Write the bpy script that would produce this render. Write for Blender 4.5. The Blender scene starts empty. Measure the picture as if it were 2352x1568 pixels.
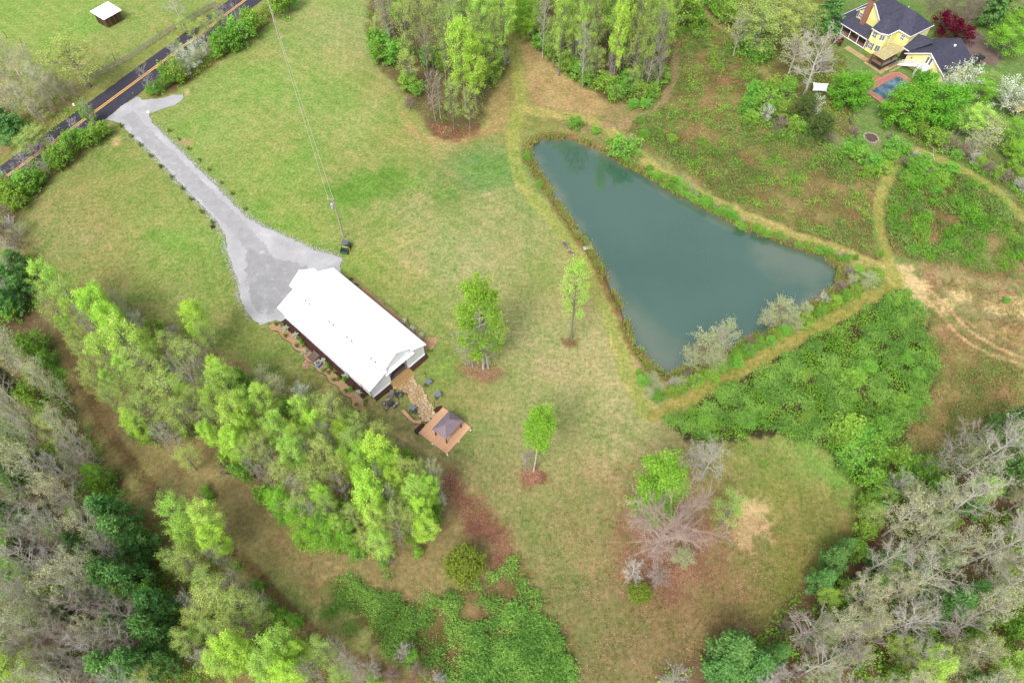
import bpy, math, random
import numpy as np
from mathutils import Vector, Matrix

# ------------------------------------------------------------------ camera, world, sun, exposure
scene = bpy.context.scene
COL = scene.collection
F, CX, CY, CAMH = 1600.0, 1176.0, 784.0, 100.0      # calibration: focal length and centre of a 2352x1568 survey grid
TILT = math.radians(56)
_c, _s = math.cos(TILT), math.sin(TILT)
cam_d = bpy.data.cameras.new('camera')
cam_d.sensor_width = 36.0
cam_d.lens = F / 2352.0 * 36.0
cam_d.clip_start = 1.0
cam_d.clip_end = 6000.0
cam = bpy.data.objects.new('camera', cam_d)
cam.location = (0, 0, CAMH)
cam.rotation_euler = (math.pi / 2 - TILT, 0, 0)
COL.objects.link(cam)
scene.camera = cam

world = bpy.data.worlds.new('World')
scene.world = world
world.use_nodes = True
wn, wl = world.node_tree.nodes, world.node_tree.links
wn.clear()
sky = wn.new('ShaderNodeTexSky')
sky.sky_type = 'NISHITA'
sky.sun_disc = False
SUN_DIR = Vector((-0.38, -0.80, 1.15)).normalized()
sky.sun_elevation = math.asin(SUN_DIR.z)
sky.sun_rotation = math.atan2(SUN_DIR.x, SUN_DIR.y)
sky.altitude = 300
sky.air_density = 1.0
sky.dust_density = 6.0
sky.ozone_density = 0.6
hs = wn.new('ShaderNodeHueSaturation')
hs.inputs['Saturation'].default_value = 0.40
bg = wn.new('ShaderNodeBackground')
bg.inputs['Strength'].default_value = 0.15
wo = wn.new('ShaderNodeOutputWorld')
wl.new(sky.outputs[0], hs.inputs['Color'])
wl.new(hs.outputs[0], bg.inputs['Color'])
wl.new(bg.outputs[0], wo.inputs['Surface'])

sun_d = bpy.data.lights.new('sun', 'SUN')
sun_d.energy = 1.1
sun_d.angle = math.radians(14)
sun_d.color = (1.0, 0.96, 0.89)
sun = bpy.data.objects.new('sun', sun_d)
sun.rotation_euler = SUN_DIR.to_track_quat('Z', 'Y').to_euler()
sun.location = (0, 0, 200)
COL.objects.link(sun)

vs = scene.view_settings
vs.view_transform = 'Standard'
vs.look = 'None'
vs.exposure = 0.97
vs.gamma = 1.0
vs.use_curve_mapping = False
scene.cycles.max_bounces = 6
scene.cycles.diffuse_bounces = 4
scene.cycles.glossy_bounces = 2
scene.cycles.transmission_bounces = 3
scene.cycles.transparent_max_bounces = 6

# ------------------------------------------------------------------ survey helpers
def G(px, py, z=0.0):
    """survey point -> ground position (x, y) at height z"""
    x = (px - CX) / F
    y = -(py - CY) / F
    dz = -_s + y * _c
    t = (CAMH - z) / -dz
    return (x * t, (_c + y * _s) * t)

def MPP(px, py, z=0.0):
    """metres per survey unit at a point (across the view)"""
    y = -(py - CY) / F
    return (CAMH - z) / (_s - y * _c) / F

def reg(ox, oy, k):
    return lambda x, y: ((ox + x / k) * .784, (oy + y / k) * .784)

def poly(pts, z=0.0):
    return [G(p[0], p[1], z) for p in pts]

# ------------------------------------------------------------------ object helpers
def tag(o, label=None, cat=None, group=None, kind=None):
    if label: o['label'] = label
    if cat: o['category'] = cat
    if group: o['group'] = group
    if kind: o['kind'] = kind
    return o

def thing(name, loc, rz=0.0, label=None, cat=None, group=None):
    o = bpy.data.objects.new(name, None)
    o.empty_display_size = 0.5
    o.location = (loc[0], loc[1], loc[2] if len(loc) > 2 else 0.0)
    o.rotation_euler = (0, 0, rz)
    COL.objects.link(o)
    return tag(o, label, cat, group)

def link(name, me, parent=None, loc=None):
    o = bpy.data.objects.new(name, me)
    if loc is not None: o.location = loc
    COL.objects.link(o)
    if parent is not None: o.parent = parent
    return o

def kids(o):
    return [c for c in COL.objects if c.parent is o]

class MB:
    """collects simple shapes into one mesh"""
    def __init__(self):
        self.v, self.f = [], []
    def add(self, vs, fs):
        n = len(self.v)
        self.v.extend([tuple(p) for p in vs])
        self.f.extend([tuple(i + n for i in f) for f in fs])
        return self
    def box(self, c, s, rz=0.0, M=None, taper=1.0):
        hx, hy, hz = s[0] / 2, s[1] / 2, s[2] / 2
        vs = []
        for z, k in ((-hz, 1.0), (hz, taper)):
            for x, y in ((-hx, -hy), (hx, -hy), (hx, hy), (-hx, hy)):
                vs.append(Vector((x * k, y * k, z)))
        R = M if M is not None else Matrix.Rotation(rz, 3, 'Z')
        vs = [R @ p + Vector(c) for p in vs]
        return self.add(vs, [(3, 2, 1, 0), (4, 5, 6, 7), (0, 1, 5, 4), (1, 2, 6, 5), (2, 3, 7, 6), (3, 0, 4, 7)])
    def b2(self, x0, x1, y0, y1, z0, z1):
        return self.box(((x0 + x1) / 2, (y0 + y1) / 2, (z0 + z1) / 2), (abs(x1 - x0), abs(y1 - y0), abs(z1 - z0)))
    def bar(self, p, q, w, h=None, up=(0, 0, 1)):
        p, q = Vector(p), Vector(q)
        h = w if h is None else h
        d = q - p
        z = d.normalized()
        u = Vector(up)
        if abs(z.dot(u)) > .97: u = Vector((1, 0, 0))
        x = u.cross(z).normalized()
        y = z.cross(x)
        M = Matrix((x, y, z)).transposed()
        return self.box((p + q) / 2, (w, h, d.length), M=M)
    def tube(self, p, q, r0, r1=None, n=8, caps=True):
        p, q = Vector(p), Vector(q)
        r1 = r0 if r1 is None else r1
        z = (q - p).normalized()
        u = Vector((0, 0, 1)) if abs(z.z) < .9 else Vector((1, 0, 0))
        x = u.cross(z).normalized()
        y = z.cross(x)
        vs = []
        for c, r in ((p, r0), (q, r1)):
            for i in range(n):
                a = 2 * math.pi * i / n
                vs.append(c + x * (r * math.cos(a)) + y * (r * math.sin(a)))
        fs = [(i, (i + 1) % n, n + (i + 1) % n, n + i) for i in range(n)]
        if caps: fs += [tuple(range(n))[::-1], tuple(range(n, 2 * n))]
        return self.add(vs, fs)
    def prism(self, pts, z0, z1):
        n = len(pts)
        a = sum(pts[i][0] * pts[(i + 1) % n][1] - pts[(i + 1) % n][0] * pts[i][1] for i in range(n))
        if a < 0: pts = pts[::-1]
        vs = [(p[0], p[1], z0) for p in pts] + [(p[0], p[1], z1) for p in pts]
        fs = [tuple(range(n))[::-1], tuple(range(n, 2 * n))] + [(i, (i + 1) % n, n + (i + 1) % n, n + i) for i in range(n)]
        return self.add(vs, fs)
    def slab(self, pts, th):
        """planar polygon in 3-D (counter-clockwise seen from outside) thickened inwards by th"""
        P = [Vector(p) for p in pts]
        nrm = (P[1] - P[0]).cross(P[2] - P[1]).normalized()
        n = len(P)
        vs = P + [p - nrm * th for p in P]
        fs = [tuple(range(n)), tuple(range(n, 2 * n))[::-1]] + [((i + 1) % n, i, n + i, n + (i + 1) % n) for i in range(n)]
        return self.add(vs, fs)
    def disc(self, c, rx, ry, z0, z1, n=16, top=1.0):
        vs = []
        for z, k in ((z0, 1.0), (z1, top)):
            vs += [(c[0] + rx * k * math.cos(2 * math.pi * i / n), c[1] + ry * k * math.sin(2 * math.pi * i / n), z) for i in range(n)]
        fs = [(i, (i + 1) % n, n + (i + 1) % n, n + i) for i in range(n)] + [tuple(range(n))[::-1], tuple(range(n, 2 * n))]
        return self.add(vs, fs)
    def mesh(self, name, mat):
        me = bpy.data.meshes.new(name)
        me.from_pydata(self.v, [], self.f)
        me.update()
        if mat: me.materials.append(mat)
        return me
    def build(self, name, mat, parent=None, label=None, bevel=0.0, kind=None):
        o = link(name, self.mesh(name, mat), parent)
        if bevel:
            m = o.modifiers.new('bevel', 'BEVEL')
            m.width = bevel; m.segments = 2; m.limit_method = 'ANGLE'
        if label: o['label'] = label
        if kind: o['kind'] = kind
        return o

def np_mesh(name, V, Fc, mat, attrs=None, smooth=False):
    """fast mesh from numpy arrays; Fc is (n, k)"""
    me = bpy.data.meshes.new(name)
    V = np.asarray(V, np.float32); Fc = np.asarray(Fc, np.int32)
    n, k = Fc.shape
    me.vertices.add(len(V)); me.vertices.foreach_set('co', V.ravel())
    me.loops.add(n * k); me.loops.foreach_set('vertex_index', Fc.ravel())
    me.polygons.add(n); me.polygons.foreach_set('loop_start', np.arange(0, n * k, k, dtype=np.int32))
    if smooth: me.polygons.foreach_set('use_smooth', np.ones(n, bool))
    me.update(calc_edges=True)
    for an, arr in (attrs or {}).items():
        arr = np.asarray(arr, np.float32)
        if arr.ndim == 1:
            a = me.attributes.new(an, 'FLOAT', 'POINT'); a.data.foreach_set('value', arr)
        else:
            a = me.attributes.new(an, 'FLOAT_COLOR', 'POINT'); a.data.foreach_set('color', arr.ravel())
    if mat: me.materials.append(mat)
    return me

# ------------------------------------------------------------------ colours and materials
KALB = 1.74                                            # photo brightness of a white diffuse surface
def lin(c):
    c = np.asarray(c, float) / 255.0
    return np.where(c <= .04045, c / 12.92, ((c + .055) / 1.055) ** 2.4)
def alb(r, g, b, k=None):
    a = lin((r, g, b)) / (k or KALB)
    return (float(a[0]), float(a[1]), float(a[2]), 1.0)

MATS = {}
def nmat(name):
    m = bpy.data.materials.new(name)
    m.use_nodes = True
    n, l = m.node_tree.nodes, m.node_tree.links
    n.clear()
    out = n.new('ShaderNodeOutputMaterial')
    return m, n, l, out

def noise(n, l, vec, scale, detail=4.0, rough=.6):
    t = n.new('ShaderNodeTexNoise')
    t.inputs['Scale'].default_value = scale
    t.inputs['Detail'].default_value = detail
    t.inputs['Roughness'].default_value = rough
    l.new(vec, t.inputs['Vector'])
    return t.outputs[0]

def ramp(n, l, fac, stops):
    r = n.new('ShaderNodeValToRGB')
    el = r.color_ramp.elements
    el[0].position, el[0].color = stops[0]
    el[1].position, el[1].color = stops[-1]
    for p, c in stops[1:-1]:
        e = el.new(p); e.color = c
    l.new(fac, r.inputs[0])
    return r.outputs[0]

def mix(n, l, a, b, fac, mode='MIX'):
    m = n.new('ShaderNodeMix'); m.data_type = 'RGBA'; m.blend_type = mode
    for val, idx in ((fac, 0), (a, 6), (b, 7)):
        if isinstance(val, (int, float)): m.inputs[idx].default_value = val
        elif isinstance(val, tuple): m.inputs[idx].default_value = val
        else: l.new(val, m.inputs[idx])
    return m.outputs[2]

def pm(name, c1, c2=None, scale=3.0, rough=.7, bump=0.0, bscale=None, stretch=None, metal=0.0, spec=.5, wear=None):
    """painted / wooden / mineral surface: two tones mixed by noise, optional stretched grain, bump and wear"""
    if name in MATS: return MATS[name]
    m, n, l, out = nmat(name)
    b = n.new('ShaderNodeBsdfPrincipled')
    tc = n.new('ShaderNodeTexCoord')
    vec = tc.outputs['Object']
    if stretch:
        mp = n.new('ShaderNodeMapping'); mp.inputs['Scale'].default_value = stretch
        l.new(vec, mp.inputs['Vector']); vec = mp.outputs[0]
    c2 = c2 or tuple(x * .8 for x in c1[:3]) + (1.0,)
    f = noise(n, l, vec, scale, 5.0, .65)
    col = ramp(n, l, f, [(.32, c2), (.68, c1)])
    oi = n.new('ShaderNodeObjectInfo')
    hv = n.new('ShaderNodeHueSaturation')
    mr = n.new('ShaderNodeMapRange'); mr.inputs[3].default_value = .90; mr.inputs[4].default_value = 1.10
    l.new(oi.outputs['Random'], mr.inputs[0]); l.new(mr.outputs[0], hv.inputs['Value']); l.new(col, hv.inputs['Color'])
    col = hv.outputs[0]
    if wear:
        f2 = noise(n, l, tc.outputs['Object'], wear[1], 6.0, .7)
        w = ramp(n, l, f2, [(wear[2], (0, 0, 0, 1)), (min(1, wear[2] + .15), (1, 1, 1, 1))])
        col = mix(n, l, col, wear[0], w)
    l.new(col, b.inputs['Base Color'])
    b.inputs['Roughness'].default_value = rough
    b.inputs['Metallic'].default_value = metal
    b.inputs['Specular IOR Level'].default_value = spec
    if bump:
        bp = n.new('ShaderNodeBump'); bp.inputs['Strength'].default_value = bump; bp.inputs['Distance'].default_value = .05
        l.new(noise(n, l, vec, bscale or scale * 4, 4.0), bp.inputs['Height']); l.new(bp.outputs[0], b.inputs['Normal'])
    l.new(b.outputs[0], out.inputs['Surface'])
    MATS[name] = m
    return m

def leafm(name, c1, c2, trans=.35, var=.12, hue=.02):
    """foliage: tint attribute blends two leaf colours, each plant varies a little"""
    if name in MATS: return MATS[name]
    m, n, l, out = nmat(name)
    at = n.new('ShaderNodeAttribute'); at.attribute_name = 'tint'
    col = mix(n, l, c2, c1, at.outputs['Fac'])
    oi = n.new('ShaderNodeObjectInfo')
    hv = n.new('ShaderNodeHueSaturation')
    for k, (lo, hi) in (('Value', (1 - var, 1 + var)), ('Hue', (.5 - hue, .5 + hue))):
        mr = n.new('ShaderNodeMapRange'); mr.inputs[3].default_value = lo; mr.inputs[4].default_value = hi
        if k == 'Hue':
            mm = n.new('ShaderNodeMath'); mm.operation = 'MULTIPLY'; mm.inputs[1].default_value = 7.31
            fr = n.new('ShaderNodeMath'); fr.operation = 'FRACT'
            l.new(oi.outputs['Random'], mm.inputs[0]); l.new(mm.outputs[0], fr.inputs[0]); l.new(fr.outputs[0], mr.inputs[0])
        else:
            l.new(oi.outputs['Random'], mr.inputs[0])
        l.new(mr.outputs[0], hv.inputs[k])
    l.new(col, hv.inputs['Color'])
    d = n.new('ShaderNodeBsdfDiffuse'); t = n.new('ShaderNodeBsdfTranslucent')
    l.new(hv.outputs[0], d.inputs['Color']); l.new(hv.outputs[0], t.inputs['Color'])
    ms = n.new('ShaderNodeMixShader'); ms.inputs[0].default_value = trans
    l.new(d.outputs[0], ms.inputs[1]); l.new(t.outputs[0], ms.inputs[2])
    l.new(ms.outputs[0], out.inputs['Surface'])
    MATS[name] = m
    return m

# ------------------------------------------------------------------ numpy noise and polygon distance
def _hash(ix, iy, seed):
    h = (ix * 374761393 + iy * 668265263 + seed * 974634777) & 0xFFFFFFFF
    h = ((h ^ (h >> 13)) * 1274126177) & 0xFFFFFFFF
    return ((h ^ (h >> 16)) & 0xFFFF) / 65535.0
def vnoise(x, y, seed=0):
    ix = np.floor(x).astype(np.int64); iy = np.floor(y).astype(np.int64)
    fx = x - ix; fy = y - iy
    fx = fx * fx * (3 - 2 * fx); fy = fy * fy * (3 - 2 * fy)
    a = _hash(ix, iy, seed); b = _hash(ix + 1, iy, seed); c = _hash(ix, iy + 1, seed); d = _hash(ix + 1, iy + 1, seed)
    return (a * (1 - fx) + b * fx) * (1 - fy) + (c * (1 - fx) + d * fx) * fy
def fbm(x, y, seed=0, oct=4):
    s = np.zeros_like(x, dtype=float); a = .5; t = 0
    for i in range(oct):
        s += a * vnoise(x, y, seed + i * 17); t += a; a *= .5; x = x * 2.03 + 3.1; y = y * 2.03 + 1.7
    return s / t
def sstep(a, b, x):
    t = np.clip((x - a) / (b - a), 0, 1)
    return t * t * (3 - 2 * t)
def segd(X, Y, a, b):
    dx, dy = b[0] - a[0], b[1] - a[1]
    L = dx * dx + dy * dy + 1e-9
    t = np.clip(((X - a[0]) * dx + (Y - a[1]) * dy) / L, 0, 1)
    return np.hypot(X - a[0] - t * dx, Y - a[1] - t * dy)
def sdist(X, Y, pts, margin=8.0):
    """positive inside, negative outside; far outside = -margin"""
    P = np.array(pts)
    out = np.full(X.shape, -margin)
    bb = (X > P[:, 0].min() - margin) & (X < P[:, 0].max() + margin) & (Y > P[:, 1].min() - margin) & (Y < P[:, 1].max() + margin)
    x, y = X[bb], Y[bb]
    if len(x) == 0: return out
    d = np.full(x.shape, 1e9); ins = np.zeros(x.shape, bool)
    for i in range(len(P)):
        a, b = P[i], P[(i + 1) % len(P)]
        d = np.minimum(d, segd(x, y, a, b))
        if a[1] != b[1]:
            c = ((a[1] > y) != (b[1] > y)) & (x < (b[0] - a[0]) * (y - a[1]) / (b[1] - a[1]) + a[0])
            ins ^= c
    out[bb] = np.maximum(np.where(ins, d, -d), -margin)
    return out
def pline(X, Y, pts):
    d = np.full(X.shape, 1e9)
    for a, b in zip(pts[:-1], pts[1:]): d = np.minimum(d, segd(X, Y, a, b))
    return d
def smooth_poly(pts, it=2, closed=True):
    """corner-cutting so that outlines curve"""
    P = [tuple(p) for p in pts]
    for _ in range(it):
        Q = []
        n = len(P)
        if not closed: Q.append(P[0])
        for i in range(n if closed else n - 1):
            a, b = P[i], P[(i + 1) % n]
            Q += [(.75 * a[0] + .25 * b[0], .75 * a[1] + .25 * b[1]), (.25 * a[0] + .75 * b[0], .25 * a[1] + .75 * b[1])]
        if not closed: Q.append(P[-1])
        P = Q
    return P
def ragged(pts, step=.5, amp=.2, seed=1):
    """densify an outline and jitter it"""
    rg = np.random.default_rng(seed)
    out = []
    n = len(pts)
    for i in range(n):
        a, b = np.array(pts[i]), np.array(pts[(i + 1) % n])
        k = max(1, int(np.linalg.norm(b - a) / step))
        for j in range(k):
            out.append(tuple(a + (b - a) * j / k + rg.normal(0, amp, 2)))
    return out
# ------------------------------------------------------------------ outlines (survey grid)
POND = [(1218, 336), (1250, 316), (1310, 319), (1380, 345), (1430, 380), (1480, 402), (1540, 440), (1620, 480), (1690, 516), (1760, 545), (1830, 568),
        (1884, 586), (1926, 616), (1918, 652), (1870, 690), (1810, 732), (1750, 760), (1690, 785), (1650, 800), (1590, 832), (1550, 852), (1510, 850),
        (1482, 812), (1456, 770), (1440, 722), (1420, 680), (1400, 640), (1380, 600), (1358, 562), (1322, 518), (1290, 470), (1252, 412), (1224, 368)]
DRIVE = [(243, 274), (277, 284), (302, 309), (353, 354), (387, 390), (423, 430), (467, 474), (503, 514), (517, 540), (524, 580), (540, 625), (550, 655), (552, 684),
         (566, 712), (582, 735), (597, 746), (632, 736), (700, 760), (790, 690), (786, 640), (780, 612), (789, 594), (768, 588), (720, 574), (690, 560), (655, 543), (600, 519), (563, 498), (530, 464),
         (493, 424), (443, 378), (393, 328), (350, 282), (341, 262), (370, 252), (405, 240), (421, 228), (420, 218), (400, 219), (365, 227), (327, 230), (317, 222), (277, 246)]
ROADP = [(0, 413), (213, 260), (333, 182), (433, 113), (588, 13)]
_pw = np.array(smooth_poly(poly(POND), 2)); _pc = np.roll(_pw, -1, 0) - np.roll(_pw, 1, 0); _pc = np.stack([_pc[:, 1], -_pc[:, 0]], 1) / np.linalg.norm(_pc, axis=1)[:, None]
_ar = sum(_pw[i - 1][0] * _pw[i][1] - _pw[i][0] * _pw[i - 1][1] for i in range(len(_pw)))
pond_w = [tuple(p) for p in _pw + _pc * (1.0 if _ar > 0 else -1.0)]      # the water line lies about a metre inside the bank
drive_w = poly(DRIVE)

ROAD_A = np.array((-93.1, 128.6)); ROAD_D = np.array((.477, .879)); ROAD_D /= np.linalg.norm(ROAD_D)
ROAD_N = np.array((-ROAD_D[1], ROAD_D[0]))

# reference lawn tones (survey point, colour in the photo)
LAWN = [(650, 200, 136, 172, 78), (560, 60, 138, 168, 78), (720, 40, 150, 172, 92), (800, 70, 160, 168, 102), (500, 300, 142, 172, 82), (800, 290, 142, 170, 84), (640, 400, 132, 168, 72),
        (890, 400, 146, 162, 84), (700, 500, 130, 168, 68), (850, 520, 158, 166, 92), (950, 480, 172, 164, 104), (1030, 440, 112, 150, 66), (1130, 400, 104, 152, 74), (1000, 560, 176, 166, 108),
        (1100, 600, 180, 166, 112), (1200, 600, 172, 162, 104), (900, 650, 156, 164, 88), (830, 600, 140, 168, 74), (950, 720, 150, 162, 84), (1150, 500, 168, 162, 102), (1250, 620, 170, 160, 94),
        (1230, 800, 180, 165, 112), (1150, 900, 176, 160, 104), (1350, 850, 184, 168, 112), (1400, 900, 186, 168, 116), (1350, 1000, 174, 158, 104), (1100, 1000, 160, 148, 92), (1280, 1100, 166, 150, 94),
        (1100, 1100, 160, 142, 92), (1300, 1250, 160, 142, 88), (1250, 1400, 144, 136, 82), (1400, 1450, 142, 126, 78), (1450, 1520, 142, 120, 76), (1600, 1420, 142, 118, 72), (1750, 1260, 158, 134, 84),
        (1800, 1150, 152, 144, 74), (1860, 1060, 136, 162, 76), (1900, 1200, 128, 136, 66), (1820, 1330, 138, 132, 62), (1700, 1350, 150, 122, 76), (300, 420, 142, 158, 80), (200, 500, 148, 152, 82),
        (330, 550, 134, 164, 74), (420, 560, 122, 170, 66), (150, 560, 162, 152, 92), (100, 520, 160, 150, 90), (250, 620, 156, 154, 88), (450, 640, 142, 164, 80), (540, 760, 152, 158, 86), (600, 800, 130, 156, 70),
        (640, 860, 130, 150, 74), (700, 880, 142, 144, 80), (850, 960, 142, 134, 78), (900, 1000, 160, 140, 90), (950, 1030, 170, 150, 100), (1050, 880, 134, 150, 72), (1000, 880, 130, 152, 72), (960, 850, 130, 156, 72),
        (1000, 320, 170, 154, 94), (1130, 240, 154, 132, 82), (1250, 180, 168, 138, 88), (1330, 235, 158, 132, 84), (1180, 150, 150, 142, 78), (1190, 260, 140, 152, 74), (920, 300, 150, 160, 82),
        (60, 30, 122, 170, 66), (200, 60, 124, 172, 66), (330, 60, 142, 166, 82), (250, 130, 148, 164, 86), (380, 100, 140, 158, 78), (60, 330, 130, 130, 70), (120, 260, 150, 140, 88), (2000, 60, 100, 140, 60),
        (1960, 290, 110, 152, 70), (2030, 280, 112, 152, 70), (2250, 240, 96, 138, 60), (2220, 300, 120, 150, 80), (2330, 150, 96, 146, 60), (2150, 330, 120, 146, 72), (1900, 180, 110, 150, 70), (2300, 330, 130, 140, 80)]

ROUGH = (132, 122, 68)
# polygon zones: outline, colour, soft edge (m), warp (m), litter, rough
ZONES = [
    # rough field right of the pond
    (([(1440, 300), (1560, 150), (1545, 50), (1620, 20), (1760, 180), (1900, 330), (2040, 420), (2050, 560), (2010, 600), (1800, 520), (1640, 450), (1540, 370)]), (116, 98, 62), 1.5, 2.5, .3, 1),
    (([(2050, 420), (2110, 370), (2352, 470), (2352, 640), (2100, 600), (2030, 570)]), (108, 94, 58), 1.5, 2.5, .3, 1),
    (([(2100, 600), (2352, 560), (2352, 860), (2230, 780), (2130, 680)]), (142, 118, 86), 1.5, 2.5, .4, 1),
    (([(2060, 690), (2150, 720), (2352, 850), (2352, 1010), (2180, 1010), (2090, 1110), (1960, 1130), (2000, 1000), (2140, 860)]), (130, 108, 70), 1.5, 2.5, .4, 1),
    # thicket floors
    (([(1535, 968), (1700, 880), (1850, 790), (2000, 705), (2075, 668), (2110, 720), (2150, 830), (2130, 910), (2060, 1010), (2010, 1110), (1960, 1105), (1880, 1020), (1790, 985), (1690, 1012), (1580, 1010)]), (70, 70, 42), 1.0, 2.6, .3, 1),
    (([(720, 1290), (840, 1330), (960, 1380), (1130, 1320), (1190, 1290), (1260, 1420), (1310, 1500), (1310, 1600), (1000, 1600), (860, 1480), (760, 1400)]), (104, 88, 54), 1.2, 3.0, .5, 1),
    # brown leaf-litter track and woodland floors
    (([(50, 540), (90, 620), (160, 640), (230, 660), (330, 730), (430, 780), (560, 830), (640, 930), (760, 940), (900, 1040), (960, 1080), (1010, 1060), (1090, 1120), (1150, 1190), (1190, 1310), (1110, 1330), (960, 1390), (860, 1370), (740, 1330),
       (800, 1440), (960, 1600), (300, 1600), (260, 1180), (200, 1000), (140, 850), (60, 700)]), (136, 112, 78), 1.2, 2.0, .8, .4),
    (([(0, 600), (60, 640), (90, 700), (140, 850), (210, 1000), (330, 1190), (420, 1350), (500, 1600), (-60, 1600), (-60, 600)]), (92, 72, 54), 1.2, 2.0, .8, .4),
    (([(330, 1190), (480, 1240), (600, 1320), (720, 1440), (860, 1560), (900, 1600), (380, 1600), (300, 1300)]), (108, 88, 56), 1.2, 2.0, .6, .4),
    (([(2180, 1020), (2352, 960), (2420, 960), (2420, 1640), (1440, 1640), (1530, 1540), (1700, 1480), (1780, 1420), (1880, 1330), (1960, 1240), (2030, 1110)]), (104, 76, 60), 1.2, 2.0, .9, .4),
    (([(845, 60), (850, 120), (880, 160), (960, 250), (985, 300), (1030, 318), (1085, 312), (1110, 270), (1130, 190), (1165, 150), (1170, -60), (850, -60)]), (96, 80, 56), 1.2, 1.4, .8, .4),
    (([(1170, -40), (1180, 60), (1250, 110), (1300, 165), (1400, 235), (1480, 240), (1530, 200), (1550, 120), (1545, -40)]), (100, 76, 54), 1.0, 1.2, .8, .4),
    (([(1560, -40), (1640, 30), (1760, 180), (1900, 300), (1960, 320), (1960, 180), (1900, 60), (1900, -40)]), (110, 96, 62), 1.2, 1.4, .5, .5),
    (([(2080, 300), (2180, 320), (2352, 400), (2420, 430), (2420, 520), (2330, 450), (2200, 370), (2100, 330)]), (104, 92, 58), 1.0, 1.2, .5, .5),
    (([(0, 130), (110, 230), (200, 215), (150, 290), (60, 330), (0, 360), (-80, 360), (-80, 130)]), (132, 112, 78), 1.2, 1.5, .6, .4),
    (([(0, 420), (110, 345), (250, 300), (240, 318), (180, 360), (120, 410), (60, 460), (30, 510), (0, 540)]), (106, 82, 58), .8, .8, .7, .4),
    (([(345, 215), (420, 170), (520, 90), (600, 20), (680, -40), (720, -40), (640, 30), (590, 80), (490, 150), (400, 212), (350, 226)]), (112, 88, 62), .8, .8, .7, .4),
    # grassy middle of the brown track
    (([(300, 1080), (420, 1150), (600, 1290), (700, 1370), (870, 1500), (800, 1530), (640, 1420), (520, 1320), (380, 1190)]), (140, 132, 80), 2.5, 3.5, .5, .4),
    # red-brown litter rings
    (([(1030, 1090), (1080, 1130), (1140, 1190), (1200, 1310), (1150, 1340), (1120, 1260), (1060, 1190), (1020, 1120)]), (142, 98, 78), 1.2, 2.0, 1, .2),
    (([(1430, 1160), (1520, 1170), (1640, 1180), (1660, 1260), (1630, 1330), (1560, 1380), (1450, 1380), (1420, 1290)]), (152, 114, 88), 3.0, 3.0, 1, .2),
    (([(1190, 1085), (1225, 1078), (1255, 1090), (1240, 1110), (1210, 1112)]), (146, 100, 78), 1.0, 1.2, 1, .1),
    (([(1050, 840), (1110, 840), (1160, 855), (1140, 875), (1080, 870)]), (152, 118, 90), 1.4, 1.4, 1, .1),
    (([(985, 280), (1040, 290), (1100, 290), (1110, 312), (1050, 330), (1000, 312)]), (130, 88, 68), 1.0, 1.4, 1, .1),
    (([(1290, 778), (1330, 778), (1325, 795), (1300, 795)]), (128, 98, 66), .6, .6, .8, .1),
    # bare dirt
    (([(2030, 605), (2090, 615), (2140, 655), (2130, 680), (2150, 700), (2220, 650), (2250, 690), (2300, 660), (2352, 680), (2420, 690), (2420, 740), (2300, 730), (2250, 700), (2200, 715), (2160, 720), (2130, 705), (2080, 670)]), (214, 182, 132), .7, 3.4, 0, 0),
    (([(2230, 745), (2352, 760), (2352, 800), (2300, 780)]), (196, 160, 112), .7, 2.2, .2, 0),
    (([(1690, 1125), (1730, 1135), (1762, 1165), (1780, 1195), (1755, 1240), (1700, 1255), (1672, 1215), (1695, 1180)]), (204, 170, 124), 1.0, 2.6, .3, 0),
    (([(255, 318), (275, 312), (275, 335), (255, 340)]), (196, 162, 118), .5, .6, 0, 0),
    (([(425, 205), (436, 202), (434, 220), (422, 222)]), (196, 168, 130), .4, .4, 0, 0),
    (([(640, 80), (650, 80), (648, 90), (638, 88)]), (206, 176, 134), .3, .3, 0, 0),
    (([(410, 320), (445, 318), (440, 335), (415, 335)]), (176, 150, 108), .6, .8, 0, 0),
    (([(900, 985), (930, 990), (960, 1015), (1000, 1040), (990, 1050), (940, 1025), (905, 1005)]), (196, 168, 116), .8, 1.2, 0, 0),
    (([(1185, 60), (1215, 85), (1300, 170), (1400, 240), (1375, 268), (1300, 258), (1225, 245), (1205, 190)]), (182, 150, 104), 1.2, 1.6, .1, .1),
    (([(1135, 200), (1160, 180), (1172, 240), (1160, 300), (1090, 325), (1000, 335), (930, 300), (925, 260), (985, 320), (1060, 325), (1120, 280)]), (176, 150, 98), 1.2, 1.6, .1, .1),
    # bright lawn and weed patches
    (([(1800, 1010), (1860, 1010), (1920, 1070), (1960, 1130), (1940, 1150), (1890, 1100), (1830, 1040)]), (130, 168, 78), 2.0, 2.5, 0, .1),
    (([(985, 850), (1040, 820), (1050, 850), (1010, 880)]), (136, 162, 78), 1.5, 2.0, 0, .1),
    (([(1060, 385), (1160, 360), (1172, 410), (1110, 420)]), (126, 162, 84), 3.0, 3.5, 0, .1),
    (([(1000, 425), (1050, 430), (1040, 452), (1000, 450)]), (124, 158, 78), 1.5, 2.0, 0, .1),
    (([(720, 440), (800, 400), (900, 385), (960, 420), (860, 460), (780, 500)]), (116, 156, 66), 2.5, 3.0, 0, .1),
    (([(330, 540), (390, 532), (420, 550), (400, 562), (340, 560)]), (132, 168, 78), 2.0, 2.5, 0, .1),
]
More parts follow.
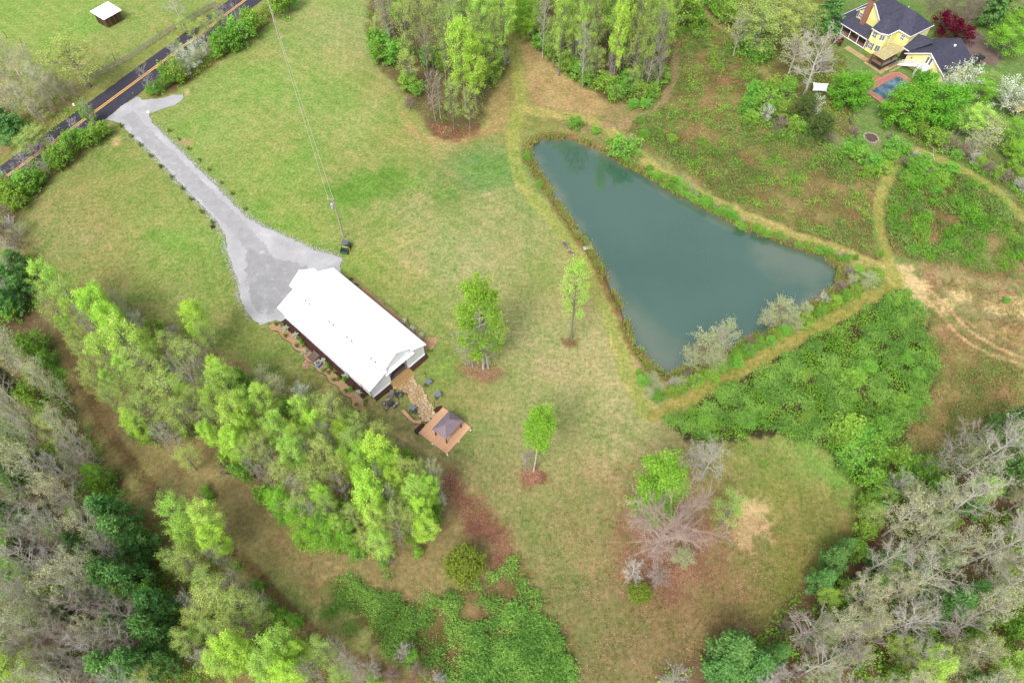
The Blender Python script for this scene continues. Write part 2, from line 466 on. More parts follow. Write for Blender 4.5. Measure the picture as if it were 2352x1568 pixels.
# mown paths: polyline, half width in survey units, colour
PATHS = [
    ([(1172, -20), (1172, 60), (1180, 110), (1192, 190), (1200, 250), (1176, 300), (1178, 350), (1192, 410), (1240, 470), (1300, 545), (1352, 620), (1392, 700), (1420, 790), (1450, 880), (1490, 950)], 17, (164, 172, 90)),
    ([(1200, 250), (1260, 262), (1330, 268), (1390, 290), (1440, 330), (1500, 385), (1560, 425), (1640, 465), (1730, 505), (1830, 545), (1930, 578), (2020, 612), (2060, 640)], 18, (178, 172, 102)),
    ([(1390, 290), (1450, 275), (1510, 250), (1550, 190), (1552, 120)], 10, (166, 146, 110)),
    ([(1620, 30), (1680, 80), (1740, 150), (1770, 185)], 12, (164, 154, 98)),
    ([(1500, 955), (1580, 915), (1700, 850), (1850, 768), (1980, 695), (2060, 650)], 15, (166, 160, 84)),
    ([(2060, 650), (2040, 600), (2020, 540), (2016, 470), (2040, 400), (2070, 350), (2110, 345), (2200, 385), (2280, 430), (2352, 500)], 13, (170, 170, 92)),
    ([(2100, 660), (2150, 710), (2200, 770), (2260, 810), (2352, 838)], 5.0, (214, 184, 132)),
    ([(2120, 655), (2172, 700), (2220, 755), (2280, 795), (2352, 822)], 5.0, (214, 184, 132)),
    ([(130, 700), (160, 820), (230, 960), (320, 1090), (420, 1200), (560, 1280), (640, 1380), (740, 1470), (860, 1530), (950, 1568)], 14, (134, 114, 78)),
    ([(1440, 760), (1452, 800), (1462, 850)], 5, (196, 172, 122)),
]

def ground_colour(X, Y):
    """base colour (as photographed), litter amount, roughness amount for ground points"""
    pts = np.array([G(a[0], a[1]) for a in LAWN]); cols = np.array([a[2:] for a in LAWN], float)
    gr = np.maximum(0, cols[:, 1] - cols[:, 0])
    rd = np.clip((cols[:, 0] - cols[:, 1]) / 12, 0, 1)
    cols = cols + np.stack([gr * .46 - 2 - rd * 4, 2 + gr * .02 + rd * 7, 3 + gr * .34 + rd * 5], 1)
    wx = (fbm(X * .12, Y * .12, 5) - .5) * 10; wy = (fbm(X * .12, Y * .12, 9) - .5) * 10
    acc = np.zeros(X.shape + (3,)); W = np.zeros(X.shape)
    for p, c in zip(pts, cols):
        w = 1.0 / (((X + wx - p[0]) ** 2 + (Y + wy - p[1]) ** 2) + 12.0) ** 1.6
        acc += w[..., None] * c; W += w
    base = acc / W[..., None]
    lit = np.zeros(X.shape); rough = np.zeros(X.shape)
    # drifting greener / drier patches of the lawn
    n1 = fbm(X * .16, Y * .16, 21, 5) - .5; n2 = fbm(X * .55, Y * .55, 33, 4) - .5
    base += n1[..., None] * np.array((38, 4, 24)) + n2[..., None] * np.array((34, 16, 26))
    # fallen-leaf drift over the lower lawn
    low = sstep(75, 38, Y) * sstep(-16, -2, X)
    lit = np.maximum(lit, low * (.08 + .5 * sstep(.45, .7, fbm(X * .3, Y * .3, 44))))
    for i, (pts_, colr, soft, warp, li, ro) in enumerate(ZONES):
        d = sdist(X, Y, poly(pts_), 9.0)
        d = d + (fbm(X * .5, Y * .5, 100 + i) - .5) * 2 * warp + (fbm(X * 1.7, Y * 1.7, 200 + i, 3) - .5) * warp * .7
        m = sstep(-soft, soft, d)
        cz = np.array(colr, float)
        if cz[1] < cz[0]: cz = cz * (np.array((1.16, 1.30, 1.24)) if i < 18 else np.array((1.02, 1.08, 1.08)))
        c = cz + (fbm(X * .35, Y * .35, 300 + i) - .5)[..., None] * np.array((40, 46, 30)) * (1 + ro * .5)
        if ro >= 1:
            c = c + (sstep(.5, .66, fbm(X * .22, Y * .22, 400 + i)) * .8)[..., None] * np.array((20, 2, 14))
        base = base * (1 - m[..., None]) + c * m[..., None]
        lit = lit * (1 - m) + li * m; rough = rough * (1 - m) + ro * m
    for i, (pl, hw, colr) in enumerate(PATHS):
        w = hw * MPP(pl[len(pl) // 2][0], pl[len(pl) // 2][1])
        P = smooth_poly(poly(pl), 2, closed=False)
        d = pline(X, Y, P) + (fbm(X * .6, Y * .6, 500 + i) - .5) * w * .9
        m = sstep(w * 1.15, w * .85, d) * ((.74 if i == 0 else .88) if w > 1 else .85)
        c = np.array(colr, float) + (fbm(X * .5, Y * .5, 600 + i) - .5)[..., None] * np.array((44, 20, 24))
        if w > 1.2:   # two worn wheel tracks
            c = c + (sstep(.35, .1, np.abs(d - w * .5)) * 14)[..., None] * np.array((1.2, .7, .7))
        base = base * (1 - m[..., None]) + c * m[..., None]
        lit *= 1 - m; rough *= 1 - m
    # faint mowing lines and old tyre tracks across the lawns
    lawn = sstep(.3, .05, rough) * (1 - sstep(.3, .6, lit))
    ph = (X * .62 + Y * .78) * 2.2 + 3 * fbm(X * .03, Y * .03, 801)
    base += (np.sin(ph) * 4.5 * lawn * sstep(.40, .60, fbm(X * .04, Y * .04, 802)))[..., None] * np.array((1.0, .6, .8))
    for i, pl in enumerate(([(430, 140), (520, 125), (640, 70), (760, 40)], [(780, 40), (770, 160), (800, 300), (870, 420), (1000, 460), (1170, 420)], [(790, 560), (880, 520), (1000, 450), (1170, 390)], [(800, 580), (900, 560), (1050, 480), (1190, 440)],
                            [(350, 330), (430, 450), (480, 560), (500, 660)], [(1180, 330), (1060, 330), (930, 330), (820, 260)], [(960, 1010), (1080, 1080), (1200, 1180), (1300, 1350)], [(1420, 900), (1380, 1020), (1400, 1150), (1380, 1300), (1420, 1500)], [(1440, 960), (1300, 1000), (1150, 980), (1060, 960)])):
        d = pline(X, Y, smooth_poly(poly(pl), 2, False)) + (fbm(X * .3, Y * .3, 820 + i) - .5) * .6
        for c0 in (.0, 1.7):
            m = sstep(.55, .1, np.abs(d - c0)) * lawn * (.3 + .7 * fbm(X * .1, Y * .1, 840 + i))
            base += (m * 16)[..., None] * np.array((1.0, .45, .6)) * (1 if i % 2 else -1)
    # road verge
    dr = np.abs((X - ROAD_A[0]) * ROAD_N[0] + (Y - ROAD_A[1]) * ROAD_N[1])
    m = sstep(7.5, 5.0, dr) * .75
    base = base * (1 - m[..., None]) + np.array((150, 152, 84)) * m[..., None]; lit *= 1 - m
    # sediment inside the pond, wet rim, reed-brown bank
    dp = sdist(X, Y, pond_w, 9.0)
    m = sstep(-1.5, -.5, dp + (fbm(X * .8, Y * .8, 700) - .5) * 1.6) * .85
    base = base * (1 - m[..., None]) + np.array((146, 118, 76)) * m[..., None]
    m = sstep(-.4, .6, dp)
    base = base * (1 - m[..., None]) + np.array((120, 106, 78)) * m[..., None]
    # plain pasture tone beyond the surveyed ground
    far = np.maximum(sstep(138, 150, np.abs(X)), np.maximum(sstep(180, 191, Y), sstep(12, 6.5, Y)))
    base = base * (1 - far[..., None]) + np.array((146, 160, 88)) * far[..., None]; lit = lit * (1 - far); rough = rough * (1 - far)
    return np.clip(base, 20, 235), lit, np.clip(rough, 0, 1), dp

def build_ground():
    fx = np.arange(-150, 150.01, .4); fy = np.arange(6, 192.01, .4)
    xs = np.concatenate([[-4000, -1500, -600, -300, -190], fx, [190, 300, 600, 1500, 4000]])
    ys = np.concatenate([[-4000, -1500, -400, -100, -30], fy, [230, 320, 600, 1500, 4000]])
    X, Y = np.meshgrid(xs, ys)
    base, lit, rough, dp = ground_colour(X, Y)
    Z = (fbm(X * .08, Y * .08, 3) - .5) * .10 + (fbm(X * .9, Y * .9, 4, 3) - .5) * (.03 + .12 * rough)
    Z = np.minimum(Z, .045) - .02
    Z = np.where(np.abs(X) > 160, -.05, Z)
    # flat under the drive, buildings and road
    Z -= sstep(-1.5, .5, dp) * .25
    Z = np.where(dp > 0, Z - np.minimum(1.8, dp * .42), Z)
    ny, nx = X.shape
    idx = np.arange(nx * ny).reshape(ny, nx)
    Fc = np.stack([idx[:-1, :-1], idx[:-1, 1:], idx[1:, 1:], idx[1:, :-1]], -1).reshape(-1, 4)
    V = np.stack([X, Y, Z], -1).reshape(-1, 3)
    c = lin(base.reshape(-1, 3)) / KALB
    col = np.concatenate([c, np.ones((len(c), 1))], 1)
    m, n, l, out = nmat('ground_cover')
    at = n.new('ShaderNodeAttribute'); at.attribute_name = 'base'
    a2 = n.new('ShaderNodeAttribute'); a2.attribute_name = 'litter'
    tc = n.new('ShaderNodeTexCoord'); vec = tc.outputs['Object']
    nA = noise(n, l, vec, 1.55, 7.0, .86)
    nB = noise(n, l, vec, .5, 5.0, .75)
    nC = noise(n, l, vec, 11.0, 3.0, .7)
    k = ramp(n, l, nA, [(.32, (.40, .47, .34, 1)), (.5, (.97, .98, .95, 1)), (.68, (1.60, 1.46, 1.70, 1))])
    cc = mix(n, l, at.outputs['Color'], k, 1.0, 'MULTIPLY')
    k2 = ramp(n, l, nB, [(.3, (.74, .90, .70, 1)), (.7, (1.26, 1.08, 1.26, 1))])
    cc = mix(n, l, cc, k2, 1.0, 'MULTIPLY')
    # fallen leaves: red-brown and pale flecks where the litter attribute asks for them
    sp = ramp(n, l, nC, [(.50, (0, 0, 0, 1)), (.60, (1, 1, 1, 1))])
    mm = n.new('ShaderNodeMath'); mm.operation = 'MULTIPLY'
    l.new(sp, mm.inputs[0]); l.new(a2.outputs['Fac'], mm.inputs[1])
    lc = ramp(n, l, noise(n, l, vec, 7.0, 2.0), [(.35, alb(104, 66, 54)), (.55, alb(148, 108, 84)), (.72, alb(204, 172, 144))])
    m8 = n.new('ShaderNodeMath'); m8.operation = 'MULTIPLY'; m8.inputs[1].default_value = .55
    l.new(mm.outputs[0], m8.inputs[0])
    cc = mix(n, l, cc, lc, m8.outputs[0])
    b = n.new('ShaderNodeBsdfPrincipled')
    l.new(cc, b.inputs['Base Color']); b.inputs['Roughness'].default_value = .95; b.inputs['Specular IOR Level'].default_value = .1
    bp = n.new('ShaderNodeBump'); bp.inputs['Strength'].default_value = .7; bp.inputs['Distance'].default_value = .12
    l.new(nA, bp.inputs['Height']); l.new(bp.outputs[0], b.inputs['Normal'])
    l.new(b.outputs[0], out.inputs['Surface'])
    me = np_mesh('ground', V, Fc, m, {'base': col, 'litter': lit.ravel()}, smooth=True)
    tag(link('ground', me), kind='structure')
build_ground()

# ------------------------------------------------------------------ pond water
def build_pond():
    P = np.array(pond_w)
    xs = np.arange(P[:, 0].min() - 1, P[:, 0].max() + 1, .6); ys = np.arange(P[:, 1].min() - 1, P[:, 1].max() + 1, .6)
    X, Y = np.meshgrid(xs, ys)
    d = sdist(X, Y, pond_w, 9.0)
    keep = (d[:-1, :-1] > -.8) | (d[1:, 1:] > -.8)
    idx = np.arange(X.size).reshape(X.shape)
    Fc = np.stack([idx[:-1, :-1], idx[:-1, 1:], idx[1:, 1:], idx[1:, :-1]], -1)[keep]
    V = np.stack([X, Y, np.full(X.shape, -.50)], -1).reshape(-1, 3)
    # silt cloud along the shores (suspended sediment, strongest in the shallow corners)
    lowL = sdist(X, Y, poly([(1440, 690), (1560, 800), (1570, 860), (1480, 850), (1430, 740)]), 9.0)
    sh = sstep(3.0, .2, d + (fbm(X * .22, Y * .22, 41) - .5) * 4.5) * .5
    sh = np.maximum(sh, sstep(-3, 3, lowL + (fbm(X * .3, Y * .3, 42) - .5) * 5) * .40)
    top = sdist(X, Y, poly([(1640, 480), (1900, 570), (1930, 620), (1900, 680), (1800, 640), (1700, 570)]), 9.0)
    sh = np.maximum(sh, sstep(-2, 5, top + (fbm(X * .25, Y * .25, 43) - .5) * 10) * .35)
    deep = fbm(X * .06, Y * .06, 46)
    m, n, l, out = nmat('murky_water')
    at = n.new('ShaderNodeAttribute'); at.attribute_name = 'silt'
    a2 = n.new('ShaderNodeAttribute'); a2.attribute_name = 'cloud'
    deepc = mix(n, l, alb(58, 98, 82), alb(78, 114, 98), a2.outputs['Fac'])
    c = mix(n, l, deepc, alb(140, 142, 118), at.outputs['Fac'])
    b = n.new('ShaderNodeBsdfPrincipled')
    l.new(c, b.inputs['Base Color']); b.inputs['Roughness'].default_value = .04; b.inputs['IOR'].default_value = 1.75; b.inputs['Specular IOR Level'].default_value = .9
    tc = n.new('ShaderNodeTexCoord')
    bp = n.new('ShaderNodeBump'); bp.inputs['Strength'].default_value = .03; bp.inputs['Distance'].default_value = .04
    l.new(noise(n, l, tc.outputs['Object'], 1.6, 3.0), bp.inputs['Height']); l.new(bp.outputs[0], b.inputs['Normal'])
    l.new(b.outputs[0], out.inputs['Surface'])
    tag(link('pond_water', np_mesh('pond_water', V, Fc, m, {'silt': np.clip(sh, 0, 1).ravel(), 'cloud': deep.ravel()})), kind='structure')
build_pond()

# ------------------------------------------------------------------ road, markings, gravel drive
def strip(name, pts0, pts1, z, mat):
    mb = MB()
    n = len(pts0)
    mb.add([(p[0], p[1], z) for p in pts0] + [(p[0], p[1], z) for p in pts1], [(i, i + 1, n + i + 1, n + i) for i in range(n - 1)])
    me = mb.mesh(name, mat)
    if me.polygons and me.polygons[0].normal.z < 0: me.flip_normals()
    return me
def road_line(off, jit=0.0, seed=0, t0=-400, t1=400, step=1.0):
    rg = np.random.default_rng(seed)
    out = []
    for t in np.arange(t0, t1 + .1, step):
        p = ROAD_A + ROAD_D * t + ROAD_N * (off + (.000132 * min(abs(t), 150) ** 2 if abs(t) < 150 else .000132 * 150 * (2 * abs(t) - 150)) + rg.normal(0, jit))
        out.append((p[0], p[1]))
    return out
asphalt = pm('asphalt', alb(70, 66, 86), alb(54, 51, 68), .6, .8, .3, 30, stretch=(1, 1, 1))
tag(link('road', strip('road', road_line(-3.9, .06, 1), road_line(3.7, .06, 2), .045, asphalt)), kind='structure')
yl = pm('road_paint', alb(244, 196, 104, 1.4), alb(226, 176, 88, 1.4), 5, .7)
mb = MB()
for a, b_ in ((-.36, -.12), (.12, .36)):
    p0, p1 = road_line(a), road_line(b_)
    n0 = len(p0)
    mb.add([(p[0], p[1], .053) for p in p0] + [(p[0], p[1], .053) for p in p1], [(i, n0 + i, n0 + i + 1, i + 1)[::-1] for i in range(n0 - 1)])
me = mb.mesh('road_marking', yl)
if me.polygons[0].normal.z < 0: me.flip_normals()
tag(link('road_marking', me), kind='structure')

def sheet(name, pts, z, mat, edge=.0, kind='structure', attrs=None):
    """flat sheet with the given outline and a low battered edge"""
    import bmesh
    bm = bmesh.new()
    vs = [bm.verts.new((p[0], p[1], z)) for p in pts]
    f = bm.faces.new(vs)
    if f.normal.z < 0: f.normal_flip()
    if edge:
        r = bmesh.ops.extrude_edge_only(bm, edges=list(f.edges))
        cx = sum(p[0] for p in pts) / len(pts); cy = sum(p[1] for p in pts) / len(pts)
        for v in [g for g in r['geom'] if isinstance(g, bmesh.types.BMVert)]:
            v.co.z = z - edge
    bmesh.ops.triangulate(bm, faces=[f])
    me = bpy.data.meshes.new(name); bm.to_mesh(me); bm.free()
    me.materials.append(mat)
    o = link(name, me)
    if kind: o['kind'] = kind
    return o

def gravel_mat():
    m, n, l, out = nmat('gravel')
    tc = n.new('ShaderNodeTexCoord'); vec = tc.outputs['Object']
    big = noise(n, l, vec, .22, 5.0, .6)
    c = ramp(n, l, big, [(.35, alb(184, 184, 186)), (.55, alb(198, 198, 201)), (.72, alb(214, 214, 217))])
    fine = noise(n, l, vec, 9.0, 3.0, .8)
    k = ramp(n, l, fine, [(.3, (.78, .78, .78, 1)), (.7, (1.2, 1.2, 1.2, 1))])
    c = mix(n, l, c, k, 1.0, 'MULTIPLY')
    b = n.new('ShaderNodeBsdfPrincipled'); b.inputs['Roughness'].default_value = .95; b.inputs['Specular IOR Level'].default_value = .1
    l.new(c, b.inputs['Base Color'])
    bp = n.new('ShaderNodeBump'); bp.inputs['Strength'].default_value = .5; bp.inputs['Distance'].default_value = .05
    l.new(fine, bp.inputs['Height']); l.new(bp.outputs[0], b.inputs['Normal'])
    l.new(b.outputs[0], out.inputs['Surface'])
    return m
GRAVEL = gravel_mat()
sheet('gravel_driveway', ragged(drive_w, .45, .10, 5), .062, GRAVEL, .09)
# compacted darker running strip and turning area of the drive
def run_strip():
    P = smooth_poly(poly([(292, 262), (330, 305), (385, 358), (440, 415), (495, 470), (545, 520), (590, 570), (620, 620)]), 2, False)
    P = np.array(P); d = np.gradient(P, axis=0); d /= np.linalg.norm(d, axis=1)[:, None]; nn = np.stack([-d[:, 1], d[:, 0]], 1)
    w = np.linspace(1.4, 1.7, len(P))[:, None]
    out = [tuple(p) for p in P + nn * w] + [tuple(p) for p in (P - nn * w)[::-1]]
    gm2 = pm('compacted_gravel', alb(182, 182, 184), alb(164, 164, 167), .5, .95, .4, 16, wear=(alb(206, 206, 209), .6, .56))
    sheet('compacted_drive', ragged(out, .5, .16, 31), .068, gm2)
    sheet('compacted_turning_area', ragged(smooth_poly(poly([(560, 570), (620, 590), (700, 610), (740, 640), (640, 700), (620, 725), (585, 715), (565, 640)]), 2), .5, .25, 32), .074, gm2)
run_strip()
# loose pale stone banked along the drive's edges
def gravel_bank():
    rg = np.random.default_rng(8)
    C = []
    side = [(300, 307), (353, 354), (387, 390), (423, 430), (467, 474), (503, 514), (517, 540), (524, 580), (540, 625), (550, 655), (552, 684), (582, 735)]
    side2 = [(345, 285), (393, 330), (443, 380), (493, 426), (530, 466), (563, 500), (600, 521), (655, 545), (690, 562), (720, 576), (768, 590), (786, 596)]
    for pl, nn in ((side, 2600), (side2, 3300)):
        P = np.array(poly(pl)); seg = np.linalg.norm(P[1:] - P[:-1], axis=1); cum = np.concatenate([[0], np.cumsum(seg)])
        t = rg.uniform(0, cum[-1], nn); i = np.clip(np.searchsorted(cum, t) - 1, 0, len(seg) - 1)
        q = P[i] + (P[i + 1] - P[i]) * ((t - cum[i]) / seg[i])[:, None]
        C.append(q + rg.normal(0, .55, (nn, 2)))
    C = np.concatenate(C); N = len(C)
    s = rg.uniform(.05, .13, N)
    base = np.array([(1, 0, 0), (0, 1, 0), (-1, 0, 0), (0, -1, 0), (0, 0, .8)], float)
    a = rg.uniform(0, 6.28, N); ca, sa = np.cos(a), np.sin(a)
    V = np.zeros((N, 5, 3))
    V[..., 0] = C[:, None, 0] + s[:, None] * (base[:, 0] * ca[:, None] - base[:, 1] * sa[:, None])
    V[..., 1] = C[:, None, 1] + s[:, None] * (base[:, 0] * sa[:, None] + base[:, 1] * ca[:, None])
    V[..., 2] = .05 + s[:, None] * base[:, 2]
    f = np.array([(0, 1, 4), (1, 2, 4), (2, 3, 4), (3, 0, 4)])
    Fc = (np.arange(N)[:, None, None] * 5 + f[None]).reshape(-1, 3)
    o = link('loose_gravel', np_mesh('loose_gravel', V.reshape(-1, 3), Fc, pm('pale_stone', alb(214, 214, 218), alb(186, 186, 190), 3, .9)))
    tag(o, 'pale loose stone heaped along both edges of the gravel drive', 'gravel', kind='stuff')
gravel_bank()
# ------------------------------------------------------------------ shared surfaces
WHITE = pm('white_metal_roof', (.86, .87, .88, 1), (.80, .81, .83, 1), .5, .45)
WSIDE = pm('white_siding', (.74, .77, .80, 1), (.68, .71, .75, 1), .8, .6, .15, 8, stretch=(1, 1, .15))
TRIM = pm('white_trim', (.80, .80, .80, 1), (.72, .72, .72, 1), 2, .5)
DARK = pm('dark_window_glass', (.03, .035, .045, 1), (.02, .022, .03, 1), 1, .12)
BLACK = pm('black_metal', (.018, .018, .02, 1), (.03, .03, .032, 1), 5, .45)
GREYT = pm('grey_table_top', alb(132, 142, 160), alb(110, 120, 138), 2.5, .5)
MULCH = pm('dark_mulch', alb(88, 50, 40), alb(58, 32, 28), 8, .95, .9, 20)
MULCHO = pm('orange_mulch', alb(214, 178, 136, 1.5), alb(150, 112, 80, 1.5), 7, .95, .9, 18)
EDGE = pm('dark_edging', (.03, .024, .022, 1), (.05, .04, .035, 1), 6, .8)
TIMBER = pm('weathered_timber', alb(122, 100, 76), alb(92, 74, 56), 3, .85, .4, 20, stretch=(1, 8, 1))
PLANKY = pm('yellow_pine_plank', alb(206, 170, 112), alb(176, 138, 82), 2, .75, .3, 14, stretch=(.4, 6, 1))
PLANKG = pm('grey_brown_plank', alb(138, 120, 108), alb(108, 90, 80), 2, .8, .3, 14, stretch=(.4, 6, 1))
DECKW = pm('cedar_deck_board', alb(232, 184, 144, 1.5), alb(218, 168, 128, 1.5), 1.2, .6, .2, 12, stretch=(.5, 5, 1), wear=(alb(204, 138, 82), .55, .66))
CEDARP = pm('brown_stained_post', alb(140, 84, 52), alb(110, 64, 40), 2, .6, .2, 12)
STONES = [pm('sandstone_%s' % k, c1, c2, 2.2, .85, .5, 9) for k, c1, c2 in (
    ('tan', alb(216, 190, 146), alb(190, 160, 116)), ('cream', alb(226, 206, 170), alb(200, 176, 136)), ('pink', alb(214, 182, 152), alb(186, 150, 120)), ('ochre', alb(210, 178, 118), alb(180, 146, 90)))]
BARK = pm('grey_bark', alb(172, 164, 154), alb(122, 114, 104), 2.5, .9, .5, 10)
CURTAIN = pm('lilac_white_curtain', alb(206, 206, 238), alb(180, 180, 222), 2, .8)

# ------------------------------------------------------------------ white event barn (x across the front, y towards the drive)
BO = (-18.59, 60.29); BA = math.atan2(.732, .681)
barn = thing('event_barn', (BO[0], BO[1], 0), BA, 'large white metal-roofed barn with open curtained porch, standing at the end of the gravel drive', 'barn')
L = 24.6
EL, ER, BKL, BKR, RG = -6.18, 6.18, -2.2, 3.1, .45
ZE, ZB, ZR = 2.85, 4.45, 6.25
WL, WR, WF, WB = -5.78, 5.78, .35, L - .5      # wall planes
def roof(name, pts, th=.12):
    return MB().slab(pts, th).build(name, WHITE, barn)
def seams(pa, pb, pc, pd, n, host):
    """raised seams running from the edge pa-pb to the edge pd-pc"""
    mb = MB()
    for i in range(n + 1):
        t = i / n
        p = Vector(pa).lerp(Vector(pb), t); q = Vector(pd).lerp(Vector(pc), t)
        mb.bar(p + Vector((0, 0, .03)), q + Vector((0, 0, .03)), .04, .05)
    return mb.build('roof_seams', WHITE, host, kind='stuff')
r = roof('side_roof', [(EL, 0, ZE), (BKL, 0, ZB), (BKL, L, ZB), (EL, L, ZE)][::-1]); seams((EL, 0, ZE), (EL, L, ZE), (BKL, L, ZB), (BKL, 0, ZB), 40, r)
r = roof('side_roof', [(BKR, 0, ZB), (ER, 0, ZE), (ER, L, ZE), (BKR, L, ZB)][::-1]); seams((ER, 0, ZE), (ER, L, ZE), (BKR, L, ZB), (BKR, 0, ZB), 40, r)
r = roof('centre_roof', [(BKL, .42, ZB + .04), (RG, .42, ZR), (RG, L + 1.1, ZR), (BKL, L + 1.1, ZB + .04)][::-1]); seams((BKL, .42, ZB), (BKL, L + 1.1, ZB), (RG, L + 1.1, ZR), (RG, .42, ZR), 40, r)
r = roof('centre_roof', [(RG, .42, ZR), (BKR, .42, ZB + .04), (BKR, L + 1.1, ZB + .04), (RG, L + 1.1, ZR)][::-1]); seams((BKR, .42, ZB), (BKR, L + 1.1, ZB), (RG, L + 1.1, ZR), (RG, .42, ZR), 40, r)
MB().bar((RG, .4, ZR + .05), (RG, L + 1.15, ZR + .05), .34, .08).build('ridge_cap', WHITE, barn)
MB().slab([(BKL - .5, -.06, 3.42), (BKR + .5, -.06, 3.42), (BKR + .2, .5, 3.72), (BKL - .2, .5, 3.72)], .1).build('porch_eave', WHITE, barn)
for y in (2.6, 3.7, 8.6, 9.8, 13.4, 14.5, 19.8, 20.9):
    MB().box((BKL - .16, y, ZB + .04), (.2, .45, .14)).build('roof_vent', pm('dark_vent', (.035, .035, .035, 1)), barn)
for x, y, z in ((-4.2, .9, 3.6), (3.6, 2.0, 4.1)):
    MB().tube((x, y, z), (x, y, z + .3), .06).build('vent_pipe', TRIM, barn)
# walls
sz = lambda x: min(ZB - .2, ZE - .12 + (x - EL) / (BKL - EL) * (ZB - ZE) if x < 0 else ZE - .12 + (ER - x) / (ER - BKR) * (ZB - ZE))
def gable_panel(x0, x1, name='wall_panel', y0=WF, y1=WF + .14):
    z0, z1 = sz(x0) - .05, sz(x1) - .05
    v = [(x0, y0, .3), (x1, y0, .3), (x1, y0, z1), (x0, y0, z0), (x0, y1, .3), (x1, y1, .3), (x1, y1, z1), (x0, y1, z0)]
    MB().add(v, [(0, 1, 2, 3), (5, 4, 7, 6), (1, 5, 6, 2), (4, 0, 3, 7), (3, 2, 6, 7), (4, 5, 1, 0)]).build(name, WSIDE, barn)
OPL, OPR = -1.85, 1.95                                 # porch opening
xs = [WL, -3.85, OPL]
for a, b_ in zip(xs[:-1], xs[1:]): gable_panel(a + .01, b_ - .01)
xs = [OPR, 3.9, WR]
for a, b_ in zip(xs[:-1], xs[1:]): gable_panel(a + .01, b_ - .01)
for x in (WL + .05, -3.85, OPL, OPR, 3.9, WR - .05):
    MB().box((x, WF - .012, (sz(x) + .3) / 2), (.09, .03, sz(x) - .4)).build('corner_board', TRIM, barn)
MB().box(((OPL + OPR) / 2, WF - .03, 3.3), (OPR - OPL + .1, .14, .26)).build('porch_beam', TRIM, barn)
for a, b_ in ((WL - .02, OPL - .1), (OPR + .1, WR + .02)):
    MB().box(((a + b_) / 2, WF - .04, .2), (b_ - a, .12, .24)).build('skirt_board', TRIM, barn)
MB().slab([(BKL + .1, .54, 3.6), (BKR - .1, .54, 3.6), (BKR - .1, .54, ZB - .05), (RG, .54, ZR - .1), (BKL + .1, .54, ZB - .05)], .12).build('gable_wall', WSIDE, barn)
for x0, x1 in ((WL, WL + .14), (WR - .14, WR)):
    MB().b2(x0, x1, WF + .15, WB, .3, ZE - .15).build('side_wall', WSIDE, barn)
    MB().b2(x0 - .02, x1 + .02, WF + .15, WB, .03, .29).build('skirt_board', TRIM, barn)
MB().b2(WL + .15, WR - .15, WB - .14, WB, .05, ZE - .2).build('rear_wall', WSIDE, barn)
MB().slab([(WL + .2, WB - .05, ZE - .2), (WR - .2, WB - .05, ZE - .2), (BKR, WB - .05, ZB - .15), (RG, WB - .05, ZR - .2), (BKL, WB - .05, ZB - .15)][::-1], .1).build('rear_gable', WSIDE, barn)
# dark windows along the left wall, with an awning strip between each pair
for y in (2.5, 4.3, 8.3, 10.1, 18.9, 20.9):
    w = MB().b2(WL - .03, WL - .003, y - .42, y + .42, 1.15, 2.25).build('window', DARK, barn)
    fr = MB()
    for yy in (y - .45, y + .45): fr.box((WL - .04, yy, 1.7), (.07, .07, 1.2))
    for zz in (1.12, 2.28): fr.box((WL - .04, y, zz), (.07, .96, .07))
    fr.build('window_frame', TRIM, w)
for y in (3.4, 9.2, 19.9):
    MB().box((WL - .06, y, 2.3), (.1, 1.2, .05)).build('window_head', BLACK, barn)
dr = MB().b2(WL - .04, WL - .003, 11.75, 12.7, .5, 2.5).build('side_door', TRIM, barn)
MB().tube((WL - .08, 12.6, 1.4), (WL - .02, 12.6, 1.4), .04).build('door_handle', BLACK, dr)
for y in (.75, 3.2):
    MB().tube((WL - .14, y - .35, .1), (WL - .14, y - .35, 2.6), .05).build('downspout', BLACK, barn)
# porch floor, curtains
for i in range(14):
    y = .36 + i * .19
    MB().box(((OPL + OPR) / 2, y + .09, .42), (OPR - OPL - .1, .175, .05)).build('porch_plank', PLANKG, barn)
MB().b2(OPL + .1, OPR - .1, 3.0, 3.1, .3, 3.8).build('inner_wall', PLANKG, barn)
def curtain(side):
    mb = MB(); n = 9
    x0 = OPL if side < 0 else OPR
    prof = [(3.42, 1.35), (2.9, 1.05), (2.2, .72), (1.5, .30), (1.0, .22), (.5, .34)]
    rows = []
    for z, w in prof:
        rows.append([(x0 - side * w * t / n, .55 + .06 * math.sin(t * 2.2), z) for t in range(n + 1)])
    vs = [p for r_ in rows for p in r_]
    k = n + 1
    mb.add(vs, [(i * k + j, i * k + j + 1, (i + 1) * k + j + 1, (i + 1) * k + j) for i in range(len(prof) - 1) for j in range(n)])
    o = mb.build('curtain', CURTAIN, barn)
    m = o.modifiers.new('solid', 'SOLIDIFY'); m.thickness = .02
curtain(-1); curtain(1)
# porch steps
for i in range(5):
    MB().box(((OPL + OPR) / 2 - .05, .18 - i * .34, .40 - i * .075), (OPR - OPL + .25, .30, .07)).build('step_tread', PLANKY, barn)
MB().b2(OPL + .05, OPR - .1, -1.2, .1, .02, .12).build('step_base', EDGE, barn)
# concrete pad by the rear porch
pad = MB().b2(-5.2, -1.6, L - .3, L + 1.9, .07, .17).build('entry_pad', pm('concrete_pad', alb(208, 206, 196), alb(188, 186, 176), 1.5, .9, .2, 10), barn)

bx = Matrix.Translation((BO[0], BO[1], 0)) @ Matrix.Rotation(BA, 4, 'Z')
def bw(x, y): p = bx @ Vector((x, y, 0)); return (p.x, p.y)
